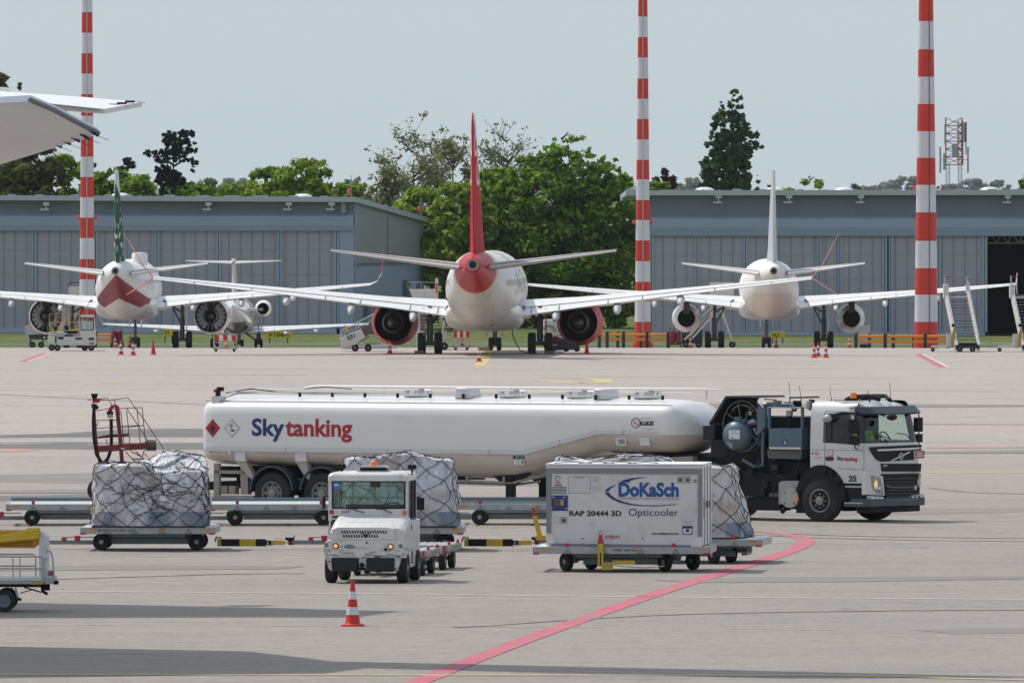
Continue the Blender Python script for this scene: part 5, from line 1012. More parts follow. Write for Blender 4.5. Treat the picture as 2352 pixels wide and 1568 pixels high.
m=MB(MT); m.box(4.42,5.0,-1.21,1.21,0.56,0.93,0)
for sy in (-1,1): m.box(4.44,4.95,sy*1.215-0.01,sy*1.215+0.01,0.82,0.86,1); m.box(4.44,4.95,sy*1.215-0.012,sy*1.215+0.012,0.44,0.47,1)
m.build('entry_step',[blk,steel],cab,smooth=0)
# wheel arch (near and far)
for sy in (-1,1):
    m=MB(MT); cx0=3.80; n2=22; a0,a1=R(-4),R(184)
    for k in range(n2):
        u,v=a0+(a1-a0)*k/n2,a0+(a1-a0)*(k+1)/n2
        m.prism([(cx0+0.58*math.cos(u),0.56+0.58*math.sin(u)),(cx0+0.58*math.cos(v),0.56+0.58*math.sin(v)),(cx0+0.70*math.cos(v),0.56+0.78*math.sin(v)),(cx0+0.70*math.cos(u),0.56+0.78*math.sin(u))],'y',sy*1.262,sy*0.85)
    m.cyl((cx0,sy*1.243,0.58),(cx0,sy*1.236,0.58),0.585,n=32)
    m.box(cx0-0.72,cx0-0.52,sy*1.0-0.2,sy*1.0+0.2,0.2,0.6); m.build('wheel_arch',fend if False else blk,cab,smooth=60)
truck_wheel(truck,MT,3.78,-1.27,-1,steer=R(2)); truck_wheel(truck,MT,3.78,1.27,1,steer=R(2)); truck_wheel(truck,MT,0.1,-1.2,-1,w=0.5); truck_wheel(truck,MT,0.1,1.2,1,w=0.5)
# sun visor, roof kit, mirrors, wipers, antennas
m=MB(MT); vis=[]
A=plan(5.02,1.22,0.3); B=plan(5.18,1.23,0.3); C_=plan(5.12,1.19,0.3); i0,i1=3,n_-4
ra=[Vector((x,y,2.72)) for x,y in A[i0:i1+1]]; rb=[Vector((x,y,2.56)) for x,y in B[i0:i1+1]]; rc=[Vector((x-0.05,y*0.97,2.52)) for x,y in C_[i0:i1+1]]; rd=[Vector((x-0.15,y*0.97,2.70)) for x,y in A[i0:i1+1]]
for P_,Q_ in ((ra,rb),(rb,rc),(rc,rd)): k=len(P_); m.add(P_+Q_,[(i,i+1,k+i+1,k+i) for i in range(k-1)])
m.build('sun_visor',mat('visor_dark_blue',(0.035,0.045,0.06),rough=0.3),cab,smooth=60)
m=MB(MT); m.tube([(3.9,-0.3,2.85),(4.1,-0.3,2.93),(4.5,-0.25,2.95),(4.75,-0.1,2.88)],0.06,8,m=0); m.tube([(3.9,0.4,2.85),(4.2,0.4,2.95),(4.6,0.35,2.95),(4.8,0.2,2.86)],0.05,8,m=0); m.build('air_horn_rack',blk,cab)
m=MB(MT); m.cyl((4.15,-0.35,2.9),(4.15,-0.35,3.03),0.085,0.075,14,m=0); m.cyl((4.15,-0.35,2.86),(4.15,-0.35,2.9),0.1,n=14,m=1); m.build('beacon',[orange_h,blk],cab)
m=MB(MT); 
for (x,y,h_) in ((3.75,-0.7,0.35),(4.6,0.6,0.42),(4.5,-0.2,0.25)): m.cyl((x,y,2.82),(x-0.05,y,2.86+h_),0.008,0.005,5); m.cyl((x,y,2.8),(x,y,2.88),0.025,0.015,6)
m.cyl((3.95,-0.85,2.8),(3.95,-0.85,2.88),0.03,0.01,6); m.build('antenna',blk,cab)
for sy in (-1,1):
    m=MB(MT); y=sy*1.42; m.tube([(4.78,sy*1.2,2.58),(4.85,sy*1.35,2.60),(4.86,y,2.52)],0.022,6,0); m.tube([(4.86,y,2.52),(4.86,y,1.75),(4.8,sy*1.22,1.72)],0.018,6,0); m.cb((4.83,y+sy*0.02,2.26),(0.12,0.24,0.34),0); m.cb((4.83,y+sy*0.02,1.94),(0.12,0.22,0.2),0); m.build('side_mirror',blk,cab,bevel=0.015)
m=MB(MT); m.tube([(4.6,-1.2,2.56),(4.45,-1.32,2.58),(4.2,-1.36,2.52),(4.1,-1.36,2.42)],0.03,6,0); m.sphere((4.05,-1.36,2.44),0.13,12,8,(1.1,0.6,0.7),m=1); m.build('ramp_mirror',[blk,mat('mirror_grey',(0.35,0.37,0.38),rough=0.2)],cab)
m=MB(MT); m.sphere((5.28,-0.45,2.47),0.13,14,8,(0.7,1.5,0.6),m=0); m.tube([(5.1,-0.75,2.55),(5.22,-0.65,2.5)],0.02,6,0); m.build('front_mirror',blk,cab)
m=MB(MT); m.tube([(5.10,-0.35,1.86),(5.09,-0.7,2.05),(5.07,-1.0,2.10)],0.012,5); m.tube([(5.11,0.75,1.86),(5.10,0.45,2.05),(5.08,0.1,2.08)],0.012,5); m.beam((5.10,-0.2,1.95),(5.07,-0.95,2.1),0.01,0.02); m.build('wiper',blk,cab)
# cab markings
CS=-1.24
m=MB(MT); txt_side(m,fC,'d',1398,752,1460,713,'Sky',CS,0.03,0); txt_side(m,fC,'d',1462,762,1580,716,'tanking',CS,0.03,1); m.build('lettering',[letter_blk,letter_red],cab,smooth=0)
m=MB(MT); txt_side(m,fC,'d',1502,935,1572,882,'25',CS,0.03,0); m.build('number',letter_blk,cab,smooth=0)
m=MB(MT); m.prism(cside('d',[(1165,668),(1250,665),(1250,705),(1165,705)],CS),'y',CS,CS-0.004,0); m.prism(cside('d',[(1200,672),(1240,672),(1240,680),(1200,681)],CS),'y',CS-0.004,CS-0.008,1); m.prism(cside('d',[(1168,676),(1190,672),(1182,700),(1175,690)],CS),'y',CS-0.004,CS-0.008,1); m.prism(cside('d',[(1200,688),(1244,688),(1244,696),(1200,697)],CS),'y',CS-0.004,CS-0.008,1); m.prism(cside('d',[(1200,715),(1265,712),(1265,730),(1200,732)],CS),'y',CS,CS-0.004,2); m.build('sticker',[sticker_w,letter_red,mat('sticker_pale',(0.5,0.5,0.5))],cab,smooth=0)
m=MB(MT); p0=fC.on(px('d',1340,678),1,CS); m.cyl((p0.x,CS,p0.z),(p0.x,CS-0.004,p0.z),0.085,n=20,m=1); m.cyl((p0.x,CS-0.004,p0.z),(p0.x,CS-0.007,p0.z),0.065,n=20,m=0); m.box(p0.x-0.03,p0.x+0.03,CS-0.009,CS-0.007,p0.z-0.01,p0.z+0.01,1); m.build('round_sticker',[sticker_w,letter_red],cab,smooth=0)
m=MB(MT); m.prism(cside('d',[(1298,714),(1368,714),(1366,748),(1300,748)],CS),'y',CS-0.015,CS+0.02,0); m.build('door_handle',letter_blk,cab,smooth=0)
# interior
m=MB(MT); m.box(4.55,4.95,-1.1,1.1,1.5,1.9,0); m.box(3.55,3.62,-1.15,1.15,1.0,1.85,0); m.prism([(3.65,1.35),(3.8,1.4),(3.72,2.35),(3.6,2.35)],'y',0.25,0.8,0); m.prism([(3.65,1.35),(3.8,1.4),(3.72,2.30),(3.6,2.30)],'y',-0.8,-0.25,0); m.box(3.65,4.2,0.25,0.8,1.25,1.42,0); m.box(3.65,4.2,-0.8,-0.25,1.25,1.42,0); m.box(4.88,4.96,-0.1,0.35,1.9,1.93,1); m.build('cab_interior',[mat('seat_dark_blue',(0.03,0.04,0.055),rough=0.8),mat('paper_blue_white',(0.45,0.65,0.8))],cab,smooth=0)
m=MB(MT); R_=[(4.48-0.07*math.sin(k*math.pi/10),0.52+0.21*math.cos(k*math.pi/10),1.92+0.18*math.sin(k*math.pi/10)) for k in range(21)]; m.tube(R_,0.018,5); m.tube([(4.48,0.52,1.92),(4.75,0.52,1.75)],0.02,5); m.build('steering_wheel',blk,cab)
# --- equipment between cab and tank
def cyl_y(m,cr,cx_,cy_,rad,y0,y1,n=24,mi=0):
    c=fC.on(px(cr,cx_,cy_),1,y0); m.cyl((c.x,y0,c.z),(c.x,y1,c.z),rad,n=n,m=mi); return c
m=MB(MT); m.prism(cside('d',[(425,175),(655,175),(690,245),(720,700),(285,735),(285,405)],-0.55),'y',-0.60,-0.50,0); m.prism(cside('d',[(425,172),(655,172),(662,190),(438,190),(298,415),(283,405)],-1.05),'y',-1.15,0.3,1); m.build('reel_housing',[pumpd,mat('frame_dark',(0.03,0.035,0.04),rough=0.4)],truck,smooth=0)
for (yy_,dx) in ((-1.0,0.0),(-0.72,-0.0)):
    c=fC.on(px('d',550,440),1,-1.0); R_=[(c.x+0.53*math.cos(k*math.pi/16),yy_,c.z+0.60*math.sin(k*math.pi/16)) for k in range(33)]; m=MB(MT); m.tube(R_,0.022,7)
    for k in range(4): a=k*math.pi/4+0.2; m.beam((c.x-0.5*math.cos(a),yy_,c.z-0.56*math.sin(a)),(c.x+0.5*math.cos(a),yy_,c.z+0.56*math.sin(a)),0.02,0.03)
    m.build('hose_reel',mat('reel_grey',(0.075,0.095,0.105),rough=0.4),truck)
m=MB(MT); 
for k in range(5):
    R_=[(c.x+(0.40-0.02*k)*math.cos(q*math.pi/12),-0.95+0.05*k,c.z+(0.46-0.02*k)*math.sin(q*math.pi/12)) for q in range(25)]; m.tube(R_,0.024,6,m=0)
R_=[(c.x+0.44*math.cos(q*math.pi/12),-0.97,c.z+0.50*math.sin(q*math.pi/12)) for q in range(3,10)]; m.tube(R_,0.008,4,m=1)
m.build('coiled_hose',[blk,mat('stripe_yellow',(0.5,0.45,0.05))],truck)
m=MB(MT); c=fC.on(px('d',500,515),1,-1.1); m.lathe([(0.01,-0.18),(0.17,-0.155),(0.28,-0.09),(0.35,0.0),(0.36,0.1),(0.36,0.9)],(c.x,-1.15,c.z-0.03),(0,1,0),30); m.cyl((c.x,-1.0,c.z+0.3),(c.x,-1.0,c.z+0.42),0.1,n=12); m.cyl((c.x+0.08,-1.0,c.z+0.28),(c.x+0.22,-1.0,c.z+0.34),0.05,n=8); m.build('filter_vessel',bluegrey,truck)
m=MB(MT); m.prism(cside('d',[(440,477),(536,477),(536,556),(440,556)],-1.3),'y',-1.33,-1.30,0); m.prism(cside('d',[(450,487),(500,487),(500,492),(450,492)],-1.33),'y',-1.334,-1.33,1); m.prism(cside('d',[(450,505),(520,505),(520,509),(450,509)],-1.33),'y',-1.334,-1.33,1); m.prism(cside('d',[(455,538),(475,538),(475,548),(455,548)],-1.33),'y',-1.334,-1.33,2)
m.prism(cside('d',[(440,568),(486,566),(486,645),(440,600)],-1.2),'y',-1.30,-1.2,3); m.build('data_sheet',[sticker_w,sticker_g,letter_red,beige],truck,smooth=0)
m=MB(MT); m.prism(cside('d',[(224,440),(325,432),(325,560),(228,566)],-1.05),'y',-1.15,-0.8,0); m.cyl((0.55,-1.0,2.25),(0.55,-1.0,2.34),0.04,n=8); m.build('control_box',pumpd,truck,smooth=0)
m=MB(MT)   # cabinet with open top frame
m.prism(cside('d',[(795,462),(1090,462),(1085,655),(795,650)],-1.2),'y',-1.22,-0.75,0); m.prism(cside('d',[(798,628),(1078,630),(1078,648),(798,645)],-1.22),'y',-1.235,-1.22,1)
m.prism(cside('d',[(780,655),(1090,660),(1080,735),(790,728)],-1.1),'y',-1.12,-0.75,2)
for a,b in (((786,272),(800,272)),((1080,272),(1094,272))): m.prism(cside('d',[a,b,(b[0],465),(a[0],465)],-1.2),'y',-1.22,-1.14,0)
m.prism(cside('d',[(786,268),(1094,276),(1094,286),(786,278)],-1.2),'y',-1.22,-1.14,3); m.build('equipment_cabinet',[bluegrey,mat('aluminium_strip',(0.6,0.62,0.64),rough=0.3,metal=0.6),mat('cabinet_base_grey',(0.11,0.105,0.10),rough=0.5),steel],truck,smooth=0)
m=MB(MT); c=fC.on(px('d',938,588),1,-1.22); m.cyl((c.x,-1.22,c.z),(c.x,-1.228,c.z),0.075,n=18,m=0); 
for q in (-0.03,0.0,0.03): m.box(c.x-0.03,c.x+0.03,-1.232,-1.228,c.z+q-0.008,c.z+q+0.008,1)
m.build('round_label',[letter_blue,sticker_w],truck,smooth=0)
m=MB(MT); m.prism(cside('d',[(690,285),(760,270),(760,450),(690,525)],-1.1),'y',-1.12,-1.0,0); m.build('side_plate',bluegrey,truck,smooth=0)
# pipes, valves
m=MB(MT)
def pt(cx_,cy_,y): q=fC.on(px('d',cx_,cy_),1,y); return (q.x,y,q.z)
m.tube([pt(750,250,-0.9),pt(850,245,-0.9),pt(990,255,-0.9),pt(1030,300,-0.9)],0.062,9,m=0); m.tube([pt(740,460,-1.0),pt(738,700,-1.0),pt(740,790,-1.0),pt(660,800,-1.0),pt(560,740,-1.0)],0.045,8,m=0)
m.tube([pt(610,420,-0.9),pt(650,400,-0.95),pt(690,410,-0.9)],0.07,9,m=3); m.tube([pt(660,460,-0.95),pt(690,520,-0.95)],0.03,6,m=3)
m.cyl(pt(870,215,-0.9),pt(870,270,-0.9),0.11,0.11,14,m=0); m.cyl(pt(960,225,-0.85),pt(960,275,-0.85),0.09,0.09,12,m=0); m.cyl(pt(975,320,-0.95),pt(975,450,-0.95),0.07,0.07,12,m=1); m.cyl(pt(975,300,-0.95),pt(975,350,-0.95),0.085,0.085,12,m=2)
m.cyl(pt(1155,220,-0.8),pt(1150,290,-0.8),0.08,0.08,12,m=2); m.cyl(pt(1175,205,-0.7),pt(1170,300,-0.7),0.07,0.07,12,m=1)
m.cyl(pt(1040,215,-0.6),pt(1040,270,-0.6),0.10,0.10,12,m=1); m.cyl(pt(628,310,-1.0),pt(628,345,-1.0),0.035,0.035,8,m=2); m.cyl(pt(628,255,-1.0),pt(628,310,-1.0),0.012,0.012,6,m=1)
m.build('pipework',[bluegrey,blk,mat('valve_metal',(0.40,0.38,0.36),rough=0.4,metal=0.5),mat('pipe_pale_blue',(0.30,0.37,0.42),rough=0.35)],truck)
m=MB(MT); m.tube([pt(750,200,-0.95),pt(860,208,-0.95)],0.018,5,m=0); m.tube([pt(980,188,-0.5),pt(1240,182,-0.6)],0.02,5,m=1); m.tube([pt(980,175,-0.7),pt(980,225,-0.7)],0.014,5,m=1); m.tube([pt(968,50,-0.7),pt(982,165,-0.7)],0.006,4,m=1); m.tube([pt(1062,85,-0.5),pt(1080,190,-0.5)],0.006,4,m=1); m.tube([pt(1078,190,-0.7),pt(1082,290,-0.7)],0.012,5,m=1); m.build('valve_lever',[mat('lever_red',(0.45,0.03,0.02)),blk],truck)
rnd=random.Random(9); m=MB(MT)
for k in range(26):
    x=rnd.uniform(1.0,3.35); z=rnd.uniform(0.4,2.3 if x>2 else 1.5); a=(x,-1.0 if z<1.4 else -0.85,z); q=rnd.choice(((rnd.uniform(-0.5,0.5),0,rnd.uniform(-0.1,0.1)),(0,0,rnd.uniform(-0.6,0.6)))); m.tube([a,(min(3.4,a[0]+q[0]),a[1]-0.03,a[2]+q[2]*0.5),(min(3.4,a[0]+q[0]*1.2),a[1],max(0.3,a[2]+q[2]))],rnd.uniform(0.015,0.045),6,m=k%3)
for k in range(14):
    x=rnd.uniform(1.0,3.3); z=rnd.uniform(0.5,1.9); s_=rnd.uniform(0.08,0.2); m.cb((x,-1.08 if z<1.4 else -0.85,z),(s_*1.3,0.15,s_),m=(k*2)%3)
m.tube([pt(800,745,-1.0),pt(830,850,-1.05),pt(930,905,-1.08),pt(1040,850,-1.05),pt(1070,745,-1.0)],0.022,6,m=0); m.tube([pt(490,790,-1.0),pt(530,800,-1.0),pt(560,850,-1.0),pt(620,870,-1.0)],0.05,7,m=1)
m.build('pump_assembly',[pumpd,mat('pump_black',(0.008,0.010,0.013),rough=0.6,spec=0.3),mat('pump_grey',(0.06,0.085,0.11),rough=0.45)],truck)
m=MB(MT); m.box(0.75,3.45,-0.7,0.8,1.3,2.45); m.build('pump_bulkhead',mat('pump_black',(0.012,0.014,0.018)),truck,smooth=0)
m=MB(MT); m.prism(cside('d',[(885,945),(915,928),(1075,928),(1075,1140),(885,1135)],-1.15),'y',-1.18,-0.7,0); c=cyl_y(m,'d',975,1080,0.235,-1.30,-1.18,28,1)
for k in range(4): a=k*math.pi/2+0.8; m.cyl((c.x+0.18*math.cos(a),-1.30,c.z+0.18*math.sin(a)),(c.x+0.18*math.cos(a),-1.31,c.z+0.18*math.sin(a)),0.02,n=6,m=2)
m.tube([pt(960,1160,-1.1),pt(920,1190,-1.25),pt(915,1200,-1.35)],0.06,8,m=2); m.build('exhaust_silencer',[mat('silencer_grey',(0.34,0.34,0.33),rough=0.4),mat('silencer_cover',(0.42,0.41,0.39),rough=0.35,metal=0.3),blk],truck,smooth=40)
m=MB(MT); m.prism(cside('d',[(1018,1080),(1056,1078),(1056,1100),(1018,1102)],-1.31),'y',-1.34,-1.30,0); m.build('side_marker_lamp',orange_h,truck,smooth=0)
m=MB(MT); m.tube([(-1.2,-0.6,1.22),(-0.3,-0.7,1.30),(0.4,-0.8,1.28),(0.9,-0.85,1.2)],0.085,10,m=0); m.tube([(-0.2,-0.7,1.30),(0.0,-0.73,1.30)],0.11,12,m=1); m.sphere((-0.55,-0.7,1.28),0.14,12,8,m=0); m.build('transfer_hose',[blk,mat('clamp_grey',(0.35,0.36,0.37))],truck)
# driver
def person_seated(label,loc,rz,vest,skin_c=(0.45,0.28,0.2),pants=(0.03,0.035,0.05),parent_M=None):
    me=bpy.data.meshes.new('person'); J=[(0,0,0),(0,0,0.28),(0.02,0,0.50),(0.03,0,0.60),(0.05,0,0.78),(0.06,0,0.90),(0.02,0.19,0.50),(0.14,0.24,0.26),(0.40,0.18,0.30),(0.48,0.16,0.32),(0.02,-0.19,0.50),(0.14,-0.24,0.26),(0.40,-0.18,0.30),(0.48,-0.16,0.32),(0.06,0.09,-0.02),(0.44,0.12,0.02),(0.50,0.12,-0.38),(0.06,-0.09,-0.02),(0.44,-0.12,0.02),(0.50,-0.12,-0.38),(0.62,0.12,-0.42),(0.62,-0.12,-0.42)]
    E=[(0,1),(1,2),(2,3),(3,4),(4,5),(2,6),(6,7),(7,8),(8,9),(2,10),(10,11),(11,12),(12,13),(0,14),(14,15),(15,16),(0,17),(17,18),(18,19),(16,20),(19,21)]
    rr=[.15,.14,.15,.06,.10,.07,.075,.05,.038,.04,.075,.05,.038,.04,.10,.075,.05,.10,.075,.05,.04,.04]
    me.from_pydata(J,E,[]); o=bpy.data.objects.new('person',me); scene.collection.objects.link(o); o.location=loc; o.rotation_euler=(0,0,rz)
    md=o.modifiers.new('skin','SKIN'); 
    for v,r in zip(me.skin_vertices[0].data,rr): v.radius=(r,r*0.85 if r<.12 else r)
    me.skin_vertices[0].data[0].use_root=True
    sb=o.modifiers.new('sub','SUBSURF'); sb.levels=2; sb.render_levels=2; me.materials.append(mat('driver_clothes',(0.04,0.05,0.08),rough=0.9))
    tag(o,label,'person'); 
    m=MB(); m.loft([ell(0,0,0,0,4)]) if False else None
    m=MB(); m.sphere((0.07,0,0.83),0.105,16,12,(0.95,0.8,1.2),m=0); m.sphere((0.17,0,0.82),0.02,8,6,m=0); m.sphere((0.155,0.035,0.85),0.014,6,5,m=1); m.sphere((0.155,-0.035,0.85),0.014,6,5,m=1); m.box(0.155,0.168,-0.025,0.025,0.765,0.772,1)
    for sy in (-1,1): m.sphere((0.06,sy*0.088,0.83),0.025,8,6,(0.6,0.5,1.2),m=0)
    m.build('head',[mat('skin',skin_c,rough=0.6),blk],o)
    m=MB(); m.sphere((0.05,0,0.87),0.115,16,10,(1,0.85,0.95)); m.build('hair',mat('hair_dark',(0.03,0.02,0.015),rough=0.7),o)
    m=MB(); m.loft([ell(z,0,0,0,4) for z in ()]) if False else None
    rings=[[Vector((0.01+rx*math.cos(2*math.pi*i/20),ry*math.sin(2*math.pi*i/20),z)) for i in range(20)] for z,rx,ry in ((0.02,.17,.20),(0.2,.165,.20),(0.4,.17,.235),(0.52,.14,.22),(0.58,.09,.13))]; m.loft(rings,cap=False); m.build('hi_vis_vest',mat('hi_vis_yellow',(0.45,0.72,0.05),rough=0.8),o)
    for sy in (-1,1):
        m=MB(); m.sphere((0.50,sy*0.155,0.325),0.045,10,8,(1.1,0.8,0.6))
        for k in range(4): m.tube([(0.52,sy*0.155-0.03+k*0.02,0.33),(0.565,sy*0.155-0.03+k*0.02,0.335-0.004*abs(k-1.5)),(0.57,sy*0.155-0.03+k*0.02,0.30)],[0.011,0.010,0.008],6)
        m.tube([(0.49,sy*0.155-sy*0.035,0.32),(0.53,sy*0.155-sy*0.055,0.31)],[0.013,0.010],6); m.build('hand',mat('skin',skin_c),o)
    return o
dp=Matrix.Translation(K)@Matrix.Rotation(TT,4,'Z')@Vector((3.93,0.52,1.56))
person_seated('driver in a yellow hi-vis vest sitting in the tanker cab',dp,TT,None)
# =============================================================== AIRPORT TUG
from mathutils import noise as mnoise
TR=Vector((-2.83,223.6,0)); TZ=R(-96.5); tug=thing('baggage_tug','worn white airport tug with orange beacon facing the camera','airport tug',TR,TZ); ft=Frame(TR,TZ)
tugw=mat('tug_white_paint',(0.68,0.68,0.67),rough=0.4,coat=0.2); S=Sh(tugw,(1,1,1)); S.c=S.n.nodes.new('ShaderNodeRGB').outputs[0]; S.c.default_value=(0.68,0.68,0.67,1)
S.paint(S.ramp(S.noise(3,(1,1,0.5),6,0.7),0.47,0.72,0,0.6),(0.42,0.38,0.33))
S.paint(S.mul(S.lt(S.z,0.95),S.ramp(S.noise(5,(0.6,0.6,3.5),6,0.8),0.53,0.56,0,1),S.ramp(S.z,0.78,0.5,0.12,1.0)),(0.035,0.033,0.03)); S.done()
tugdk=mat('tug_rubber_black',(0.015,0.015,0.016),rough=0.7)
def FY(pts,val=0.0): return [(p.y,p.z) for p in D3(ft,'b',pts,0,val)]
def ymir(p): return [(-y,z) for y,z in p]
# hood and front
m=MB(); w_=0.74
hood=[(0.0,0.50),(0.02,0.82),(0.0,1.08),(-0.10,1.16),(-0.85,1.34),(-0.90,0.50)]
m.loft([[Vector((x*0.98 if x>-0.5 else x,y,z-dz if z>1.0 else z)) for x,z in hood] for y,dz in ((-w_,0.10),(-w_+0.07,0.02),(-w_+0.14,0.0),(w_-0.14,0.0),(w_-0.07,0.02),(w_,0.10))])
body=m.build('body',tugw,tug,smooth=35)
m=MB(); m.prism(FY([(415,745),(425,660),(470,642),(880,642),(930,655),(950,745)],0.02),'x',-0.01,0.035); m.build('hood_panel',tugw,body,smooth=0,bevel=0.01)
m=MB()
for r_,(y0,a,b) in enumerate(((668,500,868),(702,512,800))):
    k=a
    while k<b: m.prism(FY([(k,y0),(k+12,y0),(k+18,y0+24),(k+6,y0+24)],0.036),'x',0.036,0.04); k+=21
m.prism(FY([(660,680),(700,700),(740,680),(700,728)],0.036),'x',0.036,0.041); m.build('vent_slots',tugdk,body,smooth=0)
m=MB(); m.prism(FY([(383,748),(1040,748),(1035,800),(990,880),(960,1000),(930,1000),(935,893),(425,893),(430,1000),(400,985),(370,880),(345,800)],0.05),'x',-0.25,0.055); m.prism(FY([(640,893),(705,893),(705,1000),(640,1000)],0.05),'x',-0.2,0.03); m.build('front_bumper',tugw,tug,smooth=0,bevel=0.015)
for pts in ([(420,897),(636,897),(632,1002),(430,1000)],[(708,897),(936,897),(930,1006),(712,1004)]):
    m=MB(); m.prism(FY(pts,0.05),'x',-0.05,0.11); m.build('rubber_pad',tugdk,tug,smooth=0,bevel=0.01)
m=MB(); c=FY([(672,950)])[0]; m.cyl((-0.05,c[0],c[1]),(0.08,c[0],c[1]),0.05,n=12); m.box(-0.05,0.06,c[0]-0.07,c[0]+0.07,c[1]-0.1,c[1]-0.05); m.build('tow_hitch',blk,tug)
for (x,y,r_,mm) in ((455,795,0.052,lit),(903,800,0.052,lit),(492,815,0.026,lit),(863,822,0.026,blk)):
    m=MB(); c=FY([(x,y)],0.06)[0]; m.cyl((0.05,c[0],c[1]),(0.07,c[0],c[1]),r_*1.15,n=20,m=1); m.sphere((0.07,c[0],c[1]),r_*0.8,14,8,(0.5,1,1),m=0); m.build('headlight',[mat('headlamp_tug',(0.9,0.55,0.3),rough=0.2,emit=((1.0,0.45,0.2),0.5)) if mm is lit else mm,blk],tug)
for (x,y) in ((378,785),(985,795)): 
    m=MB(); c=FY([(x,y)],0.05)[0]; m.cyl((0.04,c[0],c[1]),(0.062,c[0],c[1]),0.04,n=14); m.build('side_reflector',mat('reflector_grey',(0.18,0.17,0.15)),tug)
m=MB(); a=FY([(525,812)],0.06)[0]; b=FY([(608,785)],0.06)[0]; 
R_=[(0.06,(a[0]+b[0])/2+(b[0]-a[0])/2*math.cos(k*math.pi/10),(a[1]+b[1])/2+(b[1]-a[1])/2*math.sin(k*math.pi/10)) for k in range(21)]; m.tube(R_,0.008,5); m.box(0.06,0.066,a[0]+0.04,b[0]-0.04,a[1]+0.02,b[1]-0.02); m.build('badge',mat('badge_grey',(0.2,0.2,0.2)),tug,smooth=0)
m=MB(); c=FY([(708,768)],0.05)[0]; m.cyl((0.05,c[0],c[1]),(0.06,c[0],c[1]),0.02,n=10); m.build('hood_lock',blk,tug)
# cab: hollow shell from posts and panels
XC=-0.85; XB=-2.2
def FZ(x,y,val): p=ft.on(px('b',x,y),0,val); return p.y,p.z
zt=2.17; zr=2.08; zw=1.44; y0=FZ(395,300,XC)[0]; y1=FZ(1047,300,XC)[0]; yc=(y0+y1)/2
m=MB()
for yy in (y0,y1): 
    a,b=(yy,yy+0.075) if yy==y0 else (yy-0.06,yy)
    m.box(XC-0.09,XC,a,b,1.2,2.05); m.box(XB,XB+0.1,a,b,0.6,2.05); m.box(XC-0.80,XC-0.74,a,b,1.2,2.05) if False else None
m.box(XC-0.06,XC+0.02,y0,y1,1.30,zw); m.box(XB,XB+0.06,y0,y1,0.6,1.25); m.box(XB,XC-0.1,y0,y0+0.04,0.55,1.22); m.box(XB,XC-0.1,y1-0.04,y1,0.55,1.22)
cabb=m.build('cab_frame',tugw,tug,smooth=0,bevel=0.012)
m=MB(); m.loft([[Vector((XC-0.02+(-0.12 if q else 0.03)+0,y,z)) for y,z in ((y0+e,2.0),(y1-e,2.0))][:0] for q,e in ()]) if False else None
def rrect(x0,x1,ya,yb,z,r,n=5):
    P_=[]
    for cx_1,cy_1,a0 in ((x1-r,yb-r,0),(x0+r,yb-r,90),(x0+r,ya+r,180),(x1-r,ya+r,270)):
        for k in range(n+1): a=R(a0+90*k/n); P_.append(Vector((cx_1+r*math.cos(a),cy_1+r*math.sin(a),z)))
    return P_
m.loft([rrect(XB,XC+0.03,y0-0.01,y1+0.01,1.99,0.08),rrect(XB,XC+0.03,y0-0.01,y1+0.01,2.09,0.08),rrect(XB+0.03,XC-0.01,y0+0.03,y1-0.03,2.14,0.09),rrect(XB+0.1,XC-0.08,y0+0.12,y1-0.12,2.165,0.1)]); m.build('roof',tugw,tug,smooth=40)
m=MB(); m.box(XC-0.012,XC-0.004,y0+0.07,y1-0.055,zw,2.0); m.build('windscreen',glass,cabb,smooth=0)
m=MB(); 
for a in ((y0+0.07,y1-0.055,zw-0.01,zw+0.025),(y0+0.07,y1-0.055,1.965,2.0),(y0+0.07,y0+0.10,zw,2.0),(y1-0.085,y1-0.055,zw,2.0)): m.box(XC-0.002,XC+0.006,*a)
m.build('window_seal',blk,cabb,smooth=0)
m=MB(); m.box(XB+0.02,XB+0.03,y0+0.07,y1-0.055,1.25,2.0); m.build('rear_window',glass,cabb,smooth=0)
m=MB(); m.box(XB-0.02,XB+0.0,y0+0.1,y1-0.1,1.62,1.64,0); m.box(XB-0.02,XB+0.0,y0+0.1,y1-0.1,1.86,1.875,0)
for q in (0.3,0.75,1.2): m.box(XB-0.02,XB,y0+q,y0+q+0.02,1.3,1.95,0)
m.build('rear_guard',mat('guard_pale',(0.5,0.55,0.54)),cabb,smooth=0)
for yy in (y0+0.02,y1-0.03):
    m=MB(); m.box(XB+0.12,XC-0.10,yy,yy+0.01,1.24,2.0); m.build('side_window',glass,cabb,smooth=0)
m=MB(); m.box(XB+0.1,XC-0.10,y1-0.035,y1+0.004,1.21,1.245); m.box(XC-0.14,XC-0.10,y1-0.035,y1+0.004,1.2,2.0); m.box(XB+0.1,XB+0.16,y1-0.035,y1+0.004,1.2,2.0); m.box(XB+0.6,XB+0.64,y1-0.035,y1+0.004,1.2,2.0); m.build('door_frame',mat('frame_navy',(0.02,0.028,0.04),rough=0.4),cabb,smooth=0)
# side body panel behind the front wheel, rear deck
m=MB(); m.box(-2.72,-0.30,y1-0.10,y1+0.005,0.28,1.20); m.box(-2.72,-2.2,y0,y1,0.35,0.85); m.build('side_panel',tugw,tug,smooth=0,bevel=0.01)
m=MB()
for (a,b,c_,d_) in ((-1.0,-0.92,1.02,1.12),(-1.2,-1.12,1.02,1.12),(-1.4,-1.32,1.02,1.12),(-1.1,-1.0,0.55,0.7),(-1.5,-1.35,0.35,0.6)): m.box(a,b,y1+0.005,y1+0.012,c_,d_)
m.build('side_vent',tugdk,tug,smooth=0)
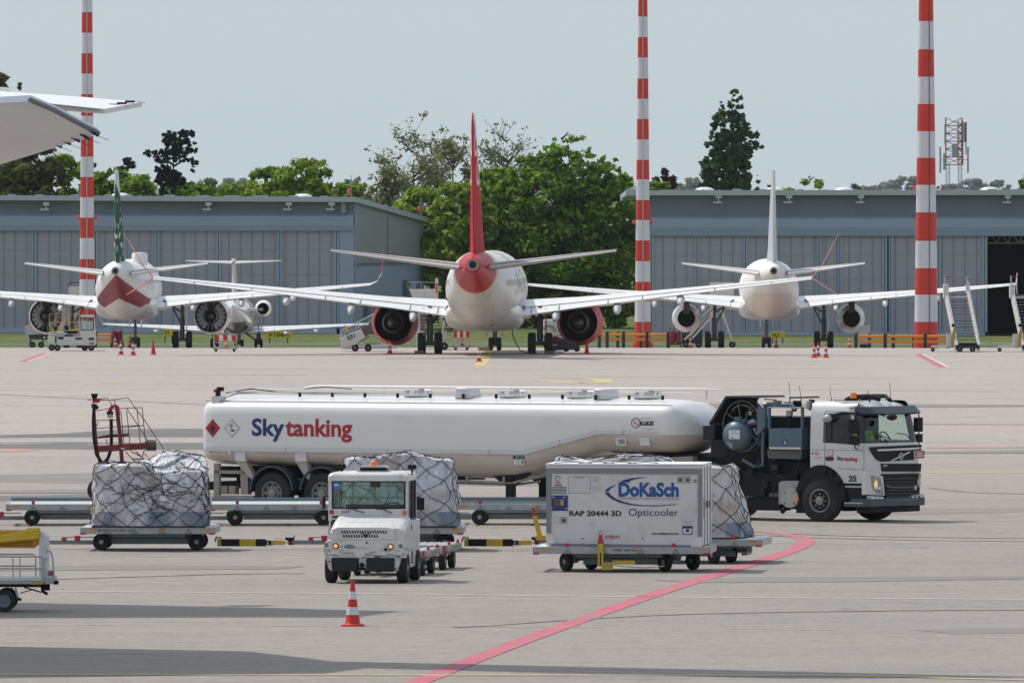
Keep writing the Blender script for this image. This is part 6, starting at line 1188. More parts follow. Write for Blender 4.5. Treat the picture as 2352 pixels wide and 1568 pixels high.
# lamps, sticker, number, wipers
for (x,y,mm) in ((425,518,lampr),(1020,522,amber)):
    m=MB(); c=FZ(x,y,XC); m.box(XC+0.02,XC+0.05,c[0]-0.038,c[0]+0.038,c[1]-0.04,c[1]+0.04); m.build('indicator_lamp',mm,tug,smooth=0,bevel=0.008)
m=MB(); c=FZ(460,296,XC); m.cyl((XC+0.001,c[0],c[1]),(XC+0.005,c[0],c[1]),0.078,n=24,m=0); m.box(XC+0.005,XC+0.007,c[0]-0.045,c[0]+0.045,c[1]-0.012,c[1]+0.012,1); m.build('round_sticker',[mat('sticker_blue',(0.02,0.25,0.55)),sticker_w],tug,smooth=0)
m=MB(); a=FZ(497,525,XC+0.02); b=FZ(567,508,XC+0.02); text(m,'2523',(XC+0.024,a[0],a[1]),(0,1,0),(0,0,1),w=b[0]-a[0],h=b[1]-a[1],bold=0.02); m.build('number',letter_blk,tug,smooth=0)
for (p,q) in (((600,500),(690,522)),((845,498),(912,525))):
    m=MB(); a=FZ(*p,XC+0.03); b=FZ(*q,XC+0.03); m.beam((XC+0.03,a[0],a[1]),(XC+0.03,b[0],b[1]),0.012,0.014); m.beam((XC+0.025,a[0]-0.15,a[1]-0.0),(XC+0.025,a[0]+0.1,a[1]+0.02),0.01,0.01); m.build('wiper',blk,tug,smooth=0)
m=MB(); c=FZ(780,290,XC-0.1); m.box(XC-0.12,XC-0.08,c[0]-0.1,c[0]+0.1,c[1]-0.06,c[1]+0.05); m.build('interior_mirror',blk,tug,smooth=0)
m=MB(); c=FZ(925,470,XC-0.25); R_=[(XC-0.25-0.04*math.sin(k*math.pi/10),c[0]+0.17*math.cos(k*math.pi/10),c[1]-0.03+0.10*math.sin(k*math.pi/10)) for k in range(21)]; m.tube(R_,0.014,5); m.tube([(XC-0.25,c[0],c[1]-0.03),(XC-0.1,c[0],c[1]-0.15)],0.02,5); m.build('steering_wheel',blk,tug)
m=MB(); m.box(XC-0.3,XC-0.06,y0+0.1,y1-0.1,1.25,1.42); m.box(XB+0.1,XB+0.2,y0+0.2,y1-0.2,0.9,1.5,0); m.tube([(XC-0.2,c[0]-0.25,1.42),(XC-0.15,c[0]-0.1,1.62),(XC-0.1,c[0]-0.05,1.78)],0.012,5); m.build('dashboard',mat('dash_dark_teal',(0.02,0.035,0.04),rough=0.6),tug,smooth=0)
m=MB(); c=FZ(765,125,XC-0.3); m.cyl((XC-0.3,c[0],c[1]-0.03),(XC-0.3,c[0],c[1]+0.035),0.07,0.06,16,m=0); m.sphere((XC-0.3,c[0],c[1]+0.03),0.06,12,8,(1,1,0.6),m=0); m.build('beacon',orange_h,tug)
m=MB(); a=FZ(640,180,XC-0.3); b=FZ(890,180,XC-0.3); m.box(XC-0.55,XC-0.15,a[0],b[0],2.165,2.19,0); m.box(XC-0.52,XC-0.18,a[0]+0.05,b[0]-0.05,2.19,2.25,1); m.prism([(a[0]+0.0,2.25),(b[0]-0.02,2.25),(b[0]-0.06,2.285),(a[0]+0.05,2.285)],'x',XC-0.55,XC-0.12,0); m.build('roof_hatch',[mat('hatch_grey',(0.45,0.45,0.44)),blk],tug,smooth=0)
for (x,y) in ((503,148),(1078,152)):
    m=MB(); c=FZ(x,y,XC-0.4); m.box(XC-0.5,XC-0.35,c[0]-0.08,c[0]+0.08,c[1]-0.04,c[1]+0.05); m.cyl((XC-0.42,c[0],2.1),(XC-0.42,c[0],c[1]-0.03),0.02,n=6); m.build('work_light',blk,tug,smooth=0,bevel=0.01)
for (x,y,sy) in ((1147,450,1),(360,440,-1)):
    m=MB(); c=FZ(x,y,XC); e=FZ(1110 if sy>0 else 395,430,XC); m.cb((XC,c[0],c[1]),(0.06,0.15 if sy>0 else 0.06,0.24)); m.tube([(XC,c[0],c[1]+0.12),(XC,e[0],c[1]+0.14)],0.014,5); m.build('side_mirror',blk,tug,bevel=0.012)
def small_wheel(par,x,y,r,w,side=1,M_=None,yaw=0,hub=None,zc=None,hr=0.17):
    Mx=Matrix.Translation((x,y,zc if zc is not None else r))@Matrix.Rotation(yaw,4,'Z'); Mx=(M_@Mx) if M_ else Mx
    m=MB(Mx); m.lathe([(r*hr*1.6,-w/2*0.9),(r*0.86,-w/2),(r*0.97,-w*0.40),(r,-w*0.2),(r,w*0.2),(r*0.97,w*0.40),(r*0.86,w/2),(r*hr*1.6,w/2*0.9)],(0,0,0),(0,1,0),30); t_=m.build('wheel',tyre,par,smooth=35)
    m=MB(Mx)
    for s_ in (-1,1): m.lathe([(r*hr*1.62,s_*w/2*0.88),(r*hr*1.3,s_*w/2*0.7),(r*hr*0.6,s_*w/2*0.75),(r*hr*0.55,s_*w/2*1.02),(0.002,s_*w/2*1.05)],(0,0,0),(0,1,0),20)
    m.build('hub',hub or hubm,t_); return t_
yl=FY([(400,900)],0)[0][0]; yr=FY([(985,900)],0)[0][0]
for (x,y) in ((-0.40,yl),(-0.40,yr),(-2.25,yl+0.02),(-2.25,yr)): small_wheel(tug,x,y,0.30,0.21,yaw=R(0))
m=MB(); m.box(-2.4,-0.3,yl+0.15,yr-0.15,0.25,0.5); m.build('chassis',blk,tug,smooth=0)
# =============================================================== DOLLIES
dk_al=mat('dolly_aluminium',(0.36,0.385,0.395),rough=0.35,metal=0.55,var=0.15,vscale=5,dirt=(0.28,0.28,0.27),dscale=4,damt=0.5); dk_gr=mat('dolly_grey_green',(0.22,0.26,0.27),rough=0.45,metal=0.3,var=0.2,vscale=3); rol=mat('roller_bright',(0.78,0.79,0.80),rough=0.25,metal=0.4); redp=mat('stop_red',(0.50,0.02,0.04),rough=0.4); yelp=mat('towbar_yellow',(0.60,0.40,0.02),rough=0.4,var=0.08,vscale=3,dirt=(0.25,0.17,0.03),dscale=5,damt=0.6); orp=mat('reflector_amber',(0.60,0.28,0.02),rough=0.3)
def towbar_yb(par,x0,L=1.46,z=0.15):
    m=MB(); seg=[(0,0.06,0),(0.06,0.33,1),(0.33,0.57,0),(0.57,0.72,1),(0.72,0.80,1),(0.80,1.0,0)]
    m=MB()
    for a,b,c_ in seg: h_=0.078 if a<0.7 else 0.048; m.box(x0+a*L,x0+b*L,-0.045,0.045,z-h_,z+h_,c_)
    m.cyl((x0+0.75*L,-0.05,z),(x0+0.75*L,-0.055,z),0.02,n=10,m=2); m.tube([(x0+0.86*L,0,z+0.035),(x0+0.87*L,0,z+0.09),(x0+0.95*L,0,z+0.09),(x0+0.96*L,0,z+0.035)],0.008,5,m=0); m.tube([(x0+0.98*L,0,z),(x0+1.14*L,0,z+0.01)],0.012,5,m=3); m.tube([(x0+0.62*L,-0.05,z-0.05),(x0+0.72*L,-0.05,z-0.08),(x0+0.85*L,-0.05,z-0.04)],0.007,4,m=1)
    m.tube([(x0-0.05,-0.03,z+0.02),(x0-0.02,-0.03,z+0.12),(x0+0.1,-0.03,z+0.10)],0.025,6,m=2)
    return m.build('towbar',[yelp,blk,hubm,redp],par,smooth=0)
def dolly(label,loc,rz,L=2.85,W_=2.5,wx=1.03,coupling=True,bar=True,roll=True,wheels=None,group='pallet dollies on the apron',wr=0.185,letters=True,towup=None,name='cargo_dolly'):
    t=thing(name,label,'pallet dolly',loc,rz,group); zt=0.51; zb=0.37; h=L/2; w=W_/2
    m=MB()
    for sy in (-1,1): m.box(-h,h,sy*w-0.03,sy*w+0.03,zb,zt)
    for x in (-h,h): m.box(x-0.03,x+0.03,-w+0.03,w-0.03,zb,zt)
    for q in (-0.5,0.0,0.5): m.box(q*L*0.8-0.03,q*L*0.8+0.03,-w+0.03,w-0.03,zb+0.01,zt-0.05)
    m.box(-h+0.03,h-0.03,-w+0.3,-w+0.36,zb,zt-0.05); m.box(-h+0.03,h-0.03,w-0.36,w-0.3,zb,zt-0.05); fr=m.build('deck_frame',dk_al,t,smooth=0,bevel=0.006)
    if roll:
        m=MB(); x=-w+0.12
        while x<w-0.10: m.cyl((-h+0.05,x,zt-0.02),(h-0.05,x,zt-0.02),0.03,n=8); x+=0.15
        m.build('roller_bed',rol,t,smooth=50)
    for sx in (-0.62,-0.2,0.22,0.62):
        m=MB(); m.add([(sx*h-0.09,-w-0.034,zb+0.01),(sx*h+0.09,-w-0.034,zb+0.01),(sx*h,-w-0.034,zt-0.02),(sx*h-0.07,-w-0.05,zb+0.01),(sx*h+0.07,-w-0.05,zb+0.01),(sx*h,-w-0.05,zt-0.04)],[(0,1,2),(5,4,3),(0,3,4,1),(1,4,5,2),(2,5,3,0)],0); m.build('gusset_plate',dk_gr,fr,smooth=0)
    for (x,mm) in ((-h+0.16,orp),(h-0.22,orp),(0.25,orp)):
        m=MB(); m.box(x,x+0.14,-w-0.04,-w-0.031,zt-0.055,zt-0.015); m.build('reflector',mm,fr,smooth=0)
    for x in (-h-0.02,h-0.10):
        m=MB(); m.box(x,x+0.12,-w-0.06,-w+0.0,zb-0.015,zb+0.025); m.box(x,x+0.12,w,w+0.05,zb-0.01,zb+0.03); m.build('corner_bumper',redp,t,smooth=0)
    for x in (-h*0.62,h*0.6):
        m=MB(); m.box(x-0.035,x+0.035,-w-0.03,-w+0.02,zt-0.0,zt+0.045); m.prism([(x-0.05,zt+0.045),(x+0.05,zt+0.045),(x+0.02,zt+0.075),(x-0.03,zt+0.075)],'y',-w-0.03,-w+0.02); m.build('pallet_stop',redp,t,smooth=0)
    if letters:
        m=MB(); text(m,'MAX LOAD 7000 KG',(-h*0.75,-w-0.032,zb+0.05),(1,0,0),(0,0,1),w=0.75,h=0.05,bold=0.02,m=0) if letters is True else text(m,letters,(-0.1*h,-w-0.032,zb+0.05),(1,0,0),(0,0,1),w=0.5,h=0.055,bold=0.02,m=0)
        m.build('lettering',letter_blk,fr,smooth=0)
    m=MB(); m.box(-wx-0.1,wx+0.1,-0.09,0.09,0.20,0.30); m.box(-wx+0.2,wx-0.2,-0.42,-0.34,0.13,0.25); m.box(-h*0.55,h*0.55,-0.7,-0.62,0.28,0.37); m.box(-h*0.55,h*0.55,0.62,0.7,0.28,0.37); m.box(-wx,wx,-0.55,0.55,0.31,0.36)
    for x in (-wx,wx): m.box(x-0.06,x+0.06,-0.62,0.62,0.16,0.24); m.cyl((x,0,0.24),(x,0,0.37),0.12,n=12)
    m.build('chassis',dk_gr,t,smooth=0)
    for (x,y,yw) in (wheels or ((-wx,-0.68,0),(wx,-0.68,0),(-wx,0.68,0),(wx,0.68,0))): small_wheel(t,x,y,wr,0.13,yaw=yw)
    if coupling:
        m=MB(); m.box(-h-0.85,-wx,-0.05,0.05,0.11,0.20,0); m.box(-h-0.50,-h-0.40,-0.06,0.06,0.18,0.26,1); m.box(-h-0.22,-h-0.10,-0.06,0.06,0.18,0.30,1); m.beam((-h-0.5,0,0.26),(-h+0.3,0,0.27),0.02,0.02,0); m.cyl((-h-0.88,0,0.10),(-h-0.88,0,0.26),0.06,n=10,m=2); m.beam((-h-1.0,0,0.25),(-h-0.85,0,0.16),0.08,0.06,2); m.beam((-h-0.82,0,0.2),(-h-0.80,0,0.30),0.02,0.02,2); m.build('coupling',[dk_gr,redp,blk],t,smooth=0)
    if bar: towbar_yb(t,h+0.02)
    if towup:
        x,y=towup; m=MB(); m.box(x-0.055,x+0.055,y-0.04,y+0.04,0.12,0.58,0); m.prism([(x-0.06,0.58),(x+0.065,0.58),(x+0.03,0.76),(x-0.03,0.76)],'y',y-0.035,y+0.035,1); R_=[(x+0.045*math.cos(k*math.pi/6),y,0.80+0.045*math.sin(k*math.pi/6)) for k in range(13)]; m.tube(R_,0.014,6,m=2); m.box(x-0.012,x+0.012,y-0.045,y-0.04,0.15,0.4,3); m.box(x+0.02,x+0.25,y-0.06,y+0.06,0.05,0.2,0); m.box(x+0.25,x+0.7,y-0.05,y+0.05,0.16,0.24,0); m.tube([(x+0.1,y-0.06,0.2),(x+0.4,y-0.1,0.13),(x+0.9,y-0.05,0.1),(x+1.3,y,0.13)],0.012,5,m=2); m.build('raised_towbar',[yelp,redp,hubm,blk],t,smooth=0)
    return t
def at(xd,D): return Vector(((xd-CX)/F*D,D,0))
# near train
d1=dolly('loaded pallet dolly at left carrying the plastic wrapped cargo',at(346,246.2),R(-1.2),letters=True)
d2=dolly('loaded pallet dolly right behind the white tug',at(913,246.2),R(-1.2),letters=False)
d3=dolly('loaded pallet dolly almost hidden behind the white cool container',at(1478,246.5),R(-1.2),bar=False,letters=False)
# far row of empty dollies
e1=dolly('empty pallet dolly at the far left with bright roller deck',at(176,266.0),R(1.5),L=3.2,W_=2.6,bar=False,group='empty pallet dollies in the far row',letters=False)
m=MB(); m.box(-1.5,1.6,1.30,1.34,0.45,0.58); 
e2=dolly('empty pallet dolly with white rollers between wrapped cargo and tug',at(640,266.0),R(2.5),L=3.2,W_=2.6,bar=False,group='empty pallet dollies in the far row',letters=False)
e3=dolly('empty pallet dolly left of the cool container with no load',at(1205,266.3),R(-2),L=3.2,W_=2.6,bar=False,roll=False,coupling=True,group='empty pallet dollies in the far row',letters=False)
for o in (e1,e2,e3):
    m=MB(); m.box(-1.55,1.3,1.31,1.35,0.42,0.60); m.build('guide_rail',mat('guide_rail_teal',(0.15,0.20,0.215),rough=0.4,metal=0.3),o,smooth=0)
m=MB(); m.beam((0.0,0,0.14),(-0.12,0,0.62),0.12,0.10,0); m.beam((-0.12,0,0.62),(-0.16,0,0.80),0.08,0.07,1); R_=[(-0.17+0.04*math.cos(k*math.pi/6),0,0.84+0.04*math.sin(k*math.pi/6)) for k in range(13)]; m.tube(R_,0.013,5,m=2); m.box(-0.1,0.5,-0.05,0.05,0.1,0.2,0)
o=m.build('raised_towbar',[yelp,redp,hubm],d3,smooth=0); o.location=(-2.22,-0.9,0.12)
# two small dollies right behind the tug, seen end-on
r1=dolly('small empty dolly hitched directly behind the tug',Vector((-2.42,229.3,0)),R(83),L=2.3,W_=1.65,wx=0.7,bar=False,wheels=((-0.75,-0.70,0),(0.7,-0.70,0),(-0.75,0.6,0),(0.7,0.6,0)),letters=False,group='small dollies hitched behind the tug')
r2=dolly('second small empty dolly hitched behind the tug',Vector((-2.02,232.9,0)),R(83),L=2.3,W_=1.65,wx=0.7,bar=False,wheels=((-0.75,-0.70,0),(0.7,-0.70,0),(-0.75,0.6,0),(0.7,0.6,0)),letters=False,group='small dollies hitched behind the tug')
for o in (r1,r2):
    m=MB()
    for q in range(6): m.box(-1.19,-1.182,-0.80+q*0.06,-0.77+q*0.06,0.38,0.50,q%2)
    for q in range(4): m.box(-1.05+q*0.12,-0.97+q*0.12,-0.862,-0.856,0.38,0.52,0 if q%2 else 1)
    m.build('striped_marking',[redp,sticker_w],o,smooth=0)
# container dolly and the one behind it
CD=Vector((0,0,0)); cx0=(1232+1640)/2
d4=dolly('pallet dolly under the white cool container with upright yellow towbar',at(1436,231.8),R(-4),L=3.55,W_=2.45,wheels=((-1.16,-0.60,R(-52)),(-0.72,0.45,R(-52)),(0.85,-0.66,R(-50)),(1.36,0.40,R(-50))),coupling=False,bar=False,letters='TARE 1654 KG',towup=(-0.42,-1.33),wr=0.19)
d5=dolly('loaded pallet dolly just right of the cool container',at(1602,237.3),R(-6),L=2.85,W_=2.5,wheels=((-1.0,-0.6,R(-50)),(-0.7,0.5,R(-50)),(0.45,-1.2,R(-55)),(0.72,-0.2,R(-55))),coupling=False,bar=False,letters=False)
# =============================================================== CARGO
film=bpy.data.materials.new('shrink_film'); film.use_nodes=True; MATS['film']=film; film.node_tree.nodes['Principled BSDF'].inputs['Roughness'].default_value=0.22; film.node_tree.nodes['Principled BSDF'].inputs['Coat Weight'].default_value=0.4
def filmmat(name,base,brown,seed):
    m=bpy.data.materials.new(name); m.use_nodes=True; b=m.node_tree.nodes['Principled BSDF']; b.inputs['Roughness'].default_value=0.25; b.inputs['Specular IOR Level'].default_value=0.6
    S=Sh(m,(1,1,1)); S.c=S.n.nodes.new('ShaderNodeRGB').outputs[0]; S.c.default_value=(*base,1)
    o=(1,1,1)
    def sl(z): return S.op('LESS_THAN',S.z,z)
    S.paint(S.ramp(S.noise(1.25,(1,1,0.8),3),0.48,0.60,0,0.75),brown); S.paint(S.ramp(S.noise(2.6,(1.8,1.8,0.35),4,0.6),0.52,0.66,0,0.6),(0.30,0.30,0.34))
    S.paint(S.ramp(S.noise(3.4,(1.5,1.5,0.4),5,0.65),0.58,0.66,0,0.9),(0.88,0.88,0.93)); S.paint(S.ramp(S.noise(2.1,(1,1,1.4),4,0.6),0.64,0.68,0,0.75),(0.06,0.065,0.08))
    S.paint(S.mul(sl(0.85),S.ramp(S.noise(1.3,(1,1,0.3),3),0.42,0.55,0,0.8)),(0.10,0.17,0.27)); S.done()
    nz=S.noise(4.5,(1.6,1.6,0.4),6,0.6); bp=S.n.nodes.new('ShaderNodeBump'); bp.inputs['Strength'].default_value=0.8; bp.inputs['Distance'].default_value=0.09; S.n.links.new(nz,bp.inputs['Height']); S.n.links.new(bp.outputs[0],b.inputs['Normal']); return m
netm=mat('cargo_net_black',(0.02,0.02,0.025),rough=0.7)
def cargo(label,loc,rz,L,W_,zb,hf,fm,seed,slump=0.06,n=96,dens=1.0,netrows=(0.12,0.3,0.48,0.66,0.84),boxes=()):
    t=thing('wrapped_cargo',label,'wrapped cargo',loc,rz,'shrink wrapped cargo under black nets')
    def rect(u,ex=0.28):
        a=2*math.pi*u; c,s_=math.cos(a),math.sin(a); k=(abs(c)**(2/ex)+abs(s_)**(2/ex))**(-ex/2) ; return c*k,s_*k
    def surf(u,v,off=0.0):
        x,y=rect(u)
        if v<=1: sc=1.0+slump*(1-v)**1.5-0.04*v; zz=None
        else: sc=max(0.0,0.96-(v-1))
        X,Y=x*L/2*sc,y*W_/2*sc; h=hf(X,Y)
        z=zb+(h*v if v<=1 else h+0.0)
        p=Vector((X*3.1+seed,Y*3.1,z*3.1)); d=mnoise.noise(p*0.45)*0.13+mnoise.noise(p*1.5)*0.06+abs(mnoise.noise(Vector((X*6+seed,Y*6,z*1.2))))*0.075
        if v<=1: nx,ny=(x/(abs(x)+abs(y)+1e-6),y/(abs(x)+abs(y)+1e-6)); r=Vector((X+nx*(d+off)*1.3,Y+ny*(d+off)*1.3,z+(0.02*mnoise.noise(p) if v>0.9 else 0)))
        else: r=Vector((X,Y,z+d*0.6+off))
        return r
    vs_=[0,0.04,0.1,0.17,0.25,0.33,0.41,0.49,0.57,0.65,0.73,0.81,0.88,0.94,0.98,1.0,1.03,1.08,1.16,1.26,1.38,1.52,1.68,1.84,1.955]
    m=MB(); m.loft([[surf(i/n,v) for i in range(n)] for v in vs_]); m.build('shrink_wrap',fm,t,smooth=28)
    m=MB(); rnd=random.Random(seed); nd=int(13*dens+4); rows=[0.0,0.17,0.34,0.51,0.68,0.85,1.0,1.12,1.3,1.5]; jit={}
    def node(j,k):
        k=k%nd; 
        if (j,k) not in jit: jit[(j,k)]=(rnd.uniform(-0.011,0.011)*(1.2 if dens>1 else 0.7),rnd.uniform(-0.03,0.03) if 0<j<6 else 0)
        a,b=jit[(j,k)]; return ((k+0.5*(j%2))/nd+a)%1,rows[j]+b
    for k in range(nd):
        for j in range(len(rows)-1):
            u0,v0=node(j,k)
            for k2 in ((k,k-1) if j%2==0 else (k,k+1)):
                u1,v1=node(j+1,k2); du=(u1-u0+0.5)%1-0.5
                m.tube([surf((u0+du*q/5)%1,v0+(v1-v0)*q/5-(0.02*math.sin(math.pi*q/5) if j<6 else 0),0.018) for q in range(6)],0.0075,4)
    for k in range(7): a=rnd.random(); b=a+rnd.choice((-1,1))*rnd.uniform(0.3,0.5); m.tube([surf((a+(b-a)*abs(q/16-0.0))%1,1.0+0.95*math.sin(math.pi*q/16),0.015) for q in range(17)],0.0065,4)
    for k in range(int(14*dens) if dens>1 else 2):   # slack tangle hanging on the near side
        u0=0.5+rnd.random()*0.5; v0=rnd.uniform(0.45,0.95); P_=[]
        for q in range(10): P_.append(surf((u0+0.05*math.sin(q*0.8+k))%1,min(1.0,max(0.05,v0-0.05*q*rnd.uniform(0.4,1)+0.05*math.sin(q*1.9+k))),0.025))
        m.tube(P_,0.006,4)
    m.build('cargo_net',netm,t,smooth=0)
    m=MB(); m.box(-L/2-0.06,L/2+0.06,-W_/2-0.06,W_/2+0.06,zb-0.03,zb+0.004); m.build('pallet_sheet',mat('pallet_sheet_dark',(0.03,0.032,0.035),rough=0.5),t,smooth=0)
    return t
def hf1(x,y):
    s=lambda v,a,b: min(1,max(0,(v-a)/(b-a)))
    back=s(y,-0.15,0.3); left=1.33; rf=1.14+0.06*s(x,0.5,0.8); rb=1.52+0.03*math.sin(x*5); r=rf+(rb-rf)*back
    k=s(x,-0.10,0.02) if y<0.2 else s(x,-0.6,0.3); return left+(r-left)*k
fA=filmmat('film_greyish_white',(0.62,0.62,0.68),(0.36,0.31,0.28),1); fB=filmmat('film_bluish_white',(0.62,0.64,0.72),(0.40,0.32,0.27),2); fC_=filmmat('film_with_cartons',(0.60,0.58,0.57),(0.38,0.27,0.19),3)
cargo('grey shrink wrapped cargo stack on the left dolly under a slack black net',at(347,246.0)+Vector((0,0,0)),R(-1.2),2.32,2.15,0.545,lambda x,y:hf1(x,y)*0.97,fA,3,slump=0.06,dens=1.25)
cargo('bluish shrink wrapped cargo right behind the white tug',at(920,246.0),R(-1.2),2.32,2.2,0.545,lambda x,y:1.43+0.10*math.exp(-((x-0.15)/0.35)**2)-0.03*max(0,x),fB,11,slump=0.05,dens=0.8,netrows=(0.2,0.5,0.8))
cargo('low wrapped cargo showing just above the top of the cool container',at(1413,246.3),R(-1.2),2.55,2.2,0.545,lambda x,y:1.42+0.05*math.sin(x*3)-0.06*max(0,x-0.6),fB,19,slump=0.05,dens=0.7,netrows=(0.5,0.8))
def hf5(x,y): return 1.46-0.0*x if x<0.62 else 1.46-1.0*(x-0.62)**0.8
cargo('wrapped cartons with leaning white side under a net right of the cool container',at(1584,237.4),R(-6),2.0,2.1,0.545,lambda x,y:1.44 if x<0.85 else 1.44-0.5*(x-0.85),fC_,27,slump=0.26,dens=0.9,netrows=(0.25,0.5,0.75))
# =============================================================== COOL CONTAINER
CC=at(1436,231.78); CZ=R(-5.5); cn=thing('cool_container','white temperature controlled air cargo container with blue lettering','air cargo container',CC,CZ); fk=Frame(CC,CZ)
cw=mat('container_white',(0.66,0.655,0.65),rough=0.45,dirt=(0.40,0.38,0.36),dscale=2.2,damt=0.45,var=0.03); cg=mat('container_edge_grey',(0.235,0.24,0.265),rough=0.45,var=0.06); cs=mat('container_side_white',(0.74,0.73,0.715),rough=0.5,dirt=(0.5,0.47,0.44),dscale=3,damt=0.3)
pL=fk.on(px('c',388,800),1,-1.1).x; pR=fk.on(px('c',1700,800),1,-1.1).x; z0=0.545; z1=2.17; YF=-1.1; YB=1.1
m=MB(); m.box(pL,pR,YF,YB,z0,z1); bodyc=m.build('panel_body',cw,cn,smooth=0)
def KP(pts,val=YF): return [(p.x,p.z) for p in D3(fk,'c',pts,1,val)]
def kq(m,pts,t=0.006,mi=0,val=YF): m.prism(KP(pts,val),'y',val,val-t,mi)
m=MB(); kq(m,[(388,232),(1700,240),(1700,284),(388,275)],0.02); kq(m,[(388,275),(435,275),(430,780),(388,770)],0.02); kq(m,[(1662,284),(1700,284),(1700,890),(1662,880)],0.02); kq(m,[(455,862),(1662,878),(1662,897),(455,888)],0.025); kq(m,[(388,222),(1700,222),(1700,232),(388,230)],0.03,1); m.build('edge_trim',[cg,cs],cn,smooth=0)
m=MB(); m.box(pR,pR+0.012,YF+0.02,YB,z0,z1); 
for q in (YF+0.35,YF+1.05,YF+1.75): m.box(pR+0.012,pR+0.03,q,q+0.03,z0+0.02,z1-0.05,1)
for q in range(4): m.box(pR+0.014,pR+0.018,YF+0.5+q*0.35,YF+0.7+q*0.35,1.28,1.42,2)
m.box(pR+0.013,pR+0.017,YF+0.1,YF+0.2,1.1,1.5,3); m.build('end_door',[cs,cg,letter_blk,letter_blue],cn,smooth=0)
m=MB(); m.box(pL-0.02,pR+0.02,YF-0.02,YB+0.02,z1,z1+0.02); m.build('top_panel',cs,cn,smooth=0)
m=MB(); kq(m,[(1604,880),(1606,855),(1640,815),(1700,805),(1700,895),(1604,890)],0.03); kq(m,[(388,795),(432,800),(470,860),(388,868)],0.03); m.build('corner_plate',cs,cn,smooth=0)
# unit panel at left
m=MB(); kq(m,[(410,370),(570,370),(570,445),(410,445)],0.01,0)
for q in range(5): kq(m,[(422,388+q*12),(560,388+q*12),(560,394+q*12),(422,394+q*12)],0.004,1,YF-0.01)
kq(m,[(455,370),(522,370),(522,380),(455,380)],0.004,2,YF-0.01); m.build('vent_grille',[sticker_w,letter_blk,letter_red],cn,smooth=0)
m=MB(); kq(m,[(412,460),(570,460),(570,588),(412,588)],0.015,0); kq(m,[(452,488),(542,488),(542,548),(452,548)],0.006,1,YF-0.015); kq(m,[(505,495),(535,495),(535,545),(510,545)],0.004,2,YF-0.021)
for (x,y) in ((440,472),(530,472),(425,560),(550,565)): kq(m,[(x,y),(x+16,y),(x+16,y+7),(x,y+7)],0.004,3,YF-0.015)
m.build('control_panel',[letter_blue,mat('screen_brown',(0.10,0.08,0.06),rough=0.2),mat('screen_light',(0.3,0.27,0.23),rough=0.3),sticker_w],cn,smooth=0)
SM=[mat('sticker_offwhite',(0.60,0.60,0.60)),mat('sticker_light_grey',(0.40,0.40,0.40)),sticker_g,mat('sticker_dark',(0.09,0.09,0.10))]
DET=[([(1500,315),(1530,315),(1530,345),(1500,345)],3),([(1562,317),(1590,317),(1590,345),(1562,345)],3),([(1545,300),(1549,300),(1549,358),(1545,358)],0),([(520,655),(552,655),(552,685),(520,685)],3),([(470,345),(505,345),(505,349),(470,349)],3),([(470,353),(505,353),(505,357),(470,357)],3),([(620,306),(710,308),(710,312),(620,310)],3),([(772,385),(834,385),(834,388),(772,388)],2),([(1625,326),(1652,326),(1652,335),(1625,335)],3),([(1625,343),(1652,343),(1652,352),(1625,352)],3),([(1536,675),(1610,676),(1610,679),(1536,678)],2),([(1536,688),(1610,689),(1610,692),(1536,691)],2)]
for pts,mi in (([(455,295),(515,295),(515,368),(455,368)],0),([(413,630),(455,630),(455,698),(413,698)],0),([(458,630),(498,630),(498,698),(458,698)],0),([(503,638),(565,638),(565,698),(503,698)],1),([(573,298),(758,302),(757,445),(573,441)],0),([(765,302),(842,302),(840,412),(765,410)],0),([(1485,298),(1605,300),(1605,360),(1485,358)],1),([(1530,662),(1616,664),(1616,704),(1530,702)],0)):
    m=MB(); kq(m,pts,0.003,2); q=KP(pts); cx_2=sum(p[0] for p in q)/4; cz_2=sum(p[1] for p in q)/4; m.prism([(cx_2+(x-cx_2)*0.96,cz_2+(z-cz_2)*0.95) for x,z in q],'y',YF-0.003,YF-0.006,mi)
    xa,xb=min(p[0] for p in pts),max(p[0] for p in pts); ya,yb=min(p[1] for p in pts),max(p[1] for p in pts)
    for d_,mj in DET:
        if xa<=d_[0][0]<=xb and ya<=d_[0][1]<=yb: kq(m,d_,0.003,mj,YF-0.006)
    if xa==765:
        a=KP([(780,352),(828,310),(784,312),(826,350)]); m.beam((a[0][0],YF-0.008,a[0][1]),(a[1][0],YF-0.008,a[1][1]),0.008,0.003,3); m.beam((a[2][0],YF-0.008,a[2][1]),(a[3][0],YF-0.008,a[3][1]),0.008,0.003,3)
    if xa==455:
        c=KP([(486,318)])[0]; R_=[(c[0]+0.045*math.cos(k*math.pi/8),YF-0.008,c[1]+0.05*math.sin(k*math.pi/8)) for k in range(14)]; m.tube(R_,0.007,4,m=3)
    m.build('instruction_sticker',SM,cn,smooth=0)
for d_ in ([(1625,326),(1652,326),(1652,335),(1625,335)],[(1625,343),(1652,343),(1652,352),(1625,352)]):
    m=MB(); kq(m,d_,0.004,3); m.build('small_mark',SM,cn,smooth=0)
m=MB(); kq(m,[(1530,715),(1618,715),(1616,790),(1530,788)],0.004,0); kq(m,[(1538,738),(1610,738),(1608,782),(1538,780)],0.003,1,YF-0.004); kq(m,[(1560,742),(1590,742),(1590,768),(1560,768)],0.003,0,YF-0.007); m.build('customs_sticker',[letter_blue,sticker_w],cn,smooth=0)
def ktext(m,x0,y1,x1,y0,s,bold=0.0,mi=0): 
    a=fk.on(px('c',x0,y1),1,YF); b=fk.on(px('c',x1,y0),1,YF); text(m,s,(a.x,YF-0.008,a.z),(1,0,0),(0,0,1),w=b.x-a.x,h=b.z-a.z,bold=bold,m=mi)
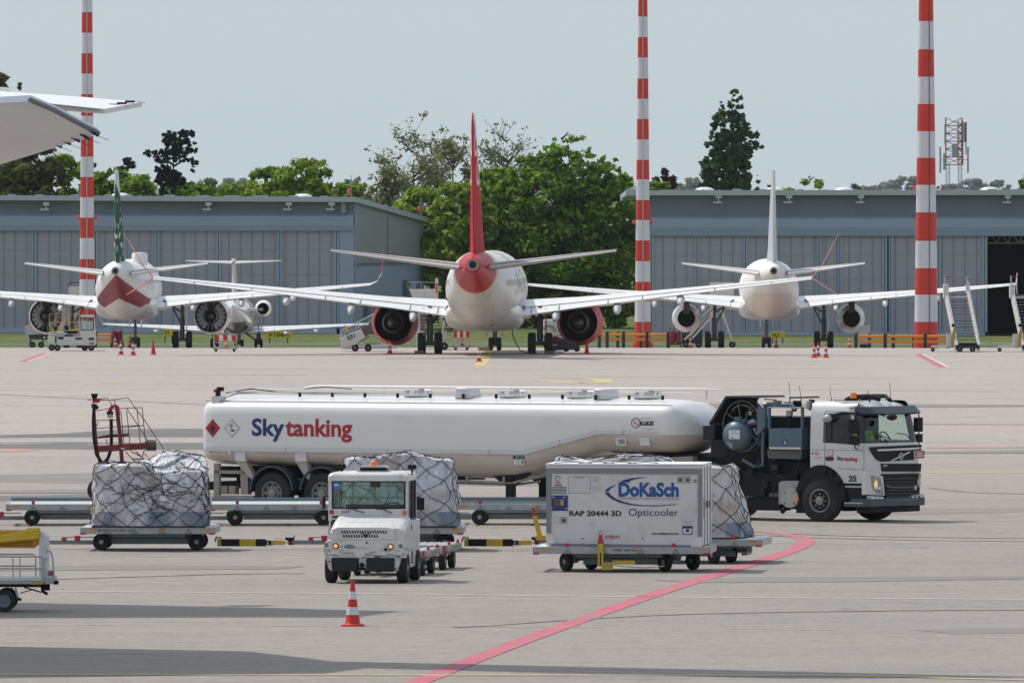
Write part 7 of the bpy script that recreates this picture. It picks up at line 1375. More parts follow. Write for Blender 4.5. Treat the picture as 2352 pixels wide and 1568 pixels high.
m=MB(); ktext(m,582,633,1022,588,'RAP 20444 3D',0.035); m.build('lettering',letter_blk,cn,smooth=0)
m=MB(); ktext(m,1082,650,1498,572,'Opticooler',0.0); m.build('lettering',mat('lettering_navy',(0.02,0.03,0.07)),cn,smooth=0)
m=MB(); ktext(m,1274,790,1502,768,'www.dokasch-ts.com',0.03); m.build('lettering',letter_blk,cn,smooth=0)
m=MB(); ktext(m,884,812,1012,795,'FORKLIFT',0.03); kq(m,[(880,820),(1012,820),(1012,824),(880,824)],0.004); kq(m,[(940,785),(944,785),(944,832),(940,832)],0.009)
for x in (695,1198): kq(m,[(x-10,816),(x+10,816),(x,832)],0.005)
m.build('forklift_mark',letter_red,cn,smooth=0)
logo=mat('logo_blue',(0.012,0.085,0.30),rough=0.4)
m=MB(); ktext(m,995,472,1502,350,'DoKaSch',0.045); m.build('logo_lettering',logo,cn,smooth=0)
m=MB(); ktext(m,996,496,1504,478,'TEMPERATURE SOLUTIONS',0.0); m.build('lettering',sticker_g,cn,smooth=0)
m=MB(); kq(m,[(1002,352),(1040,330),(1110,314),(1180,308),(1238,308),(1180,316),(1120,328),(1085,342),(1095,352),(1040,350)],0.006); kq(m,[(882,425),(895,405),(930,385),(980,370),(945,392),(920,410),(914,425)],0.006)
kq(m,[(880,430),(915,432),(930,455),(970,485),(1030,510),(1110,530),(1200,541),(1330,543),(1504,532),(1420,545),(1300,551),(1180,549),(1080,538),(1000,519),(940,492),(900,462)],0.006); m.build('logo_arc',mat('logo_navy',(0.015,0.04,0.16),rough=0.4),cn,smooth=0)
m=MB(); 
for k in range(4): m.tube([(pL+0.15+k*0.5,-0.9,z1+0.03),(pL+0.5+k*0.5,-0.6,z1+0.05),(pL+0.9+k*0.45,-0.8,z1+0.03)],0.01,4)
m.build('strap',blk,cn)
# =============================================================== RED REFUELLING STAND
RS=at(225,287.5); rs=thing('hydrant_stand','dark red steel loading stand with platform and hanging black hose','loading stand',RS,0); fs_=Frame(RS,0)
rd=mat('stand_dark_red',(0.16,0.018,0.028),rough=0.5,var=0.25,vscale=4); rd2=mat('stand_red',(0.32,0.015,0.03),rough=0.45)
def ST(x,y,d=0.0): p=fs_.on(px('st',x,y),1,d); return Vector((p.x,d,p.z))
def tb(name,lst,r,mm,par=rs,d=0.0,n=6):
    m=MB()
    for pts in lst: m.tube([ST(p[0],p[1],p[2] if len(p)>2 else d) for p in pts],r,n)
    return m.build(name,mm,par)
tb('mast',[[(265,440),(300,1000),(375,1568),(380,1800)]],0.032,rd); tb('support_column',[[(690,430),(750,1000),(785,1470),(790,1900)]],0.055,rd)
m=MB(); m.prism([(ST(x,y).x,ST(x,y).z) for x,y in ((330,1150),(825,1105),(940,1100),(1225,1095),(1222,1205),(930,1225),(345,1260))],'y',-0.05,-0.01); m.prism([(ST(x,y,0.5).x,ST(x,y,0.5).z) for x,y in ((330,975),(530,930),(915,910),(920,960),(330,1005))],'y',0.3,0.34); m.add([ST(330,1150,-0.03),ST(1225,1095,-0.03),ST(1225,1110,0.9),ST(330,1140,0.9)],[(0,1,2,3)]); m.build('platform',rd,rs,smooth=0)
m=MB(); m.prism([(ST(x,y).x,ST(x,y).z) for x,y in ((825,1110),(935,1105),(935,1210),(830,1225))],'y',-0.07,-0.05,0); m.prism([(ST(x,y).x,ST(x,y).z) for x,y in ((235,275),(375,275),(370,330),(235,350))],'y',-0.06,0.06,0); m.prism([(ST(x,y).x,ST(x,y).z) for x,y in ((770,1180),(830,1180),(830,1205),(770,1205))],'y',-0.08,-0.07,1); m.build('red_plate',[rd2,sticker_w],rs,smooth=0)
tb('handrail',[[(140,290),(510,250),(605,390)],[(360,270),(510,250)],[(360,295,0.5),(550,292,0.5),(900,245,0.5),(1030,440,0.5),(1180,630,0.5),(1550,1180,0.5),(1560,1310,0.5),(1560,1600,0.5)],[(300,490),(470,460),(870,440),(1160,428)],[(870,440),(1290,1080)],[(1160,430),(1225,1100)],[(870,480),(930,1100)],[(1065,460),(1125,1100)],[(300,820),(890,768),(1195,765)],[(300,670),(690,662)],[(775,805),(1195,765)],[(650,285,0.5),(652,400,0.5)],[(760,480),(820,1100)],[(495,1010),(505,1140)],[(345,690),(310,780)]],0.011,rd)
tb('ladder_rail',[[(850,1250),(980,1390),(1300,1750)],[(940,1240),(1150,1350),(1450,1700)],[(1035,1240),(1150,1350)],[(1205,1220),(1160,1345)],[(1205,1290),(1260,1345)],[(980,1390),(1200,1380)]],0.014,rd); m=MB(); 
for k in range(6): a=ST(980+k*70,1392+k*75,0.0); b=a+Vector((0.22,0.25,0.0)); m.box(a.x,b.x,-0.05,0.4,a.z-0.012,a.z+0.012)
m.build('step',rd2,rs,smooth=0)
tb('hose',[[(265,400),(250,700),(262,1000),(310,1300),(395,1440),(450,1450),(520,1380),(560,1260),(585,1100),(585,900),(580,640)]],0.045,blk,n=9)
tb('hose_neck',[[(560,560),(560,470),(600,405),(650,390),(700,420),(715,560)]],0.05,rd2,n=9)
m=MB(); m.cyl(ST(270,270),ST(270,170),0.055,0.095,14,m=0); m.cyl(ST(262,430),ST(270,360),0.08,0.07,12,m=0); m.cyl(ST(560,560),ST(558,495),0.09,0.08,12,m=0); m.cyl(ST(565,620),ST(562,565),0.07,0.075,12,m=1); m.tube([ST(300,460),ST(345,410)],0.03,6,m=0); m.build('hose_valve',[blk,mat('valve_metal',(0.4,0.38,0.36))],rs)
m=MB(); a=ST(1300,1130,0.2); m.cyl(a+Vector((-0.09,0,0)),a+Vector((0.17,0,0)),0.14,n=16); m.cyl(a+Vector((-0.25,0,-0.02)),a+Vector((-0.09,0,0)),0.09,n=12); m.tube([ST(1390,1100,0.1),ST(1415,1200,0.1)],0.025,6); m.build('winch',mat('winch_olive',(0.10,0.085,0.065),rough=0.6,var=0.3),rs)
m=MB(); m.box(-0.25,2.3,-0.5,-0.42,0.22,0.32); m.box(-0.25,2.3,0.62,0.7,0.22,0.32); m.box(0.2,0.3,-0.5,0.7,0.22,0.32); m.build('base_frame',rd,rs,smooth=0)
for (x,y) in ((0.05,-0.55),(2.0,-0.55),(0.05,0.75),(2.0,0.75)): small_wheel(rs,x,y,0.30,0.16)
m=MB(); m.prism([(-0.22,0.35),(0.10,0.35),(0.16,0.58),(0.05,0.72)],'y',-0.66,-0.45); m.build('mudguard',rd,rs)
# =============================================================== CART AT THE LEFT EDGE
CB=at(0,207.4); cb_=thing('baggage_cart','white framed cart with rolled yellow and orange tarpaulin at lower left','baggage cart',CB,0); fb=Frame(CB,0)
def CA(x,y,d=0.0): p=fb.on(px('ca',x,y),1,d); return Vector((p.x,d,p.z))
def cq(m,pts,d0,d1,mi=0): m.prism([(CA(x,y,d0).x,CA(x,y,d0).z) for x,y in pts],'y',d0,d1,mi)
cwm=mat('cart_white_metal',(0.62,0.64,0.66),rough=0.4,dirt=(0.35,0.34,0.32),dscale=5,damt=0.5); cal=mat('cart_tube_grey',(0.40,0.42,0.45),rough=0.35,metal=0.4)
m=MB(); cq(m,[(560,205),(640,235),(690,300),(685,900),(570,900)],-0.02,0.9,0); m.build('end_wall',cwm,cb_,smooth=0,bevel=0.01)
m=MB(); cq(m,[(-2400,895),(600,893),(640,930),(-2400,935)],-0.05,1.3,0); cq(m,[(-2400,935),(640,935),(660,975),(-2400,985)],-0.06,1.3,1); cq(m,[(-2400,985),(600,980),(600,1022),(-2400,1020)],0.0,1.2,2); cq(m,[(620,880),(785,880),(790,975),(640,978)],-0.06,1.2,1); m.build('deck',[cwm,dk_al,blk],cb_,smooth=0)
m=MB()
for pts,r_ in (([(-2400,580),(600,580),(640,615),(680,615)],0.014),([(-2400,755),(600,755),(640,755)],0.014),([(190,580),(190,890)],0.012),([(290,580),(290,890)],0.012),([(-300,580),(-300,890)],0.012),([(630,600),(630,900)],0.014),([(680,490),(740,510),(765,600),(785,890)],0.018)): m.tube([CA(x,y,-0.03) for x,y in pts],r_,7)
for pts in ([(-2400,545),(480,545),(520,580),(520,890)],[(-2400,715),(515,715)]): m.tube([CA(x,y,1.1) for x,y in pts],0.014,7)
m.build('side_rail',cal,cb_)
tarp=mat('tarp_yellow',(0.62,0.42,0.015),rough=0.45,var=0.08); tarpo=mat('tarp_orange',(0.62,0.26,0.008),rough=0.5,var=0.1); 
m=MB()
for j,(pts,r_) in enumerate((([(-2400,330),(-600,310),(0,305),(250,265),(450,215),(585,195)],0.055),([(-2400,400),(0,345),(300,290),(580,250)],0.05),([(-2400,360),(0,355),(560,300)],0.045))): m.tube([CA(x,y,-0.02-0.02*j) for x,y in pts],r_,10)
m.build('rolled_tarpaulin',tarp,cb_)
m=MB(); cq(m,[(-2400,200),(340,200),(400,172),(470,178),(560,230),(560,330),(-2400,330)],0.02,0.6,0); cq(m,[(-2400,320),(575,320),(570,385),(510,455),(-2400,435)],0.0,0.5,0); m.build('tarpaulin',tarpo,cb_,smooth=0,bevel=0.03)
m=MB(); 
for pts in ([(-2400,372),(470,374)],[(-2400,405),(480,410)]): m.tube([CA(x,y,-0.03) for x,y in pts],0.008,5)
m.build('tarpaulin_cord',mat('cord_brown',(0.2,0.13,0.02)),cb_)
m=MB(); cq(m,[(470,940),(620,940),(618,982),(468,984)],-0.075,-0.06,0); m.build('reflector',orp,cb_,smooth=0)
m=MB(); a=CA(738,822,-0.05); m.cyl(a,a+Vector((0,-0.03,0)),0.038,n=14,m=0); m.cb((a.x,a.y+0.005,a.z),(0.11,0.03,0.11),m=1); m.build('tail_lamp',[lampr,dk_gr],cb_)
m=MB(); m.cb(CA(815,955,-0.05),(0.09,0.1,0.07)); m.tube([CA(610,1000,0.3),CA(620,1080,0.3),CA(690,1125,0.3)],0.03,6); m.cb(CA(660,1020,0.3),(0.16,0.12,0.12)); m.tube([CA(350,1020,0.3),CA(600,1095,0.3)],0.015,5); m.tube([CA(460,1060,0.3),CA(290,1110,0.3)],0.01,5); m.build('towing_coupler',blk,cb_)
a=CA(60,1220,0.0); small_wheel(cb_,a.x,0.0,a.z,0.12,hr=0.36,hub=mat('rim_blue_grey',(0.12,0.15,0.18),rough=0.5)); small_wheel(cb_,a.x,1.15,a.z,0.12,hr=0.36,hub=MATS['rim_blue_grey']); small_wheel(cb_,a.x-2.2,0.0,a.z,0.12,hr=0.36,hub=MATS['rim_blue_grey']); small_wheel(cb_,a.x-2.2,1.15,a.z,0.12,hr=0.36,hub=MATS['rim_blue_grey'])
m=MB(); m.beam(CA(220,1030,0.05),CA(270,1190,0.05),0.05,0.04,0); m.beam(CA(160,1030,0.1),CA(250,1180,0.1),0.04,0.04,1); m.box(CA(200,1190).x,CA(310,1190).x,0.0,0.1,CA(0,1220).z,CA(0,1180).z,1); m.beam(CA(60,1220,0.1),CA(230,1190,0.1),0.05,0.04,1); m.cyl((a.x,0,a.z),(a.x,1.15,a.z),0.03,n=8,m=1); m.build('suspension',[dk_al,blk],cb_,smooth=0)
# things outside the frame on the left of the cart are only its own continuation
# =============================================================== CONES
cr_=mat('cone_red',(0.55,0.025,0.015),rough=0.45); cwh=mat('cone_white_band',(0.62,0.66,0.70),rough=0.35); 
def cone(label,loc,bands=True,h=0.8,group='red traffic cones around the parked jets',sc=1):
    t=thing('traffic_cone',label,'traffic cone',loc,0,group)
    m=MB(); f_=h/0.8
    zz=[0.03,0.05,0.2,0.338,0.473,0.61,0.78,0.80]; rr=[0.155,0.135,0.115,0.093,0.074,0.055,0.03,0.026]
    mm=[0,0,1,0,1,0,0] if bands else [0]*7
    m.lathe([(r_*f_,z*f_) for r_,z in zip(rr,zz)],(0,0,0),(0,0,1),28,mats=mm); m.lathe([(0.026*f_,0.8*f_),(0.02*f_,0.79*f_),(0.02*f_,0.5*f_)],(0,0,0),(0,0,1),20,m=0); m.build('cone_body',[cr_,cwh],t,smooth=50)
    m=MB(); m.loft([rrect(-0.21*f_,0.21*f_,-0.21*f_,0.21*f_,0.0,0.08*f_),rrect(-0.21*f_,0.21*f_,-0.21*f_,0.21*f_,0.025*f_,0.08*f_),rrect(-0.16*f_,0.16*f_,-0.16*f_,0.16*f_,0.045*f_,0.12*f_)]); m.build('cone_base',cr_,t,smooth=40); return t
cone('large red and white traffic cone standing alone in the foreground',G(810,1436),group=None)
c0=cone('red and white cone behind the left jet, nearest to the loader',GX(277.6,588),h=0.75)
sc_=1.0
for xd,D,lab in ((305.4,586,'red and white cone just right of the one nearest the loader'),(264.7,800,'distant red and white cone beside the dark extinguisher cart at left'),(298.6,795,'distant red cone in front of the left jet nose wheel'),(895.3,591,'red and white cone under the left engine of the central jet'),(1100.2,560,'red and white cone on the yellow line behind the central jet'),(1870,576,'leftmost red and white cone of the three right of the white jet'),(1879,580,'middle red and white cone of the three right of the white jet'),(1897,576,'rightmost red and white cone of the three right of the white jet'),(1585.6,790,'distant red cone under the left engine of the white jet'),(1783,796,'distant red cone beside the white jet nose wheel'),(1951,778,'distant red and white cone under the right engine of the white jet')):
    dup(c0,GX(xd,D),0,lab,sc=(1.15,1.15,1.15) if D>700 else None)
c1=cone('all red cone without white bands right of the paired cones',GX(352,588),bands=False,h=0.75); dup(c1,GX(1348,591),0,'all red cone under the right engine of the central jet')
# =============================================================== GROUND EQUIPMENT NEAR THE PARKED JETS
eqw=mat('equipment_white',(0.62,0.61,0.58),rough=0.45,dirt=(0.40,0.36,0.32),dscale=3,damt=0.5,var=0.04); orb=mat('barrier_orange',(0.72,0.24,0.01),rough=0.45); eqd=mat('equipment_dark_blue',(0.02,0.03,0.05),rough=0.5); ydk=mat('cage_yellow',(0.60,0.42,0.04),rough=0.5)
def eq(name,label,cat,xd,D,group=None,z=None):
    loc=GX(xd,D); t=thing(name,label,cat,loc,0,group); return t,Frame(loc,0)
def P2(fr,cr,pts,d=0.0): return [(p.x,p.z) for p in D3(fr,cr,pts,1,d)]
# orange barriers
def barrier(label,posts,D,ext=(0,0),zp=1.12,zr=(0.93,0.60)):
    xs_=[GX(x,D).x for x in posts]; loc=Vector((xs_[0],D,gz(D))); t=thing('orange_barrier',label,'barrier',loc,0,'orange tube barriers with black posts')
    for x in xs_:
        m=MB(); m.cyl((x-xs_[0],0,0),(x-xs_[0],0,zp),0.12,n=14); m.cyl((x-xs_[0],0,zp),(x-xs_[0],0,zp+0.05),0.13,0.09,14); m.build('post',mat('post_black',(0.025,0.026,0.03),rough=0.6),t)
    for z in zr:
        for a,b in zip(xs_[:-1],xs_[1:]):
            m=MB(); k=6; m.tube([(a-xs_[0]+0.10+(b-a-0.2)*i/k,0,z) for i in range(k+1)],0.095,10); m.build('rail_tube',orb,t)
    if ext[1]:
        for z in zr: m=MB(); m.tube([(xs_[-1]-xs_[0]+0.1,0,z),(xs_[-1]-xs_[0]+ext[1],0,z)],0.095,10); m.build('rail_tube',orb,t)
barrier('orange barrier in front of the middle striped mast',[1394.5,1432,1486,1534.4],800)
barrier('orange barrier just behind the one at the middle striped mast',[1376.6,1419,1472],816)
barrier('long orange barrier in front of the thick right mast',[1965.9,2033,2125,2176],757,zp=0.95,zr=(0.78,0.42))
barrier('orange barrier behind the thick right mast',[1996.8,2051.8,2099],775,zp=0.95,zr=(0.78,0.42))
barrier('short orange barrier right of the loader at left',[219,258.5],815)
# yellow taxiway signs
for (xd,yd,w_,h_,s,lab) in ((640,767,1.95,0.50,'V106A','yellow taxiway sign in the grass right of the small jet'),(387,763,0.75,0.5,'V1','small yellow sign half hidden under the left jet'),(1786,768,1.1,0.48,'V1','yellow sign behind the nose wheel of the white jet')):
    D=868; z=H-(yd-HY)/F*D+2.64; t=thing('taxiway_sign',lab,'sign',Vector((GX(xd,D).x,D,-2.64)),0,'yellow taxiway signs in the grass')
    m=MB(); m.box(-w_/2,w_/2,0,0.25,z-h_/2,z+h_/2,0); m.build('panel',mat('sign_yellow',(0.62,0.46,0.02),rough=0.4),t,smooth=0,bevel=0.02); m=MB(); text(m,s,(-w_*0.42,-0.01,z-h_*0.32),(1,0,0),(0,0,1),w=w_*0.84 if len(s)>2 else w_*0.5,h=h_*0.62,bold=0.03); m.build('lettering',letter_blk,t,smooth=0)
    m=MB()
    for x in (-w_*0.35,w_*0.35): m.box(x-0.04,x+0.04,0.08,0.14,0,z-h_/2)
    m.build('leg',blk,t,smooth=0)
# extinguisher trolleys
for (xd,D,lab) in ((269,806,'dark red extinguisher trolley behind the cones at left'),(1551,806,'dark red extinguisher trolley left of the white jet engine')):
    t,fr=eq('extinguisher_trolley',lab,'fire extinguisher',xd,D,'wheeled fire extinguishers')
    for q in (-0.2,0.2):
        m=MB(); m.lathe([(0.01,1.25),(0.12,1.22),(0.2,1.1),(0.21,0.4),(0.15,0.28),(0.01,0.25)],(q,0,0),(0,0,1),16); m.build('cylinder',mat('extinguisher_red',(0.16,0.01,0.02),rough=0.35),t)
    m=MB(); m.tube([(-0.35,0.1,0.3),(-0.35,0.15,1.35),(0.35,0.15,1.35),(0.35,0.1,0.3)],0.025,6); m.box(-0.35,0.35,-0.15,0.15,0.2,0.27); m.build('trolley_frame',blk,t)
    for sx in (-0.42,0.42): m=MB(); m.cyl((sx-0.05,0.1,0.2),(sx+0.05,0.1,0.2),0.2,n=16); m.build('wheel',tyre,t)
# barricade carts
for (xa,xb,yt,yb,D,lab) in ((489.5,544,765.5,806,601,'barricade cart with red and white boards and a cone inside below the left engine'),(1040,1079,756,800,608,'tall barricade cart with red and white boards left of the central nose wheel')):
    loc=GX((xa+xb)/2,D); t=thing('barricade_cart',lab,'barricade cart',loc,0,'barricade carts beside the jets'); s=F/D; w_=(xb-xa)/s/2; h_=H-(yt-HY)/s
    m=MB()
    for x in (-w_,w_-0.05): 
        for y in (0,0.6): m.box(x,x+0.05,y,y+0.05,0.12,h_)
    m.box(-w_,w_,0,0.65,0.14,0.24); m.box(-w_,w_,-0.01,0.04,h_*0.50,h_*0.55); m.box(-w_,w_,0.0,0.05,h_-0.04,h_); m.build('frame',mat('cart_cream',(0.48,0.45,0.38),rough=0.5),t,smooth=0)
    for i in range(5): 
        m=MB(); m.box(-w_*0.86+i*w_*0.36,-w_*0.86+(i+0.95)*w_*0.36,-0.03,-0.012,h_*0.62,h_*0.92); m.build('board',cr_ if i%2==0 else sticker_w,t,smooth=0)
    for x in (-w_+0.15,w_-0.15): m=MB(); m.cyl((x,0.1,0.08),(x,0.22,0.08),0.08,n=12); m.build('wheel',tyre,t)
    dup(c0,loc+Vector((0.05,0.3,0.24)),0,'red and white cone standing inside the '+('low' if D==601 else 'tall')+' barricade cart',sc=(0.75,0.75,0.7))
# white platform loader 10
LX=164; t,fr=eq('platform_loader','low white platform loader numbered 10 with yellow cages at left','loader',LX,604.5); 
m=MB(); m.prism(P2(fr,'lo',[(640,705),(1390,705),(1395,840),(1375,885),(665,880),(640,830)]),'y',0,1.9); m.prism(P2(fr,'lo',[(465,705),(610,705),(600,835),(470,830)]),'y',-0.15,1.7); m.prism(P2(fr,'lo',[(610,700),(640,715),(640,850),(615,850)]),'y',0.3,1.4); m.build('body',eqw,t,smooth=0,bevel=0.02)
m=MB(); m.prism(P2(fr,'lo',[(480,610),(600,600),(790,640),(1080,590),(1100,700),(480,690)]),'y',0.1,1.6,0); m.prism(P2(fr,'lo',[(840,600),(1060,600),(1050,650),(840,650)]),'y',0.05,0.1,1); m.prism(P2(fr,'lo',[(800,670),(980,680),(950,705),(800,705)]),'y',0.0,0.1,1); m.build('lift_platform',[mat('platform_cream',(0.50,0.46,0.40),rough=0.5),blk],t,smooth=0)
m=MB(); m.prism(P2(fr,'lo',[(1100,590),(1390,590),(1385,710),(1100,705)]),'y',0,1.5,0)
for q in ([(1110,330),(1130,325),(1125,590),(1108,590)],[(1360,335),(1375,350),(1380,590),(1360,590)],[(1110,285),(1340,280),(1375,330),(1110,345)]): m.prism(P2(fr,'lo',q),'y',0,0.08,0); m.prism(P2(fr,'lo',q),'y',1.4,1.48,0)
m.build('cab',eqw,t,smooth=0)
m=MB(); m.prism(P2(fr,'lo',[(1122,345),(1358,345),(1358,585),(1122,585)],0.03),'y',0.03,0.04); m.build('cab_glass',glass,t,smooth=0)
m=MB()
for q in ([(1105,335),(1370,335),(1370,350),(1105,350)],[(1105,345),(1125,345),(1125,580),(1105,580)],[(1352,345),(1370,345),(1370,580),(1352,580)],[(1115,575),(1360,575),(1360,590),(1115,590)]): m.prism(P2(fr,'lo',q),'y',-0.01,0.02)
m.build('window_frame',blk,t,smooth=0)
m=MB()
def lp(x,y,d): p=fr.on(px('lo',x,y),1,d); return (p.x,d,p.z)
for (xa,xb,ya,yb) in ((500,740,265,590),(880,1090,270,580)):
    for d in (0.15,0.9):
        m.tube([lp(xa,yb,d),lp(xa,ya,d),lp(xb,ya-8,d),lp(xb,yb,d)],0.022,5); m.tube([lp(xa,(ya+yb)/2,d),lp(xb,(ya+yb)/2,d)],0.018,5); m.tube([lp((xa+xb)/2,ya,d),lp((xa+xb)/2,yb,d)],0.015,5)
m.build('cage_rail',ydk,t)
m=MB(); m.prism(P2(fr,'lo',[(530,560),(600,560),(600,610),(530,610)]),'y',0.1,0.2); m.prism(P2(fr,'lo',[(660,560),(770,560),(770,605),(660,605)]),'y',0.1,0.2); m.prism(P2(fr,'lo',[(870,570),(1085,565),(1085,598),(870,600)]),'y',0.1,0.8); m.build('cage_floor',ydk,t,smooth=0)
m=MB(); m.prism(P2(fr,'lo',[(670,715),(778,715),(778,758),(670,758)]),'y',-0.02,0.0); m.prism(P2(fr,'lo',[(1010,730),(1140,730),(1140,765),(1010,765)]),'y',-0.02,0.0); m.prism(P2(fr,'lo',[(1268,732),(1375,732),(1375,772),(1268,772)]),'y',-0.02,0.0); m.prism(P2(fr,'lo',[(595,515),(650,515),(655,600),(595,600)]),'y',0.0,0.2);  m.prism(P2(fr,'lo',[(790,495),(870,495),(870,580),(800,580)]),'y',0.0,0.2); m.build('dark_panel',blk,t,smooth=0)
m=MB(); a=fr.on(px('lo',1288,870),1,-0.01); b=fr.on(px('lo',1362,818),1,-0.01); text(m,'10',(a.x,-0.015,a.z),(1,0,0),(0,0,1),w=b.x-a.x,h=b.z-a.z,bold=0.03); m.build('number',letter_blk,t,smooth=0)
for x in (535,655,1185,1320):
    c=fr.on(px('lo',x,925),1,0.2); small_wheel(t,c.x,0.2 if x in (655,1320) else 0.6,0.17,0.16)
# belt loader 531
t,fr=eq('belt_loader','white belt loader numbered 531 with boom rising behind the left red engine','belt loader',850,602)
def ep(x,y,d): p=fr.on(px('en',x,y),1,d); return (p.x,d,p.z)
m=MB(); m.prism(P2(fr,'en',[(55,975),(370,830),(430,950),(285,1062),(95,1105)]),'y',0,1.6); m.build('boom_side_panel',eqw,t,smooth=0,bevel=0.02)
m=MB(); m.prism(P2(fr,'en',[(65,1090),(900,1070),(900,1115),(150,1130),(65,1115)]),'y',0.05,1.9); m.build('chassis',eqw,t,smooth=0)
m=MB(); m.prism(P2(fr,'en',[(370,830),(560,720),(1000,470),(1000,530),(620,800),(430,950)]),'y',0.2,1.3); m.build('conveyor_boom',mat('belt_grey',(0.10,0.10,0.10),rough=0.6),t,smooth=0)
m=MB(); 
for d in (0.1,1.5):
    m.tube([ep(60,960,d),ep(90,850,d),ep(250,770,d),ep(460,660,d),ep(900,420,d)],0.02,5); m.tube([ep(170,880,d),ep(460,740,d),ep(900,500,d)],0.016,5)
for (x,y) in ((95,960),(130,930),(300,840),(335,820)): m.tube([ep(x,y,0.05),ep(x-20,y-110,0.05)],0.035,6)
m.tube([ep(280,1050,0.6),ep(500,940,0.6)],0.04,6); m.tube([ep(420,1050,0.9),ep(640,1040,0.9)],0.03,6); m.build('handrail',hubm,t)
m=MB(); a=Vector(ep(180,1000,-0.02)); U=(Vector(ep(280,955,-0.02))-a).normalized(); V=Vector((-U.z,0,U.x)); text(m,'531',a,U,V,w=0.42,h=0.24,bold=0.03); m.build('number',letter_blk,t,smooth=0)
m=MB(); p=ep(160,830,0.0); m.cb(p,(0.14,0.1,0.3)); m.build('lamp_box',ydk,t,smooth=0)
for x in (282,472):
    c=fr.on(px('en',x,1150),1,0.1); small_wheel(t,c.x,0.1,0.19,0.16); small_wheel(t,c.x,1.5,0.19,0.16)
# boarding stairs beside the central jet
t,fr=eq('boarding_stairs','white boarding stairs with open cabin beside the nose of the central jet','boarding stairs',970,609)
m=MB(); m.prism(P2(fr,'en',[(1075,252),(1500,250),(1500,410),(1135,395)]),'y',0,1.8); m.build('platform',eqw,t,smooth=0,bevel=0.01)
m=MB()
for pts in ([(1080,250),(1040,190),(1055,145),(1260,142)],[(1075,200),(1110,250)],[(1255,142),(1510,150)],[(1130,160),(1130,250)],[(1160,160),(1160,250)],[(1300,250),(1380,205)],[(1250,142),(1250,250)]): m.tube([ep(x,y,0.1) for x,y in pts],0.022,5)
m.build('handrail',mat('rail_blue_grey',(0.25,0.29,0.33),rough=0.4),t)
m=MB(); m.prism(P2(fr,'en',[(1458,85),(1502,85),(1502,410),(1458,410)]),'y',-0.05,0.1,0); m.prism(P2(fr,'en',[(1470,160),(1492,160),(1492,300),(1470,300)]),'y',-0.07,-0.05,1); m.build('canopy_edge',[eqw,cr_],t,smooth=0)
m=MB(); m.beam(ep(1590,640,0.3),ep(1550,1100,0.3),0.12,0.12); m.beam(ep(1480,420,0.3),ep(1590,700,0.3),0.12,0.12); m.beam(ep(1200,400,0.5),ep(1230,1090,0.5),0.14,0.14); m.prism(P2(fr,'en',[(1180,870),(1290,870),(1290,1100),(1180,1100)]),'y',0.5,1.6); m.beam(ep(1620,850,0.3),ep(1570,1090,0.3),0.09,0.09); m.build('support_leg',eqw,t,smooth=0)
m=MB()
for k in range(14): a=Vector(ep(1180,400,0.4)); m.box(a.x-0.1+k*0.0-0.22*k*0.0,a.x+1.1,2.0+k*0.30,2.3+k*0.30,2.55-k*0.18,2.58-k*0.18)
m.build('stair_flight',steel,t,smooth=0)
for x in (1545,1595): c=fr.on(px('en',x,1130),1,0.2); small_wheel(t,c.x,0.2 if x==1595 else 0.6,0.20,0.14)
# mobile stairs at right: build one, copy it
t,fr=eq('passenger_stairs','white mobile passenger stairs right of the thick striped mast','passenger stairs',2205,600,'mobile passenger stairs at the right edge')
s0=F/600
def rp(x,y,d): p=fr.on(px('rt',x,y),1,0.0); return Vector((p.x-d*0.0,d,p.z))
stair_depth=3.6
def rq(x,y): # depth from height along the flight
    p=fr.on(px('rt',x,y),1,0.0); d=max(0.0,min(stair_depth,(p.z-0.3)/2.8*stair_depth)); q=fr.on(px('rt',x,y),1,d); return Vector((q.x,d,q.z))
for (xt,yt,xb,yb) in ((1315,440,1450,1110),(1600,370,1745,1110)):
    m=MB(); a,b=rq(xb,yb),rq(xt,yt); m.beam(a,b,0.14,0.42,0); m.build('stair_side',eqw,t,smooth=0)
    m=MB(); 
    for k in range(9):
        q=a+(b-a)*k/8; m.tube([q+Vector((0,0,0.1)),q+Vector((0,0.0,0.62))],0.014,5)
    m.tube([a+Vector((0,0,0.62)),b+Vector((0,0,0.62))],0.02,5); m.build('handrail',hubm,t)
m=MB()
for k in range(17):
    u=k/16; a=rq(1470+(1340-1470)*u,1095+(415-1095)*u); b=rq(1730+(1590-1730)*u,1095+(405-1095)*u); m.beam(a,b,0.24,0.045,0 if k%2 else 1)
m.build('tread',[mat('tread_grey',(0.22,0.22,0.23),rough=0.5),mat('tread_dark',(0.12,0.12,0.13),rough=0.5)],t,smooth=0)
a=rq(1310,440); b=rq(1600,400)
m=MB(); m.box(a.x-0.12,a.x+0.14,a.y-0.1,a.y+1.2,2.85,3.55,0); m.box(b.x-0.08,b.x+0.10,b.y-0.1,b.y+1.2,3.1,3.5,0); m.box(a.x-0.1,b.x+0.1,a.y,a.y+1.4,2.80,2.90,0); m.build('top_platform',eqw,t,smooth=0)
m=MB(); 
for x,c_ in ((a.x,1),(b.x,0)):
    for d in (0.0,1.1): m.tube([(x-0.05,a.y+d,3.4),(x-0.05,a.y+d,4.0 if c_ else 3.95)],0.02,5)
    m.box(x-0.06,x+0.28 if c_ else x+0.12,a.y-0.02,a.y+0.02,3.92,3.97,c_)
m.build('guard_frame',[hubm,mat('guard_red',(0.35,0.02,0.05))],t)
m=MB(); c=rp(1600,1120,0); m.box(c.x-0.66,c.x+0.62,-0.1,3.4,0.2,0.36,0); m.box(c.x-0.5,c.x+0.5,-0.14,-0.1,0.3,0.48,0); m.build('chassis',blk,t,smooth=0)
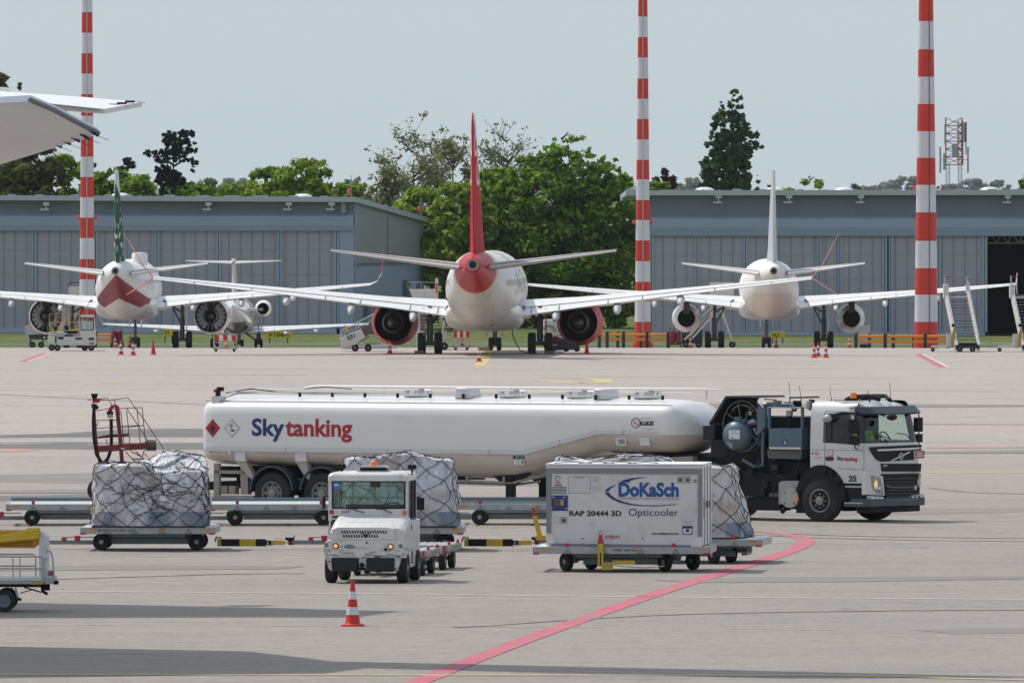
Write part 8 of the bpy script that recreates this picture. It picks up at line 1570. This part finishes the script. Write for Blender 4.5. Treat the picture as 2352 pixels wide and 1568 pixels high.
m=MB(); c1_=rp(1130,1100,0); m.box(c1_.x,c.x-0.66,0.6,1.5,0.24,0.32,0); m.box(c1_.x+0.75,c1_.x+1.05,0.5,0.9,0.3,0.95,0); m.prism([(c1_.x+1.02,0.9),(c1_.x+1.15,1.35),(c1_.x+1.22,1.3),(c1_.x+1.2,0.5),(c1_.x+1.0,0.3)],'y',0.3,0.42,1); m.cb((c1_.x+1.1,0.35,1.4),(0.16,0.16,0.16),2); m.build('outrigger',[eqw,mat('box_yellow_brown',(0.42,0.28,0.05)),blk],t,smooth=0)
for x in (1495,1665,1140):
    c=rp(x,1160,0); small_wheel(t,c.x,0.0 if x>1200 else 0.7,0.16 if x>1200 else 0.11,0.14 if x>1200 else 0.08)
st2=dup(t,t.location+Vector((3.52,0,0)),0,'white mobile passenger stairs cut by the right picture edge')
# side-on stairs at the white jet's front door
t,fr=eq('boarding_stairs','grey boarding stairs seen from the side left of the white jet','boarding stairs',1640,806)
def mp(x,y,d=0): p=fr.on(px('md',x,y),1,d); return Vector((p.x,d,p.z))
m=MB()
for (x0,y0,x1,y1,w_) in ((1180,415,1620,-10,0.12),(1270,400,1560,80,0.12),(1240,380,1480,120,0.06),(1380,150,1600,-60,0.08),(1400,60,1560,-90,0.06)): m.beam(mp(x0,y0),mp(x1,y1),0.1,w_)
for (x0,y0,x1,y1,w_) in ((1180,415,1620,-10,0.12),(1270,400,1560,80,0.12)): m.beam(mp(x0,y0,1.2),mp(x1,y1,1.2),0.1,w_)
m.build('stair_side',eqw,t,smooth=0)
m=MB()
for k in range(18): u=k/17; a=mp(1220+(1600-1220)*u,400+(10-400)*u); m.box(a.x-0.14,a.x+0.14,0.05,1.15,a.z,a.z+0.03)
m.build('tread',steel,t,smooth=0)
m=MB(); m.beam(mp(1610,70),mp(1755,440),0.12,0.14); m.beam(mp(1640,90,1.0),mp(1700,330,1.0),0.1,0.1); m.beam(mp(1560,20),mp(1540,300),0.1,0.1); m.build('support_leg',eqw,t,smooth=0)
m=MB(); a=mp(1480,-140); m.box(a.x,a.x+1.7,0,1.2,a.z-0.2,a.z+0.7,0)
m.build('top_platform',eqw,t,smooth=0)
m=MB(); a=mp(1150,330); b=mp(1395,330); m.box(a.x,b.x,0.3,1.6,0.3,1.35); m.build('drive_unit',eqd,t,smooth=0,bevel=0.03)
for x in (1200,1350,1745): c=mp(x,500); small_wheel(t,c.x,0.2,0.24,0.2)
# ground power unit and air hose at the right engine
t,fr=eq('ground_power_unit','low dark blue ground power unit beside the right red engine','ground power unit',1298,601)
def q3(x,y,d=0): p=fr.on(px('c3',x,y),1,d); return Vector((p.x,d,p.z))
m=MB(); m.prism(P2(fr,'c3',[(1765,895),(1800,885),(1955,940),(1960,975),(1770,980)]),'y',0,1.5); m.build('body',eqd,t,smooth=0,bevel=0.04)
m=MB(); m.prism(P2(fr,'c3',[(1775,905),(1840,905),(1840,925),(1775,925)]),'y',-0.02,0); m.build('rear_lamp',mat('dark_red_lamp',(0.12,0.01,0.02)),t,smooth=0)
m=MB(); a=q3(1775,942); text(m,'GPU',(a.x+0.05,-0.015,a.z-0.05),(1,0,0),(0,0,1),h=0.1,bold=0.02) if False else m.box(a.x,a.x+0.3,-0.012,0,a.z-0.03,a.z); m.build('marking',sticker_w,t,smooth=0)
for x in (1785,1870,1940): c=q3(x,985); small_wheel(t,c.x,0.1,0.17,0.14)
t,fr=eq('air_start_unit','white air conditioning unit with thick hose behind the right red engine','air unit',1262,612)
m=MB(); a=q3(1720,790); b=q3(1800,880); m.box(a.x,b.x+0.5,0,1.5,b.z,a.z+0.1); m.box(a.x+0.1,b.x+0.4,0.2,1.3,0.2,b.z); m.build('body',eqw,t,smooth=0,bevel=0.08)
m=MB(); m.tube([q3(1720,840,-0.1),q3(1740,815,-0.1),q3(1780,820,-0.1),q3(1805,860,-0.1)],0.09,8); m.build('hose',mat('hose_grey',(0.25,0.25,0.26)),t)
m=MB(); m.cyl((a.x+0.2,0.3,0.2),(a.x+0.2,0.5,0.2),0.2,n=14); m.cyl((b.x+0.3,0.3,0.2),(b.x+0.3,0.5,0.2),0.2,n=14); m.build('wheel',tyre,t)
# tow line, chocks
m=MB(); p=Frame(Vector((0,590,0)),0); pts=[p.on(px('c3',x,y),1,0) for x,y in ((1517,832),(1520,880),(1545,940),(1570,980),(1600,993),(1680,994))]; pts=[Vector((q.x,590,max(0.04,q.z))) for q in pts]; m.tube(pts,0.028,6); tag(m.build('ground_cable',mat('cable_brown',(0.12,0.05,0.03))),'brown cable hanging from the central jet down to the apron','cable')
for (xd,D,lab) in ((963,589.6,'brown wheel chock behind the left wheels of the central jet'),(1262,589.6,'brown wheel chock behind the right wheels of the central jet'),(1113,605,'brown wheel chock at the nose wheel of the central jet')):
    m=MB(); m.prism([(-0.18,0),(0.18,0),(0.0,0.2)],'x',-0.25,0.25); o=m.build('wheel_chock',mat('chock_brown',(0.14,0.09,0.05),rough=0.8),smooth=0); o.location=GX(xd,D); tag(o,lab,'wheel chock','wheel chocks under the central jet')
# cabinet, dark conveyor trailer at far left
t,fr=eq('electrical_cabinet','grey electrical cabinet behind the right barrier','cabinet',1985,790)
m=MB(); m.box(-0.37,0.37,0,0.5,0.25,1.5); m.build('housing',mat('cabinet_grey',(0.45,0.44,0.45),rough=0.5),t,smooth=0,bevel=0.01); m=MB(); m.box(-0.42,0.42,-0.04,0.54,1.5,1.56); m.build('lid',eqw,t,smooth=0); m=MB(); m.box(-0.3,0.3,0.05,0.45,0,0.25); m.build('plinth',eqd,t,smooth=0)
t,fr=eq('conveyor_trailer','dark conveyor trailer with a raised pale flap at the far left','conveyor trailer',85,806)
def c2p(x,y,d=0): p=fr.on(px('c2',x,y),1,d); return Vector((p.x,d,p.z))
m=MB(); m.prism(P2(fr,'c2',[(205,890),(265,865),(330,930),(325,955),(220,980)]),'y',0,0.6); m.build('flap',mat('flap_grey',(0.40,0.41,0.41),rough=0.5),t,smooth=0)
m=MB(); m.prism(P2(fr,'c2',[(240,960),(400,955),(400,1000),(250,1000)]),'y',0,1.4); m.prism(P2(fr,'c2',[(300,960),(400,960),(400,975),(300,975)]),'y',-0.1,0); 
for x in (255,360): a=c2p(x,1000); b=c2p(x,1060); m.beam(a,b,0.12,0.12)
m.build('frame',eqd,t,smooth=0); a=c2p(372,975); m=MB(); m.cb(a,(0.15,0.1,0.25)); m.build('safety_panel',mat('hi_vis_yellow',(0.45,0.72,0.05)),t,smooth=0)
for x in (270,345): c=c2p(x,1050); small_wheel(t,c.x,0.2,0.22,0.16)
# boarding stairs hidden by the left jet and mast
t,fr=eq('boarding_stairs','white stairs platform with handrail showing behind the left striped mast','boarding stairs',172,850)
m=MB(); a=c2p(575,560); b=c2p(790,620); m.box(a.x,b.x,0,1.6,b.z,a.z); m.build('platform',eqw,t,smooth=0); m=MB(); m.tube([c2p(578,560),c2p(578,530),c2p(600,522),c2p(680,522),c2p(680,560)],0.03,5); m.box(c2p(710,575).x,c2p(750,575).x,-0.02,0,c2p(710,582).z,c2p(710,572).z); m.build('handrail',blk,t)
m=MB(); m.beam((a.x+0.4,0.5,0),(a.x+0.4,0.5,b.z),0.25,0.25); m.beam((b.x-0.4,0.5,0),(b.x-0.4,0.5,b.z),0.25,0.25); m.box(a.x,b.x+1.0,0.2,1.8,0.3,0.9); m.build('support_leg',eqw,t,smooth=0)
# =============================================================== HAZE
hz=bpy.data.materials.new('haze_air'); hz.use_nodes=True; n=hz.node_tree; n.nodes.clear()
o_=n.nodes.new('ShaderNodeOutputMaterial'); v_=n.nodes.new('ShaderNodeVolumePrincipled'); v_.inputs['Color'].default_value=(0.86,0.93,1.0,1); v_.inputs['Density'].default_value=0.000022; v_.inputs['Anisotropy'].default_value=0.0
n.links.new(v_.outputs[0],o_.inputs['Volume'])
mb=MB(); mb.box(-2600,2600,-60,9500,-3.7,70); hb=mb.build('haze',hz,smooth=0); hb['kind']='stuff'; hb['label']='thin pale summer haze between the apron and the far trees'; hb['category']='haze'
